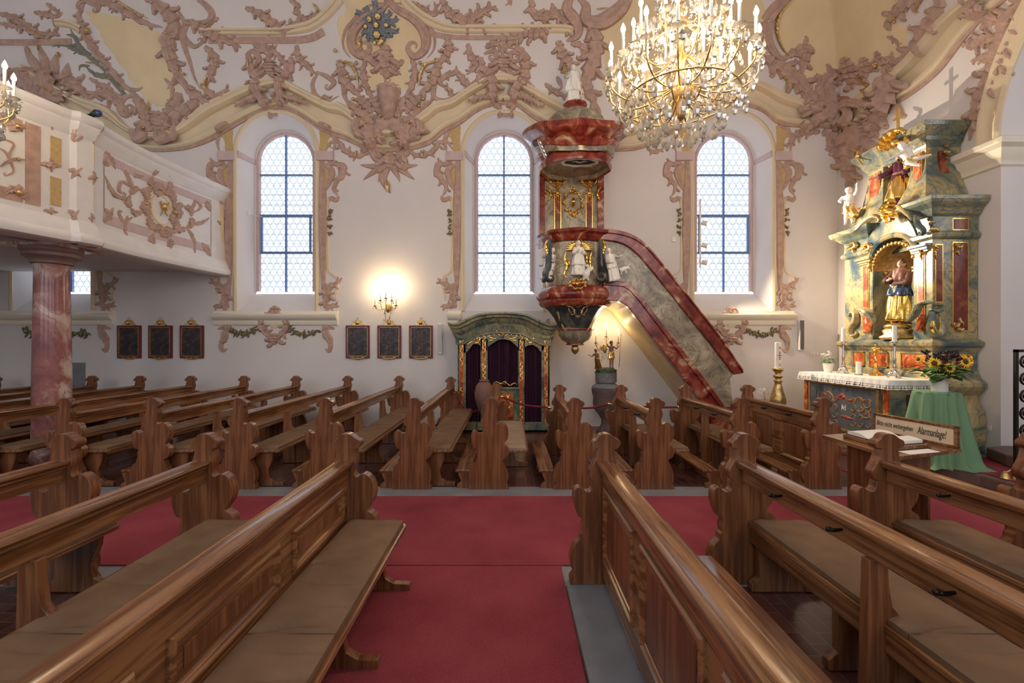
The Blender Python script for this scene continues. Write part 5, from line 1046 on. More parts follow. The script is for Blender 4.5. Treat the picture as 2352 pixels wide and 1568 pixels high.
# dark scroll brackets and gilt at the basket
for px0, mr in ((1375, 0), (1268, 1)):
    sg = -1 if mr else 1
    relief('dark_volute', M_BMD, pu, ID, 1, [([(px0+4*sg, 550), (px0+6*sg, 580), (px0+8*sg, 612), (px0+16*sg, 628), (px0+12*sg, 640)], 17, 0, 0, sg), ([(px0+22*sg, 648), (px0+14*sg, 636), (px0+8*sg, 622)], 14)], planeY(7.62), .7, 0, .09)
    relief('gilt_drop', M_GOLD, pu, ID, 1, [([(px0+10*sg, 552), (px0+14*sg, 566), (px0+10*sg, 584)], 10, 3), ([(px0+10*sg, 570), (px0+11*sg, 588)], 8, 2)], planeY(7.57), .7, 0, .06)
relief('gilt_nimbus', M_GOLD, pu, RP, 4.9, [([(640+60*math.cos(a), 455+40*math.sin(a)), (640+110*math.cos(a), 455+80*math.sin(a)), (640+160*math.cos(a), 460+115*math.sin(a))], 34, 0) for a in [PI+i*PI/13 for i in range(14)]]+[([(490, 480), (475, 560), (500, 640), (470, 740), (520, 780)], 40, 6), ([(780, 480), (760, 560), (765, 640), (770, 720)], 34, 5), ([(520, 560), (530, 640)], 34, 3), ([(710, 480), (725, 560), (720, 620)], 34, 3)], planeY(7.62), .6, .0, .06)
relief('gilt_cartouche', M_GOLD, pu, RP, 4.9, [([(625+70*math.cos(a), 845+40*math.sin(a)), (625+92*math.cos(a+.4), 845+62*math.sin(a+.4)), (625+70*math.cos(a+.8), 845+40*math.sin(a+.8))], 34, 3) for a in [i*.8 for i in range(8)]]+[([(560, 830), (625, 840), (690, 830)], 60, 3)], planeY(7.42), .8, 0, .09)
relief('gilt_arabesque', M_OGOLD, pu, RP, 4.9, [([(500, 1090), (560, 1110), (590, 1170), (560, 1190)], 18, 4, 0, 1), ([(550, 1080), (600, 1090), (625, 1110)], 16, 3), ([(600, 1190), (620, 1215), (625, 1230)], 34, 3), ([(520, 1110), (530, 1150), (560, 1170)], 14, 2), ([(600, 1130), (575, 1155), (600, 1170)], 16, 0)], planeY(7.60), .8, 0, .05, mir=625)
relief('gilt_corbel_leaf', M_OGOLD, pu, RP, 4.9, [([(300, 1075), (350, 1075)], 40, 3), ([(345, 1085), (390, 1130), (410, 1200), (420, 1260)], 26, 7), ([(440, 1290), (470, 1350), (510, 1390)], 24, 6), ([(930, 1060), (990, 1062)], 42, 3), ([(920, 1090), (850, 1120), (800, 1180), (780, 1230)], 26, 7), ([(770, 1290), (740, 1350), (700, 1390)], 24, 6)], planeY(7.85), .8, 0, .09)
# stair
SD = 7.72
def sp_(pts, d0, d1, name, mat, bev=.006): 
    q_ = [(P(x, y, SD).x-PC.x, P(x, y, SD).z) for x, y in pts]; return MB().prism(q_, SD+d0-PC.y, SD+d1-PC.y, 'y').build(name, mat, pu, bevel=bev)
topc = smoothpts([(1376, 530), (1410, 533), (1442, 541), (1470, 557), (1497, 584), (1545, 643), (1600, 712), (1655, 783), (1700, 850)], 4)
botc = smoothpts([(1378, 552), (1408, 555), (1434, 563), (1458, 580), (1483, 607), (1530, 664), (1585, 733), (1640, 803), (1684, 860)], 4)
sp_(topc+[(1703, 857)]+botc[::-1], -.05, .12, 'stair_handrail', M_RM, .012)
sp_([(x+1, y-3) for x, y in topc]+[(x+3, y+6) for x, y in topc[::-1]], -.08, .15, 'stair_handrail_cap', M_RM, .006)
lt = [(1385, 650), (1432, 654), (1448, 664), (1470, 690), (1525, 762), (1580, 833), (1640, 912), (1656, 934)]
lb_ = [(1385, 690), (1420, 692), (1440, 704), (1462, 732), (1515, 800), (1566, 866), (1618, 935)]
sp_(botc+[(1677, 870), (1680, 905), (1686, 934)]+lt[::-1]+[(1378, 650)], -.0, .08, 'stair_panel', M_GM, .004)
sp_(lt+lb_[::-1], -.05, .12, 'stair_stringer', M_RM, .012)
sp_([(x+3, y-6) for x, y in lt]+[(x-2, y+5) for x, y in lt[::-1]], -.08, .1, 'stair_stringer_moulding', M_RM, .01)
un = [(x-0, y) for x, y in lb_]; q0 = [(P(x, y, SD).x-PC.x, P(x, y, SD).z) for x, y in lb_]
MB().prism(q0+[(a, b+.06) for a, b in q0[::-1]], SD+.1-PC.y, NW-.03-PC.y, 'y').build('stair_underside', simple('cream_ochre_marbling', srgb(214, 190, 140), .5, noise_amt=.15, nscale=3), pu)
e0 = P(1656, 934, SD); e1 = P(1686, 934, SD)
MB().prism([(P(1618, 935, SD).x-PC.x, P(1618, 935, SD).z), (e1.x-PC.x, e1.z), (e1.x-PC.x+.02, .0), (P(1690, 990, SD).x-PC.x, 0), (P(1655, 990, SD).x-PC.x, .0)], SD-PC.y, SD+1.2-PC.y, 'y').build('stair_foot', M_RM, pu)
PW = M_WHITE
# white figures of the pulpit
def PF(px, py_top, py_bot, D): s = F/D; return (tuple(P(px, py_bot, D)), (py_bot-py_top)/s)
l_, h_ = PF(1322, 152, 239, 8.1); l_ = (PC.x-.03, 8.1, 5.90)
st = fig('white_statue', l_, .70, .1, PW, [('robe', PW, .02, .80, .17, .10, .03), ('cloak', PW, .28, .80, .23, .13, .045)], (((.21, -.02, .63), (.19, -.10, .50)), ((-.2, -.02, .66), (-.14, -.13, .62))), 'white statue of a robed man holding a gold staff on top of the pulpit canopy', hair=PW, beard=True, seed=2)
MB().tube([(.12, -.07, .0), (.15, -.07, .52)], .008, 6).build('gold_staff', M_GOLD, st, True)
l_, h_ = PF(1329, 552, 634, 7.55)
fig('white_statue', l_, h_, .1, PW, [('robe', PW, .02, .80, .20, .10, .03), ('cloak', PW, .30, .74, .19, .12, .03)], (((.15, -.06, .62), (.05, -.17, .66)), ((-.17, -.06, .62), (-.06, -.17, .70))), 'white seated figure in prayer before the gilt nimbus on the pulpit front', hair=PW, seed=5, hairlong=True)
l_, h_ = PF(1345, 600, 640, 7.5)
m = MB(); m.tube([(0, 0, 0), (.02, -.02, .10), (.05, -.03, .17), (.02, -.06, .21), (-.02, -.09, .20)], [.06, .055, .03, .022, .006], 10)
for sx in (-1, 1): m.tube([(sx*.02, 0, .08), (sx*.12, .0, .18), (sx*.15, .0, .10)], [.03, .035, .008], 8); m.tube([(sx*.03, -.02, .02), (sx*.04, -.06, -.03)], .012, 6)
o_ = m.build('carved_eagle', PW, None, True, loc=l_); tag(o_, 'small white carved eagle at the feet of the praying figure on the pulpit', 'statue')
l_, h_ = PF(1413, 568, 646, 7.5)
fig('white_statue', l_, h_, .25, PW, [('robe', PW, .02, .80, .17, .10, .025), ('cloak', PW, .40, .80, .15, .12, .02)], (((.21, -.03, .68), (.34, -.06, .70)), ((-.17, -.07, .60), (-.05, -.15, .56))), 'white robed figure with outstretched arm at the right corner of the pulpit basket', hair=PW, beard=True, seed=9, tilt=-.22)
m = MB(); m.tube([(0, 0, 0), (.07, 0, .03), (.13, -.02, .05), (.16, -.03, .02)], [.04, .045, .03, .012], 8)
for sx in (-.02, .03): m.tube([(.12, sx, .06), (.16, sx*1.5, .12)], .008, 6)
m.tube([(.02, 0, 0), (.02, -.02, -.06)], .012, 6); m.tube([(.09, 0, .02), (.1, -.02, -.05)], .012, 6)
tag(m.build('carved_ox', PW, None, True, loc=P(1424, 622, 7.5)), 'small white horned ox head beside the right pulpit figure', 'statue')
l_, h_ = PF(1252, 568, 645, 7.7)
fig('white_statue', l_, h_, -.5, PW, [('robe', PW, .02, .80, .19, .10, .03), ('cloak', PW, .35, .80, .17, .12, .03)], (((.16, -.08, .62), (.06, -.16, .60)), ((-.22, -.02, .68), (-.34, -.02, .70))), 'white robed figure leaning from the left corner of the pulpit basket', hair=PW, seed=12, tilt=.28)
l_, h_ = PF(1247, 540, 612, 8.3)
fig('white_statue', l_, h_, -1.2, PW, [('robe', PW, .02, .80, .18, .10, .03)], (((.16, -.08, .62), (.06, -.16, .60)), ((-.2, -.1, .7), (-.24, -.2, .72))), 'white figure at the window side of the pulpit, half hidden behind the left one', hair=PW, seed=14, tilt=.1)
m = MB(); 
for k in range(4): m.tube([(.03*k, 0, .16-.07*k), (.03*k-.05, -.06, .12-.07*k), (.03*k-.04, -.08, .05-.07*k), (.03*k, -.06, .02-.07*k)], [.05, .045, .035, .02], 8)
tag(m.build('silver_drapery', M_SILVER, pu, True, loc=(-.60, -.25, 5.0)))
# font figures
FZ = 1.10
rk = MB(); rk.lathe([(.001, 0), (.19, 0), (.18, .05), (.12, .09), (.05, .10), (.001, .10)], (0, 0, 0), 24, 1, .8, lambda a, z: 1+.15*math.sin(5*a+z*40))
rk.build('rocky_ground', simple('mossy_green_paint', srgb(58, 72, 50), .6, noise_amt=.4, nscale=25, bump=.5), bpy.data.objects['baptismal_font'], SM, loc=(0, 0, FZ))
fig('carved_figure', (fo[0]+.10, fo[1], FZ+.09), .50, .4, M_ROSE, [('gilt_cloth', M_GOLD, .34, .60, .12, .10, .02)], (((.20, -.04, .70), (.30, -.04, .78)), ((-.2, -.05, .80), (-.25, -.12, .86))), 'painted standing figure in gilt cloth holding a staff, on the stone font', 'carving', hair=M_HAIR, beard=True, seed=3)
tag(MB().tube([(.29, 0, .10), (.33, 0, .72)], .005, 6).build('thin_staff', M_OGOLD, None, True, loc=(fo[0]-.05, fo[1], FZ)), 'thin staff in the hand of the standing figure on the stone font', 'staff')
fig('carved_figure', (fo[0]-.12, fo[1], FZ+.02), .42, -.7, M_ROSE, [('gilt_cloth', M_GOLD, .10, .62, .15, .10, .03)], (((.16, -.1, .66), (.04, -.2, .72)), ((-.18, -.08, .66), (-.26, -.14, .72))), 'painted bowing figure in gilt cloth at the left on the stone font', 'carving', hair=M_HAIR, beard=True, seed=4, lean=(0, -.35))
# ================================================================ SIDE ALTAR (faces west, stands against the east wall)
AO = Vector((5.9, 7.1, .145)); al = thing('side_altar', tuple(AO), 'tall blue-yellow marbled side altar with niche and gilding against the east wall', 'altar')
AF, AS, AN_ = 5.86, 6.30, 7.95      # front plane, south face, north face
def rectloft(prof, name, mat, x0=AF, y0=AS, y1=AN_, xb=6.48, smooth=False):
    m = MB(); m.loft([[(x0-e, y0-e, z), (xb, y0-e, z), (xb, y1+e, z), (x0-e, y1+e, z)] for e, z in prof]); m.v = [tuple(Vector(v)-AO) for v in m.v]
    return m.build(name, mat, al, smooth, bevel=.006)
def abox(x0, y0, z0, x1, y1, z1, name, mat, bev=.004, par=None): m = MB().box(x0, y0, z0, x1, y1, z1); m.v = [tuple(Vector(v)-AO) for v in m.v]; return m.build(name, mat, par or al, bevel=bev)
rectloft([(.10, .147), (.11, .3), (.13, .5), (.10, .7), (.02, .86), (.02, .92), (.10, 1.0), (.13, 1.05), (.13, 1.10), (.09, 1.14), (.05, 1.16)], 'plinth', M_AM)
rectloft([(.05, 1.14), (.03, 1.22), (.0, 1.26), (.0, 1.52), (.03, 1.55), (.05, 1.58), (.09, 1.61), (.10, 1.66), (.03, 1.70)], 'predella', M_AM)
for y0, y1 in ((7.52, 7.72), (7.05, 7.38), (6.40, 6.78)): abox(AF-.012, y0, 1.28, AF, y1, 1.48, 'orange_panel', M_OR)
for y0, y1, m_ in ((7.50, 7.74, 0), (7.03, 7.40, 0), (6.38, 6.80, 0)):
    for a in ((y0, 1.26, y1, 1.275), (y0, 1.485, y1, 1.5), (y0, 1.26, y0+.015, 1.5), (y1-.015, 1.26, y1, 1.5)): abox(AF-.018, a[0], a[1], AF, a[2], a[3], 'gilt_edge', M_GOLD, 0)
for x0, x1 in ((5.95, 6.06), (6.16, 6.36)):
    abox(x0-.012, AS-.016, 1.27, x1+.012, AS, 1.49, 'gilt_edge', M_GOLD, 0); abox(x0, AS-.022, 1.282, x1, AS, 1.478, 'red_panel', M_DR)
ND0, ND1, NC = 6.60, 7.34, 6.97; NR = .37
# body round the niche
abox(AF, AS, 1.70, 6.48, ND0, 3.1, 'south_pier', M_AM); abox(AF, ND1, 1.70, 6.48, AN_, 3.1, 'north_pier', M_AM)
m = MB(); arcp = [(NC+NR*math.cos(PI*k/20), 2.98+.27*math.sin(PI*k/20)) for k in range(21)]
m.prism([(ND0, 2.98)]+[(ND0, 3.36), (ND1, 3.36)]+[(ND1, 2.98)]+arcp[::-1][1:-1] if 0 else arcp+[(ND0, 3.36), (ND1, 3.36)], AF, 6.48, 'x'); m.v = [tuple(Vector(v)-AO) for v in m.v]; m.build('niche_head', M_AM, al)
m = MB(); rr = []
for z in (1.68, 2.98): rr.append([(AF+.02+.40*math.sin(PI*k/16), NC+NR*math.cos(PI*k/16), z) for k in range(17)])
m.loft(rr, False, False); m.v = [tuple(Vector(v)-AO) for v in m.v]; m.build('niche_back', M_BM, al, True)
m = MB(); rr = []
for j in range(9):
    t_ = PI/2*j/8; rr.append([(AF+.02+.40*math.sin(PI*k/16)*math.cos(t_), NC+NR*math.cos(PI*k/16)*math.cos(t_)*(1-.0*t_), 2.80+.40*math.sin(t_)) for k in range(17)])
m.loft(rr, False, False); m.v = [tuple(Vector(v)-AO) for v in m.v]; m.build('gilt_conch', M_OGOLD, al, True)
m = MB()
for k in range(17):
    t_ = PI*k/16; m.ball((AF+.0, NC+(NR-.01)*math.cos(t_), 2.90+.27*math.sin(t_)), .035, 8, 6, (.5, 1, 1))
for k in range(1, 9): t_ = PI*k/9; m.ball((AF+.05+.34*math.sin(t_), NC+(NR-.02)*math.cos(t_), 2.76), .045, 8, 6, (.6, 1, .9))
m.v = [tuple(Vector(v)-AO) for v in m.v]; m.build('gilt_scalloped_edge', M_GOLD, al, True)
m = MB(); rings = []
for k in range(21):
    t_ = PI*k/20; rings.append([(AF+dx, NC+(NR+dr)*math.cos(t_), 2.98+(.27+dr)*math.sin(t_)) for dr, dx in ((0, 0), (0, -.03), (.03, -.05), (.06, -.045), (.09, -.02), (.09, 0))])
m.loft(rings, False, False); m.v = [tuple(Vector(v)-AO) for v in m.v]; m.build('niche_arch_moulding', M_AM, al, SM)
for y0, y1 in ((7.42, 7.52), (6.42, 6.51)):
    abox(AF-.012, y0-.012, 1.82, AF, y1+.012, 2.92, 'gilt_edge', M_GOLD, 0); abox(AF-.02, y0, 1.83, AF, y1, 2.91, 'orange_strip', M_OR)
for y0, y1 in ((7.36, 7.60), (6.36, 6.58)):
    m = MB()
    for e, z0, z1 in ((.03, 2.93, 2.96), (.05, 2.96, 3.0), (.08, 3.0, 3.04)): m.box(AF-e, y0-e*.5, z0, AF, y1+e*.5, z1)
    m.v = [tuple(Vector(v)-AO) for v in m.v]; m.build('pilaster_capital', M_AM, al, bevel=.006)
for x0, x1, z0, z1 in ((5.90, 5.98, 2.22, 3.0), (6.14, 6.33, 1.82, 3.03), (6.14, 6.33, 3.22, 3.36)):
    abox(x0-.014, AS-.012, z0-.014, x1+.014, AS, z1+.014, 'gilt_edge', M_GOLD, 0); abox(x0, AS-.02, z0, x1, AS, z1, 'red_panel', M_DR)
rectloft([(0, 3.08), (.04, 3.11), (.05, 3.16), (.02, 3.19), (.01, 3.20), (.01, 3.40), (.05, 3.43), (.08, 3.50), (.15, 3.56), (.17, 3.60), (.17, 3.65), (.05, 3.67)], 'entablature', M_BM, y1=6.56)
rectloft([(0, 3.08), (.04, 3.11), (.05, 3.16), (.02, 3.19), (.01, 3.20), (.01, 3.36), (.05, 3.39), (.08, 3.43), (.15, 3.48), (.17, 3.52), (.17, 3.56), (.05, 3.58)], 'entablature', M_BM, y0=7.42)
abox(6.05, 6.5, 3.05, 6.48, 7.5, 3.7, 'attic_wall', M_AM)
m = MB(); m.prism([(6.50, 3.15), (6.56, 3.3), (6.62, 3.40), (6.72, 3.55), (6.85, 3.66), (6.97, 3.69), (7.1, 3.66), (7.24, 3.55), (7.36, 3.40), (7.42, 3.3), (7.46, 3.15), (7.3, 3.2), (6.97, 3.3), (6.64, 3.2)], AF-.03, 6.3, 'x'); m.v = [tuple(Vector(v)-AO) for v in m.v]; m.build('arched_gable', M_AM, al, bevel=.01)
m = MB(); m.prism([(6.80, 3.34), (6.84, 3.58), (6.97, 3.64), (7.1, 3.58), (7.14, 3.34)], AF-.015, AF, 'x'); m.v = [tuple(Vector(v)-AO) for v in m.v]; m.build('rose_panel', M_OR, al)
# upper storey
UX, US, UN = 6.0, 6.55, 7.62
uprof = [(.16, 3.66), (.12, 3.76), (.05, 3.95), (.01, 4.2), (.0, 4.38), (.02, 4.46)]
rectloft(uprof, 'upper_storey_pier', M_AM, UX, US, 6.78); rectloft(uprof, 'upper_storey_pier', M_AM, UX, 7.3, UN)
abox(6.2, 6.7, 3.66, 6.48, 7.4, 4.5, 'upper_niche_back', M_BM)
rectloft([(.0, 4.46), (.02, 4.50), (.06, 4.55), (.07, 4.60), (.11, 4.66), (.16, 4.72), (.17, 4.78), (.0, 4.79)], 'upper_cornice', M_BM, UX, US, UN)
for y0, y1 in ((7.36, 7.54), (6.60, 6.72)): abox(UX-.03, y0-.012, 3.98, UX+.02, y1+.012, 4.42, 'gilt_edge', M_GOLD, 0); abox(UX-.036, y0, 3.99, UX+.02, y1, 4.41, 'orange_panel', M_OR)
q_ = [(6.16, 4.40), (6.27, 4.40), (6.28, 4.2), (6.33, 4.0), (6.40, 3.86), (6.28, 3.86), (6.20, 4.0), (6.16, 4.2)]
m = MB(); m.prism([(x, z) for x, z in q_], US-.03, US+.02, 'y'); m.v = [(v[0]-AO.x, v[1]-AO.y, v[2]-AO.z) for v in m.v]; m.build('red_panel', M_DR, al)
def RL(p): return (p[0]/3.7325+1900, p[1]/3.7325+480)
def RT(p): return (p[0]/4.9+1900, p[1]/4.9+240)
R5 = planeX(AF-.02); R6 = planeX(UX-.03)
def ar(name, mat, R, sc, st, hf, hk=.7, hm=.1, lift=0): return relief(name, mat, al, R, sc, st, hf, hk, lift, hm)
ar('pediment_volute', M_AM, RL, 3.7325, [([(100,210),(180,200),(260,180),(330,110),(400,60),(450,80),(440,110),(415,100)], 60, 0)], planeX(AF-.12), .8, .14)
ar('pediment_volute', M_AM, RL, 3.7325, [([(740,90),(700,40),(640,-20),(590,-10),(585,30),(610,25)], 52, 0)], planeX(AF-.12), .8, .14)
ar('pediment_volute', M_AM, RL, 3.7325, [([(760,60),(790,140),(830,180),(810,220),(785,195)], 46, 0)], planeX(AF-.1), .8, .12)
ar('gilt_shell', M_GOLD, RL, 3.7325, [([(560,-90),(540,0),(500,60),(510,120)], 90, 7), ([(500,-40),(480,20),(490,90)], 60, 5), ([(590,20),(560,70),(530,110)], 60, 4)], planeX(AF-.16), .7, .14)
ar('gilt_ornament', M_GOLD, RL, 3.7325, [([(345,440),(370,470),(345,510)], 34, 4), ([(360,500),(365,540)], 18, 2)], R5)
ar('gilt_ornament', M_GOLD, RL, 3.7325, [([(790,340),(815,370),(795,410)], 40, 4), ([(805,400),(810,440)], 20, 2)], R5)
ar('gilt_ornament', M_GOLD, RL, 3.7325, [([(180,310),(230,290),(240,320),(190,345)], 30, 2, 0, 1), ([(215,330),(225,380)], 20, 3)], planeX(AF-.05))
ar('gilt_ornament', M_GOLD, RL, 3.7325, [([(300,330),(350,300),(370,330),(330,355)], 34, 2, 0, 1)], planeX(AF-.05))
ar('gilt_ornament', M_OGOLD, RL, 3.7325, [([(870,170),(920,175),(965,190)], 50, 5), ([(870,110),(930,115)], 36, 4)], planeY(AS-.05), .7, .08)
ar('gilt_ornament', M_GOLD, RL, 3.7325, [([(915,310),(945,340),(920,370),(940,430)], 30, 6)], planeY(AS-.02), .7, .05)
ar('gilt_ornament', M_OGOLD, RL, 3.7325, [([(1095,300),(1130,330),(1165,300)], 36, 4), ([(1130,330),(1110,360),(1130,400)], 36, 4), ([(1150,330),(1140,370)], 20, 2)], planeY(AS-.02), .7, .05)
ar('gilt_ornament', M_OGOLD, RL, 3.7325, [([(1135,930),(1130,970),(1110,1000)], 40, 3, 0, 1), ([(1110,1020),(1140,1035),(1170,1020)], 50, 4), ([(1150,960),(1165,1000)], 24, 2)], planeY(AS-.02), .7, .05)
ar('side_scroll', M_AM, RL, 3.7325, [([(195,920),(215,885),(250,900),(245,970),(200,1030),(215,1085),(255,1070),(245,1045)], 44, 0)], planeX(AF-.02), .9, .15)
ar('console_scroll', M_AM, RL, 3.7325, [([(250,860),(330,870),(390,930),(400,990)], 60, 0)], planeX(AF-.1), .8, .13)
ar('console_panel', M_OR, RL, 3.7325, [([(330,940),(345,1000),(350,1070)], 70, 0)], planeX(AF-.06), .3, .04)
ar('console_scroll', M_BM, RL, 3.7325, [([(700,960),(760,900),(800,820),(860,800),(920,810)], 56, 0)], planeX(AF-.1), .8, .13)
ar('console_panel', M_OR, RL, 3.7325, [([(820,900),(790,990),(760,1050)], 60, 0)], planeX(AF-.06), .3, .04)
ar('console_volute', M_BM, RL, 3.7325, [([(880,860),(930,880),(970,860),(975,820),(900,820)], 46, 0), ([(900,880),(890,960),(880,1020),(910,1075),(965,1060),(975,980),(960,900)], 62, 0)], planeY(AS-.09), .8, .14)
ar('gilt_ornament', M_GOLD, RL, 3.7325, [([(905,960),(900,1020),(920,1060)], 34, 0), ([(960,920),(965,990),(950,1050)], 16)], planeY(AS-.16), .6, .06)
ar('gilt_ornament', M_OGOLD, RT, 4.9, [([(1340,440),(1350,480)], 50, 3), ([(1320,520),(1355,540),(1390,520)], 50, 4), ([(1345,590),(1360,615)], 40, 3)], planeY(US-.05), .6, .04)
ar('gilt_ornament', M_GOLD, RT, 4.9, [([(1120,490),(1145,520),(1115,560),(1130,600)], 34, 6)], planeY(US-.06), .6, .05)
ar('gilt_crown_shell', M_GOLD, RT, 4.9, [([(600,520),(640,430),(720,350),(800,290),(870,300),(860,340)], 110, 6), ([(640,510),(720,460),(800,430),(890,420),(880,360)], 100, 5), ([(590,450),(600,490),(610,530)], 60, 3)], planeX(UX-.16), .8, .2)
ar('gilt_halo', M_GOLD, RT, 4.9, [([(700,680),(680,600),(720,520),(800,480),(860,500)], 46, 7), ([(640,660),(700,700),(740,660)], 40, 4), ([(850,520),(880,560),(870,600)], 36, 4)], planeX(UX+.05), .6, .08)
cz = P(2055, 297, 7.05); m = MB(); m.box(-.012, -.02, 4.78, .012, .02, 5.28); m.box(-.01, -.085, 5.12, .01, .085, 5.155); m.v = [(v[0]+6.02-AO.x, v[1]+7.05-AO.y, v[2]-AO.z) for v in m.v]; m.build('gilt_cross', M_GOLD, al, bevel=.004)
fig('altar_statue', (5.95, 6.98, 1.93), 1.0, -1.15, M_SKIN, [('gilt_skirt', M_GOLD, .05, .62, .14, .11, .035), ('blue_mantle', M_BLUEL, .44, .66, .15, .12, .03), ('rose_gown', M_ROSE, .60, .83, .135, .10, .022), ('rose_veil', M_ROSE, .74, .86, .11, .05, .015)], (((.14, -.08, .64), (.03, -.16, .62)), ((-.15, -.09, .66), (-.06, -.17, .68))), 'painted statue of a woman in gold robe and blue mantle in the altar niche', hair=M_HAIR, hairlong=True, seed=21, tilt=.06)
m = MB(); m.lathe([(.001, 1.70), (.20, 1.70), (.22, 1.74), (.15, 1.78), (.17, 1.84), (.12, 1.88), (.001, 1.90)], (0, 0, 0), 24, fn=lambda a, z: 1+.14*math.sin(6*a+z*20)); m.ball((0, 0, 1.90), .17, 16, 8, (1, 1, .35)); m.v = [(v[0]+5.95-AO.x, v[1]+6.98-AO.y, v[2]-AO.z) for v in m.v]; m.build('gilt_pedestal', M_OGOLD, al, True)
fig('altar_statue', (6.0, 7.0, 3.70), .86, -1.15, M_SKIN, [('purple_robe', M_PURP, .0, .82, .18, .10, .03), ('gilt_apron', M_GOLD, .18, .58, .20, .13, .03)], (((.16, -.10, .62), (.06, -.2, .60)), ((-.22, -.08, .66), (-.34, -.16, .64))), 'bearded man in purple and gold holding a set square, top of the side altar', hair=M_HAIR, beard=True, seed=22)
fig('white_putto', (5.80, 7.78, 3.66), .64, -1.0, M_WHITE, [('gilt_cloth', M_GOLD, .32, .56, .14, .11, .03)], (((.20, -.05, .86), (.22, -.1, .99)), ((-.20, -.06, .68), (-.12, -.16, .62))), 'white cherub with raised arm and gilt wings at the upper left of the altar', 'statue', hair=M_WHITE, head=1.35, fat=1.3, seed=23, legs=(((.06, -.04, .27), (.10, -.02, .04)), ((-.04, -.06, .27), (-.08, .02, .05))))
fig('white_putto', (5.88, 6.52, 4.0), .62, -.9, M_WHITE, [('gilt_cloth', M_GOLD, .38, .56, .15, .12, .03)], (((.20, -.08, .70), (.16, -.2, .64)), ((-.20, -.12, .74), (-.34, -.22, .70))), 'white cherub stretching an arm to the bearded statue, upper right of the altar', 'statue', hair=M_WHITE, head=1.35, fat=1.3, seed=24, legs=(((.16, -.14, .40), (.34, -.12, .36)), ((-.02, -.16, .40), (.12, -.2, .22))), tilt=-.35)
ar('putto_console', M_GOLD, RT, 4.9, [([(250,1120),(290,1180),(320,1240),(270,1270)], 60, 0, 0, 1), ([(340,1170),(400,1165),(460,1135)], 34, 3)], planeX(AF-.05), .7, .1)
ar('gilt_swag', M_GOLD, RT, 4.9, [([(300,500),(350,540),(340,600),(400,680)], 30, 3)], planeX(AF-.05), .7, .1)
# mensa
MX0, MX1, MY0, MY1, MT = 5.12, 5.80, 6.14, 7.93, 1.135
me_ = thing('altar_table', (5.4, 7.0, .145), 'marbled altar table with dark painted front panel under a white lace cloth', 'altar')
MO = me_.location
def mbx(x0, y0, z0, x1, y1, z1, name, mat, bev=.004): m = MB().box(x0, y0, z0, x1, y1, z1); m.v = [tuple(Vector(v)-MO) for v in m.v]; return m.build(name, mat, me_, bevel=bev)
mbx(MX0+.02, MY0, .147, MX1-.06, MY1, 1.08, 'body', M_AM); mbx(MX0-.03, MY0-.05, 1.08, MX1-.03, MY1+.02, 1.13, 'table_slab', M_AM, .01); mbx(MX0-.02, MY0-.03, .147, MX1-.06, MY1+.01, .24, 'base_moulding', M_AM, .01)
for y0, y1 in ((MY0+.02, MY0+.10), (MY1-.10, MY1-.02)): mbx(MX0, y0, .28, MX0+.03, y1, 1.04, 'orange_strip', M_OR)
def m_ante():
    s = N('painted_front_panel'); t = s.n('ShaderNodeTexNoise', _Scale=6., _Detail=2.); s.l(s.co(), t.inputs['Vector'])
    s.l(s.ramp(t.outputs[0], [(.4, srgb(76, 84, 96)), (.6, srgb(96, 96, 100))]), s.b.inputs['Base Color']); return s.m
mbx(MX0-.005, MY0+.20, .33, MX0+.03, MY1-.20, .99, 'front_panel', m_ante(), 0)
for a in ((MY0+.16, .29, MY1-.16, .33), (MY0+.16, .99, MY1-.16, 1.03), (MY0+.16, .29, MY0+.20, 1.03), (MY1-.20, .29, MY1-.16, 1.03)): mbx(MX0-.02, a[0], a[1], MX0+.03, a[2], a[3], 'gilt_edge', M_OGOLD, .006)
def RM(p): return (p[0]/4.26+1800, p[1]/4.26+780)
M_SCR = simple('ochre_scroll_paint', srgb(160, 122, 68), .5); M_CORAL = simple('coral_paint', srgb(168, 74, 60), .5)
hfm = planeX(MX0-.006)
for mr in (0, 1):
    f = (lambda x, y: (x, y)) if not mr else (lambda x, y: (1190-x+(0), y+ (600-x)*.0+ (x-595)*-.0))
    g = lambda pts: [((x if not mr else 1180-x), y+(0 if not mr else (590-x)*.36)) for x, y in pts]
    relief('painted_scroll', M_SCR, me_, RM, 4.26, [(g([(345,500),(335,560),(380,590),(400,540),(360,520)]), 17), (g([(350,600),(340,670),(400,690),(450,670)]), 17), (g([(400,520),(440,510),(480,550),(490,600),(460,610)]), 17), (g([(430,590),(400,620),(440,650),(470,640)]), 16)], hfm, .25, 0, .012)
    relief('painted_flower', M_CORAL, me_, RM, 4.26, [(g([(380,510),(410,540),(420,560)]), 36, 3), (g([(370,660),(390,640)]), 26, 2), (g([(500,560),(560,580)]), 30, 3)], hfm, .2, 0, .012)
relief('painted_flower', M_CORAL, me_, RM, 4.26, [([(520,570),(570,540),(620,600)], 40, 4), ([(580,550),(590,580)], 50, 3), ([(560,740),(620,760),(680,780)], 40, 4)], hfm, .2, 0, .012)
for mr in (0, 1):
    for y0_, a0_ in ((560, 0), (640, 1), (720, 0), (790, 1)):
        for x0_ in (350, 430, 500):
            X_ = (x0_ if not mr else 1180-x0_); yy = y0_+(X_-340)*.10; sg = 1 if (a0_ ^ mr) else -1
            relief('painted_scroll', M_SCR, me_, RM, 4.26, [([(X_-28, yy), (X_, yy-22*sg), (X_+26, yy-4), (X_+14, yy+16*sg), (X_, yy+4)], 13)], hfm, .25, 0, .008)
relief('painted_monogram', M_PAPER, me_, RM, 4.26, [([(570,690),(572,630)], 6), ([(572,630),(588,670),(604,635)], 6), ([(604,635),(606,695)], 6), ([(575,660),(600,690)], 5)], hfm, .2, .004, .01)
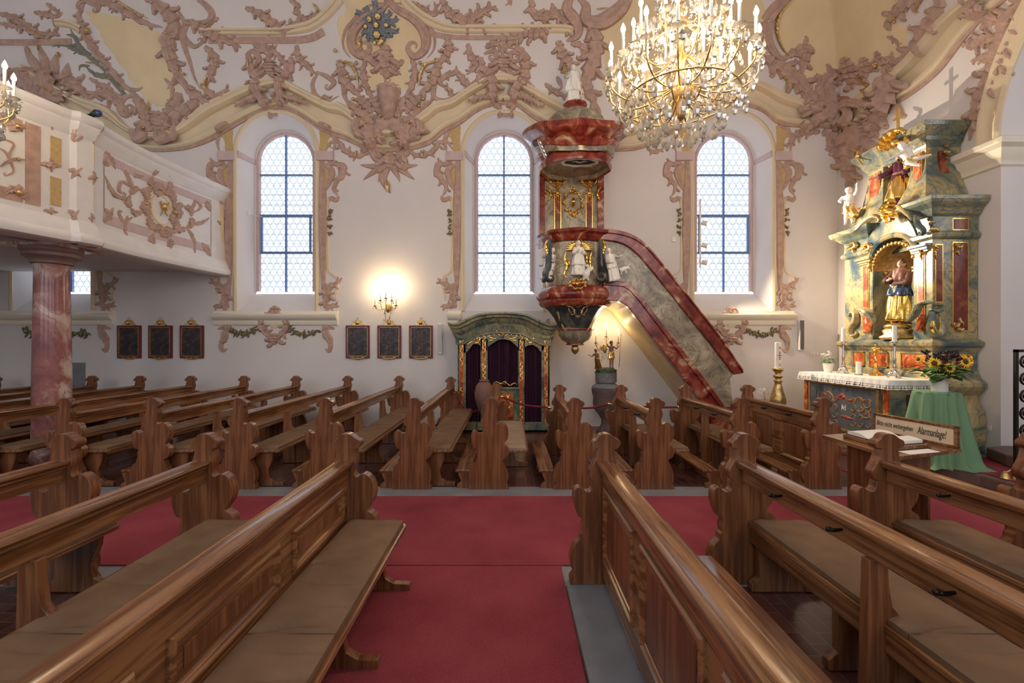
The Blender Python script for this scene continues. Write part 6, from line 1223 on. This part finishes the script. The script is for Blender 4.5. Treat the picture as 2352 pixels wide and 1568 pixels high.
mbx(5.36, MY0-.015, .36, 5.62, MY0, .95, 'side_panel', M_DR); 
def lace():
    m = MB(); r = []
    def edge(pts, out):
        for a, b in zip(pts, pts[1:]):
            L_ = (Vector(b)-Vector(a)).length; n = int(L_/.02)
            for k in range(n): u = k/n; r.append((a[0]+(b[0]-a[0])*u, a[1]+(b[1]-a[1])*u))
    x0, x1, y0, y1 = MX0-.05, MX1-.05, MY0-.07, MY1+.03
    edge([(x1, y0), (x0, y0), (x0, y1), (x1, y1)], 0); r.append((x1, y1)); return r
LP = lace(); cl_ = thing('altar_cloth', (5.4, 7.0, 1.132), 'white cloth with black-holed lace edge spread over the altar table', 'cloth'); CO_ = cl_.location
mbt = MB().box(MX0-.05, MY0-.07, 1.132, MX1-.05, MY1+.03, 1.15); mbt.v = [tuple(Vector(v)-CO_) for v in mbt.v]; mbt.build('cloth_top', M_PAPER, cl_, bevel=.006)
m = MB(); r0, r1, r2 = [], [], []
for i, (x, y) in enumerate(LP):
    nx = -1 if x <= MX0-.049 else 0; ny = -1 if y <= MY0-.069 else (1 if y >= MY1+.029 else 0); wv = .012*math.sin(i*.9)+.006*math.sin(i*2.3); 
    r0.append((x, y, 1.148)); r1.append((x+nx*(.012+wv*.5), y+ny*(.012+wv*.5), 1.08)); r2.append((x+nx*(.016+wv), y+ny*(.016+wv), 1.012+.012*abs(math.sin(i*.55))))
m.loft([r0, r1, r2], False, False); m.v = [tuple(Vector(v)-CO_) for v in m.v]
def m_lace():
    s = N('white_lace'); tc = s.n('ShaderNodeTexCoord'); sp = s.n('ShaderNodeSeparateXYZ'); s.l(tc.outputs['Object'], sp.inputs[0])
    ad = s.n('ShaderNodeMath', operation='ADD'); s.l(sp.outputs[0], ad.inputs[0]); s.l(sp.outputs[1], ad.inputs[1]); cb = s.n('ShaderNodeCombineXYZ'); s.l(ad.outputs[0], cb.inputs[0]); s.l(sp.outputs[2], cb.inputs[1])
    v = s.n('ShaderNodeTexVoronoi', voronoi_dimensions='2D', _Scale=34., _Randomness=.0); s.l(cb.outputs[0], v.inputs['Vector'])
    a = s.n('ShaderNodeMath', operation='LESS_THAN'); s.l(v.outputs['Distance'], a.inputs[0]); a.inputs[1].default_value = .30
    b = s.n('ShaderNodeMath', operation='LESS_THAN'); s.l(sp.outputs[2], b.inputs[0]); b.inputs[1].default_value = -.055
    c = s.n('ShaderNodeMath', operation='MULTIPLY'); s.l(a.outputs[0], c.inputs[0]); s.l(b.outputs[0], c.inputs[1])
    t = s.n('ShaderNodeBsdfTransparent'); mx = s.n('ShaderNodeMixShader'); s.l(c.outputs[0], mx.inputs[0]); s.l(s.b.outputs[0], mx.inputs[1]); s.l(t.outputs[0], mx.inputs[2]); s.l(mx.outputs[0], s.out.inputs[0])
    s.b.inputs['Base Color'].default_value = (*srgb(240, 238, 234), 1); s.b.inputs['Roughness'].default_value = .9; return s.m
m.build('lace_border', m_lace(), cl_, True)
# things on the altar
TZ = 1.151
def candlestick(px, D, top_, label):
    x = (px-CX)/F*D; t = thing('altar_candlestick', (x, D, TZ), label, 'candlestick')
    f = MB()
    for k in range(3): a = 2*PI*k/3+.6; f.tube([(0, 0, .10), (.05*math.cos(a), .05*math.sin(a), .06), (.085*math.cos(a), .085*math.sin(a), .01)], [.03, .022, .016], 8)
    f.lathe([(.001, .03), (.05, .04), (.055, .07), (.03, .10), (.02, .12), (.001, .12)], (0, 0, 0), 16); f.build('foot', M_SILVER, t, True)
    MB().lathe([(.012, .11), (.03, .14), (.018, .18), (.016, .22), (.024, .26), (.015, .30), (.017, top_-.08), (.014, top_-.05), (.03, top_-.02), (.05, top_), (.012, top_+.004)], (0, 0, 0), 18).build('shaft', M_SILVER, t, True)
    MB().lathe([(.001, top_), (.028, top_), (.028, top_+.215), (.02, top_+.22), (.001, top_+.216)], (0, 0, 0), 18).build('candle', M_WAX, t, SM)
candlestick(1937, 7.42, .52, 'silver candlestick with white candle at the left end of the altar table'); candlestick(2054.5, 6.42, .52, 'tall silver candlestick with white candle at the right front of the altar table')
x = (1902-CX)/F*7.70; t = thing('potted_cyclamen', (x, 7.70, TZ), 'white cyclamen in a small white pot on the left end of the altar table', 'potted plant')
MB().lathe([(.001, 0), (.055, 0), (.085, .15), (.078, .15), (.07, .13), (.001, .13)], (0, 0, 0), 24).build('pot', M_WHITE, t, SM)
def leafy(parent, n, c, R_, z0, z1, size, mat, name, seed, flat=.3):
    rnd = random.Random(seed); m = MB()
    for k in range(n):
        a = rnd.random()*6.28; r = R_*rnd.random()**.6; z = z0+(z1-z0)*rnd.random(); p = Vector((c[0]+r*math.cos(a), c[1]+r*math.sin(a), z)); d = Vector((math.cos(a), math.sin(a), rnd.uniform(-.4, .5))).normalized(); s_ = d.cross(Vector((0, 0, 1))).normalized(); L_ = size*(.7+.6*rnd.random()); u = Vector((0, 0, 1))
        pts = [p, p+d*L_*.3+s_*L_*.4+u*.004, p+d*L_*.7+s_*L_*.36-u*L_*.05, p+d*L_-u*L_*.18, p+d*L_*.7-s_*L_*.36-u*L_*.05, p+d*L_*.3-s_*L_*.4+u*.004, p+d*L_*.5-u*L_*.06]
        m.add(pts, [(0, 1, 6), (1, 2, 6), (2, 3, 6), (3, 4, 6), (4, 5, 6), (5, 0, 6)])
    o = m.build(name, mat, parent, True); o['kind'] = 'stuff'; return o
leafy(t, 46, (0, 0), .09, .15, .23, .05, M_GREEN, 'leaves', 3)
m = MB(); rnd = random.Random(8)
for k in range(9):
    a = rnd.random()*6.3; r = .09*rnd.random()**.7; p = Vector((r*math.cos(a), r*math.sin(a), .25+.08*rnd.random())); m.tube([(p.x*.3, p.y*.3, .15), p], .002, 4)
    for j in range(5): b = j*1.257; m.tube([p, p+Vector((.012*math.cos(b), .012*math.sin(b), .012)), p+Vector((.016*math.cos(b), .016*math.sin(b), .035))], [.004, .009, .003], 5)
m.build('white_blossoms', M_WHITE, t, True)['kind'] = 'stuff'
x = (1972-CX)/F*7.05; t = thing('white_candle', (x, 7.05, TZ), 'thick short white candle in a glass dish in the middle of the altar table', 'candle')
MB().lathe([(.001, .01), (.036, .01), (.036, .20), (.03, .205), (.001, .198)], (0, 0, 0), 20).build('wax', M_WAX, t, SM); MB().lathe([(.001, 0), (.05, 0), (.06, .02), (.055, .02), (.04, .008), (.001, .008)], (0, 0, 0), 20).build('dish', M_CRYS, t, SM)
x = (2020-CX)/F*6.92; t = thing('gilt_crucifix', (x-.03, 6.95, TZ), 'gilt standing crucifix on the altar table in front of the predella', 'crucifix')
MB().lathe([(.001, 0), (.10, 0), (.09, .03), (.04, .06), (.03, .10), (.001, .10)], (0, 0, 0), 6, 1, 1).build('foot', M_GOLD, t, False, bevel=.006)
MB().tube([(0, 0, .09), (0, 0, .22), (0, 0, .30)], [.022, .014, .016], 10).build('stem', M_GOLD, t, True)
MB().box(-.014, -.02, .28, .014, .02, .47).box(-.012, -.085, .38, .012, .085, .42).build('cross', M_GOLD, t, bevel=.004)
MB().tube([(-.02, 0, .31), (-.022, 0, .37), (-.022, 0, .40)], [.008, .012, .01], 8).tube([(-.022, -.06, .41), (-.022, 0, .39), (-.022, .06, .41)], .006, 6).ball((-.025, 0, .42), .011, 8, 6).build('corpus', M_GOLD, t, True)
# paschal candle
x = (1787-CX)/F*7.9; t = thing('paschal_candlestick', (x, 7.9, 0), 'turned gilt wooden stand holding the tall marked candle, left of the altar', 'candlestick')
MB().lathe([(.001, .0), (.16, .0), (.16, .04), (.11, .08), (.10, .30), (.12, .44), (.135, .52), (.11, .58), (.13, .62), (.12, .70), (.06, .92), (.05, .96), (.07, .98), (.07, 1.0), (.04, 1.02), (.065, 1.05), (.09, 1.08), (.05, 1.10), (.045, 1.13), (.08, 1.17), (.10, 1.21), (.03, 1.215)], (0, 0, 0), 28).build('stand', M_OGOLD, t, True)
t = thing('paschal_candle', (x, 7.9, 1.212), 'thick white candle with red letters and cross on the gilt stand', 'candle')
MB().lathe([(.001, 0), (.052, 0), (.052, .44), (.045, .445), (.001, .435)], (0, 0, 0), 24).build('wax', M_WAX, t, SM)
M_REDW = simple('red_wax', srgb(150, 40, 36), .5)
def text(body, size, parent, loc, rot, mat, name='lettering', shear=0, ext=.001, align='LEFT', sx=1):
    c = bpy.data.curves.new(name, 'FONT'); c.body = body; c.size = size; c.extrude = ext; c.shear = shear; c.align_x = align; c.resolution_u = 3
    o = bpy.data.objects.new(name, c); COL.objects.link(o); o.parent = parent; o.location = loc; o.rotation_euler = rot; o.scale = (sx, 1, 1); c.materials.append(mat); bpy.context.view_layer.update(); me = bpy.data.meshes.new_from_object(o.evaluated_get(bpy.context.evaluated_depsgraph_get())); me.materials.clear(); me.materials.append(mat); n_ = bpy.data.objects.new(name, me); COL.objects.link(n_); n_.parent = parent; n_.location = loc; n_.rotation_euler = rot; n_.scale = (sx, 1, 1); bpy.data.objects.remove(o); return n_
text('α', .07, t, (-.022, -.0535, .33), (PI/2, 0, 0), M_REDW); text('Ω', .055, t, (-.022, -.0535, .04), (PI/2, 0, 0), M_REDW)
MB().box(-.005, -.056, .14, .005, -.05, .29).box(-.035, -.054, .215, .035, -.046, .225).box(-.016, -.056, .255, .016, -.05, .262).box(-.016, -.056, .175, .016, -.05, .182).build('red_cross', M_REDW, t)
x = (1757-CX)/F*8.2; t = thing('white_orchid', (x, 8.2, .62), 'small white orchid standing on a low stool beside the gilt stand', 'potted plant')
m = MB(); rnd = random.Random(3)
for k in range(10): p = Vector((rnd.uniform(-.1, .1), rnd.uniform(-.05, .05), rnd.uniform(.05, .2))); m.tube([(0, 0, 0), (p.x*.5, 0, p.z*.8), p], .004, 4); [m.ball(p+Vector((.02*math.cos(j*1.26), 0, .02*math.sin(j*1.26))), .014, 6, 5, (1, .4, 1)) for j in range(5)]
m.build('blossoms', M_WHITE, t, True)['kind'] = 'stuff'
t = thing('wooden_stool', (x, 8.2, 0), 'low plain stool carrying the white orchid behind the pews', 'stool')
MB().box(-.16, -.16, .58, .16, .16, .62).build('seat', M_WX, t, bevel=.005)
for a, b in ((-1, -1), (1, -1), (1, 1), (-1, 1)): MB().box(a*.13-.02, b*.13-.02, 0, a*.13+.02, b*.13+.02, .58).build('leg', M_WZ, t)
# green cloth table with sunflowers
gx, gy = 5.33, 5.68
t = thing('round_side_table', (gx, gy, .145), 'small round table hidden under the sheer green cloth, right of the altar', 'table')
MB().lathe([(.001, .86), (.21, .86), (.21, .885), (.001, .885)], (0, 0, 0), 28).build('table_top', M_WX, t, SM); MB().lathe([(.001, 0), (.12, 0), (.03, .05), (.03, .86), (.001, .86)], (0, 0, 0), 16).build('table_leg', M_WZ, t, SM)
s = N('sheer_green_cloth'); s.b.inputs['Base Color'].default_value = (*srgb(146, 188, 148), 1); s.b.inputs['Roughness'].default_value = .85
tn = s.n('ShaderNodeBsdfTransparent'); tl = s.n('ShaderNodeBsdfTranslucent'); tl.inputs[0].default_value = (*srgb(146, 188, 148), 1); mx = s.n('ShaderNodeMixShader'); mx.inputs[0].default_value = .35; mx2 = s.n('ShaderNodeMixShader'); mx2.inputs[0].default_value = .1
s.l(s.b.outputs[0], mx.inputs[1]); s.l(tl.outputs[0], mx.inputs[2]); s.l(mx.outputs[0], mx2.inputs[1]); s.l(tn.outputs[0], mx2.inputs[2]); s.l(mx2.outputs[0], s.out.inputs[0])
m = MB(); rings = []; n = 96
for i in range(22):
    u = i/21; ring = []
    for k in range(n):
        a = 2*PI*k/n
        if i < 3: r = .215*(i+.02)/2; z = .892
        else:
            v = (i-3)/18; z = .885-.895*v; fo_ = (.014+.055*v)*(1-2*abs(math.sin(6.5*a+.7*math.sin(3*a)))**.7)+.03*v*math.sin(5*a+1); r = .222+.02*v**.4+.13*v**1.3+fo_
            if v > .93: r += .06*(v-.93)/.07*(1+math.sin(4*a)); z = max(z, .004+.006*math.sin(a*9)**2)
        ring.append((r*math.cos(a), r*math.sin(a), z))
    rings.append(ring)
m.loft(rings, True, False); o = tag(m.build('green_cloth', s.m, None, True, loc=(gx, gy, .148)), 'sheer pale green cloth falling in folds to the red carpet over the round table', 'cloth')
t = thing('flower_vase', (gx+.02, gy-.02, 1.042), 'white cylindrical vase of sunflowers and dark flowers on the green cloth', 'vase')
MB().lathe([(.001, 0), (.075, 0), (.08, .01), (.08, .19), (.074, .19), (.07, .17), (.001, .17)], (0, 0, 0), 28).build('vase_body', M_WHITE, t, SM)
leafy(t, 60, (0, 0), .20, .17, .34, .13, M_GREEN, 'leaves', 5)
M_SUN = simple('sunflower_yellow', srgb(252, 206, 40), .6); M_DF = simple('dark_plum_flower', srgb(44, 26, 34), .8, noise_amt=.3, nscale=40); M_SC = simple('sunflower_brown', srgb(92, 60, 24), .9, bump=.6)
def sunflower(p, d, r):
    d = Vector(d).normalized(); R_ = Vector((0, 0, 1)).rotation_difference(d).to_matrix(); p = Vector(p)
    m = MB(); m.lathe([(.001, .012), (r*.3, .010), (r*.36, .0), (r*.3, -.012), (.001, -.015)], (0, 0, 0), 16); m.v = [tuple(p+R_@Vector(v)) for v in m.v]; c = m.build('sunflower', M_SC, t, True)
    m = MB()
    for k in range(26):
        a = 2*PI*k/26+.1*(k % 3); l = r*(1.0 if k % 2 else .86); e = Vector((math.cos(a), math.sin(a), 0)); f_ = Vector((-math.sin(a), math.cos(a), 0)); zz = .004*(k % 2)
        q_ = [e*r*.3, e*l*.6+f_*r*.10+Vector((0, 0, .01)), e*l+Vector((0, 0, -.008)), e*l*.6-f_*r*.10+Vector((0, 0, .01))]; m.add([p+R_@(x_+Vector((0, 0, zz))) for x_ in q_], [(0, 1, 2, 3)])
    m.build('petals', M_SUN, c); m = MB(); m.tube([(0, 0, .16), tuple(p*.5+Vector((0, 0, .1))), tuple(p-d*.012)], .006, 6); m.build('stalk', M_GREEN, c, True)
for p, d, r in (((-.18, -.12, .36), (-.4, -1, .35), .085), ((-.04, -.17, .30), (-.1, -1, .3), .075), ((.20, -.12, .38), (.1, -1, .25), .10), ((.33, -.06, .40), (.8, -.6, .2), .07), ((-.26, .0, .40), (-1, -.1, .1), .06)): sunflower(p, d, r)
m = MB(); rnd = random.Random(6)
for k in range(26): a = rnd.random()*6.3; r = .24*rnd.random()**.6; p = Vector((r*math.cos(a), r*math.sin(a)*.7, .40+.10*rnd.random())); [m.ball(p+Vector((rnd.uniform(-.03, .03), rnd.uniform(-.03, .03), rnd.uniform(-.015, .02))), .013, 6, 4) for j in range(6)]; m.tube([(0, 0, .15), p], .003, 4)
m.build('dark_flower_heads', M_DF, t, True)['kind'] = 'stuff'
# chancel step with wooden platform, iron screen, bells, socket
t = tag(MB().prism([(6.02, 5.0), (6.0, 5.5), (6.18, 5.9), (6.45, 5.98), (7.6, 5.98), (7.6, 4.8), (6.1, 4.8)], .157, .30, 'z').build('wooden_platform', simple('brown_platform', srgb(104, 80, 72), .5), None, bevel=.02), 'brown low platform at the foot of the chancel arch pier', 'platform')
sc_ = thing('wrought_iron_screen', (5.55, 5.0, .157), 'black wrought iron scroll screen cut by the right picture edge', 'screen')
MB().box(-.0, -.015, 0, .03, .015, 1.42).build('upright', M_IRON, sc_); MB().box(-.0, -.015, 1.39, .7, .015, 1.42).build('top_bar', M_IRON, sc_); MB().box(-.0, -.015, .0, .7, .015, .03).build('bottom_bar', M_IRON, sc_); MB().box(.67, -.015, 0, .7, .015, 1.42).build('upright', M_IRON, sc_)
for k in range(7):
    z = .14+.19*k; m = MB(); pts = []
    for j in range(22): a = j*.55; r = .085*(1-j/26); pts.append((.13+r*math.cos(a), 0, z+r*math.sin(a)))
    m.tube(pts, .012, 6); m.build('scroll', M_IRON, sc_, True)
    m = MB(); m.tube([(p[0]+.2, p[1], p[2]) for p in pts], .012, 6); m.build('scroll', M_IRON, sc_, True)
bl = thing('altar_bells', (5.55, 5.02, .157), 'cluster of small brass altar bells on the red carpet beside the iron screen', 'bells')
for k, (dx, dy) in enumerate(((-.08, 0), (.0, -.05), (.07, .0), (0, .07))): MB().lathe([(.045, 0), (.042, .01), (.03, .04), (.02, .055), (.001, .06)], (dx, dy, 0), 16).build('bell', M_OGOLD, bl, SM)
MB().tube([(-.08, 0, .06), (0, 0, .10), (.07, 0, .06)], .008, 6).build('handle', M_OGOLD, bl, True)
t = thing('socket_plate', (6.5, 6.22, .50), 'socket plate with plug and black cable low on the wall right of the altar', 'socket'); MB().box(-.012, -.09, -.035, 0, .09, .035).build('plate', M_PAPER, t, bevel=.004); MB().tube([(-.012, .05, 0), (-.04, .05, 0), (-.06, .08, -.1), (-.04, .1, -.3)], .006, 6).build('cable', M_DARK, t, True)
# ================================================================ DESK WITH GUEST BOOK
DZ = .85; A, B_, C_, D_ = Vector((2.72, 3.96, 0)), Vector((2.73, 3.20, 0)), Vector((3.42, 3.44, 0)), Vector((3.34, 4.12, 0))
dk = thing('guest_book_desk', (3.05, 3.7, .0), 'oak desk with open book and alarm notice, behind the near right pews', 'desk'); DO = dk.location
def dq(pts, z0, z1, name, mat, bev=.004, par=None): m = MB().prism([(p.x-DO.x, p.y-DO.y) for p in pts], z0, z1, 'z'); return m.build(name, mat, par or dk, bevel=bev)
dq([A, B_, C_, D_], DZ-.03, DZ, 'desk_top', M_WY)
ctr_ = (A+B_+C_+D_)/4; ins = [ctr_+(p-ctr_)*.6 for p in (A, B_, C_, D_)]
for i in range(4): p, q_ = ins[i], ins[(i+1) % 4]; n_ = (q_-p).normalized().cross(Vector((0, 0, 1)))*.02; dq([p, q_, q_-n_, p-n_], .0165 if i in (0, 2) else .5, DZ-.03, 'side_board', M_WZ)
uD = (D_-A).normalized(); vD = (B_-A).normalized(); O = A+uD*.16+vD*.10
def bk(u0, v0, u1, v1): return [A+uD*u0+vD*v0, A+uD*u0+vD*v1, A+uD*u1+vD*v1, A+uD*u1+vD*v0]
tag(dq(bk(.10, .14, .50, .62), DZ+.0005, DZ+.03, 'book_stand', M_WY, .004, None), None)
bkt = thing('open_book', (3.0, 3.65, DZ+.03), 'open guest book with blank white pages lying on the desk', 'book')
m = MB(); rings = []
for j in range(17):
    v = .16+.42*j/16; t_ = abs(j-8)/8; h_ = .006+.030*math.sin(min(1, t_*1.6+.05)*PI/2)*(1-.35*t_**3); p0, p1 = A+uD*.13+vD*v, A+uD*.46+vD*v
    rings.append([(p0.x-3.0, p0.y-3.65, .002), (p0.x-3.0, p0.y-3.65, h_), (p1.x-3.0, p1.y-3.65, h_), (p1.x-3.0, p1.y-3.65, .002)])
m.loft(rings); m.build('pages', M_PAPER, bkt, SM)
m = MB().prism([(p.x-3.0, p.y-3.65) for p in bk(.12, .15, .47, .59)], .0005, .004, 'z'); m.build('cover', M_DARK, bkt)
m = MB().prism([(p.x-3.05, p.y-3.7) for p in bk(.14, .64, .44, .74)], DZ+.0005, DZ+.002, 'z'); tag(m.build('paper_sheet', M_PAPER, None, loc=(3.05, 3.7, 0)), 'flat sheet of paper on the front edge of the guest book desk', 'paper')
# notice board standing on the far edge of the desk
s0, s1 = D_+(C_-D_)*.0+(A-D_)*.06, C_+(B_-C_)*.06; dr = (s1-s0).normalized(); nn = Vector((-dr.y, dr.x, 0)); nn = nn if nn.x < 0 else -nn
nb = thing('notice_board', (s0.x, s0.y, DZ+.001), 'wood framed notice reading Bitte nicht weitergehen Alarmanlage on the desk', 'sign'); L_ = (s1-s0).length
nb.rotation_euler.z = math.atan2(dr.y, dr.x)
MB().box(0, -.012, 0, L_, .012, .165).build('backing', M_WY, nb, bevel=.003); sg = -1 if (Matrix.Rotation(nb.rotation_euler.z, 3, 'Z')@Vector((0, -1, 0))).dot(nn) > 0 else 1
MB().box(.02, sg*.012 if sg < 0 else .012, .022, L_-.02, sg*.015 if sg < 0 else .015, .145).build('card', simple('cream_card', srgb(226, 206, 176), .9), nb)
m = MB()
for a in ((0, 0, L_, .02), (0, .147, L_, .167), (0, 0, .018, .167), (L_-.018, 0, L_, .167)): m.box(a[0], -.02, a[1], a[2], .02, a[3])
m.build('frame', M_WY, nb, bevel=.003)
M_INK = simple('dark_ink', (.025, .018, .014), .7)
text('Bitte nicht weitergehen', .062, nb, (.03, -.0165, .068), (PI/2, 0, 0), M_INK, shear=.25, ext=.0006, sx=.56)
text('Alarmanlage!', .088, nb, (.395, -.0165, .06), (PI/2, 0, 0), M_INK, shear=.3, ext=.0006, sx=.48)
# ================================================================ CHANDELIERS
def chandelier(c, label, first):
    t = thing('crystal_chandelier', tuple(c), label, 'chandelier')
    MB().lathe([(.0005, -.50), (.03, -.48), (.05, -.42), (.035, -.36), (.06, -.30), (.11, -.24), (.05, -.18), (.03, .0), (.05, .08), (.025, .16), (.03, .5), (.06, .56), (.02, .62), (.02, 1.0), (.001, 1.0)], (0, 0, 0), 20).build('stem', M_OGOLD, t, True)
    MB().tube([(0, 0, 1.0), (0, 0, 4.85)], .012, 8).build('hanging_rod', M_OGOLD, t, True)
    m = MB()
    for r, z in ((.50, -.30), (.30, .18)): m.tube([(r*math.cos(a), r*math.sin(a), z) for a in [2*PI*k/40 for k in range(41)]], .008, 6)
    m.build('gilt_ring', M_OGOLD, t, True)
    tiers = ((16, .64, -.02, -.26, 0), (10, .42, .30, .02, .3), (6, .20, .62, .40, .1), (8, .34, -.10, -.36, .2))
    dr = MB(); dr.lathe([(.0005, -.085), (.012, -.075), (.020, -.055), (.017, -.03), (.005, -.008), (.0005, 0)], (0, 0, 0), 6)
    dr.lathe([(.0005, .0), (.006, .006), (.0005, .012)], (0, 0, 0), 6)
    D0 = None; sm = MB(); rnd = random.Random(11); cnt = 0
    def drop(x, y, z, sc=1.):
        nonlocal D0, cnt
        if cnt < 96:
            if D0 is None: D0 = dr.build('crystal_drop', M_CRYS, t); o = D0
            else: o = D0.copy(); COL.objects.link(o); o.parent = t
            o.location = (x, y, z); o.scale = (sc, sc, sc); cnt += 1
        else: sm.add([(v[0]*sc+x, v[1]*sc+y, v[2]*sc+z) for v in dr.v], dr.f)
    for n, R_, zp, zl, ph in tiers:
        for k in range(n):
            a = 2*PI*k/n+ph; ca, sa = math.cos(a), math.sin(a); f = lambda r, z: (r*ca, r*sa, z)
            arm = MB().tube(smoothpts([f(.05, zl+.08), f(R_*.4, zl-.02), f(R_*.75, zl-.04), f(R_*.98, zl+.06), f(R_, zp-.02)], 6), .0075, 6).build('arm', M_OGOLD, t, True)
            MB().lathe([(.002, -.03), (.03, -.02), (.055, .0), (.05, .004), (.012, .0), (.012, .02), (.0005, .02)], (R_*ca, R_*sa, zp), 10).build('drip_pan', M_CRYS, arm, SM)
            MB().tube([f(R_, zp), f(R_, zp+.17)], .013, 8).build('candle', M_WAX, arm, True)
            MB().lathe([(.0005, zp+.17), (.018, zp+.185), (.022, zp+.205), (.012, zp+.235), (.0005, zp+.26)], (R_*ca, R_*sa, 0), 10).build('bulb', M_BULB, arm, True)
            if n == 16:
                for j in (-.06, .06): drop((R_+.02)*math.cos(a+j), (R_+.02)*math.sin(a+j), zp-.04, 1.25)
    for k in range(24): a = 2*PI*k/24; drop(.50*math.cos(a), .50*math.sin(a), -.32, 1.45)
    for k in range(20): a = 2*PI*k/20; drop(.36*math.cos(a), .36*math.sin(a), -.46-.03*(k % 2), 1.6)
    for k in range(12): a = 2*PI*k/12; drop(.2*math.cos(a), .2*math.sin(a), -.54, 1.5)
    for n, R_, zp, zl, ph in tiers:      # festoons and strings of beads
        for k in range(n):
            a = 2*PI*k/n+ph; a2 = a+2*PI/n
            for j in range(14):
                u = j/13; aa = a+(a2-a)*u; z = zp-.03-.13*math.sin(PI*u); sm.lathe([(.0005, -.008), (.008, 0), (.0005, .008)], (R_*math.cos(aa), R_*math.sin(aa), z), 5)
            for j in range(5): drop((R_+rnd.uniform(-.05, .05))*math.cos(a+rnd.uniform(-.1, .1)), (R_+rnd.uniform(-.05, .05))*math.sin(a+rnd.uniform(-.1, .1)), zp-.03-.04*rnd.random(), .8)
            for j in range(18):      # strings towards the crown
                u = j/17; r = R_*(1-u)+.06; z = zp-.02+(.75-zp)*u**1.6; sm.lathe([(.0005, -.008), (.0075, 0), (.0005, .008)], (r*math.cos(a), r*math.sin(a), z), 5)
    for k in range(220):
        a = rnd.random()*6.3; z = rnd.uniform(-.30, .75); r = (.50-.5*max(0, z))*rnd.random()**.5+.05; drop(r*math.cos(a), r*math.sin(a), z, rnd.uniform(.7, 1.3))
    for k in range(90): a = rnd.random()*6.3; drop(.62*rnd.random()**.5*math.cos(a), .62*rnd.random()**.5*math.sin(a), rnd.uniform(-.42, -.15), rnd.uniform(.9, 1.5))
    sm.build('small_crystals', M_CRYS, t)['kind'] = 'stuff'
    return t
chandelier(CH, 'large crystal chandelier with glowing candle bulbs hanging in front of the last window', True)
c2 = chandelier(Vector((-5.52, 4.2, 4.17)), 'second crystal chandelier, only its right edge showing at the upper left', False)
light('POINT', 'chandelier_light', (-5.0, 4.2, 4.35), 26, WARM, .2)
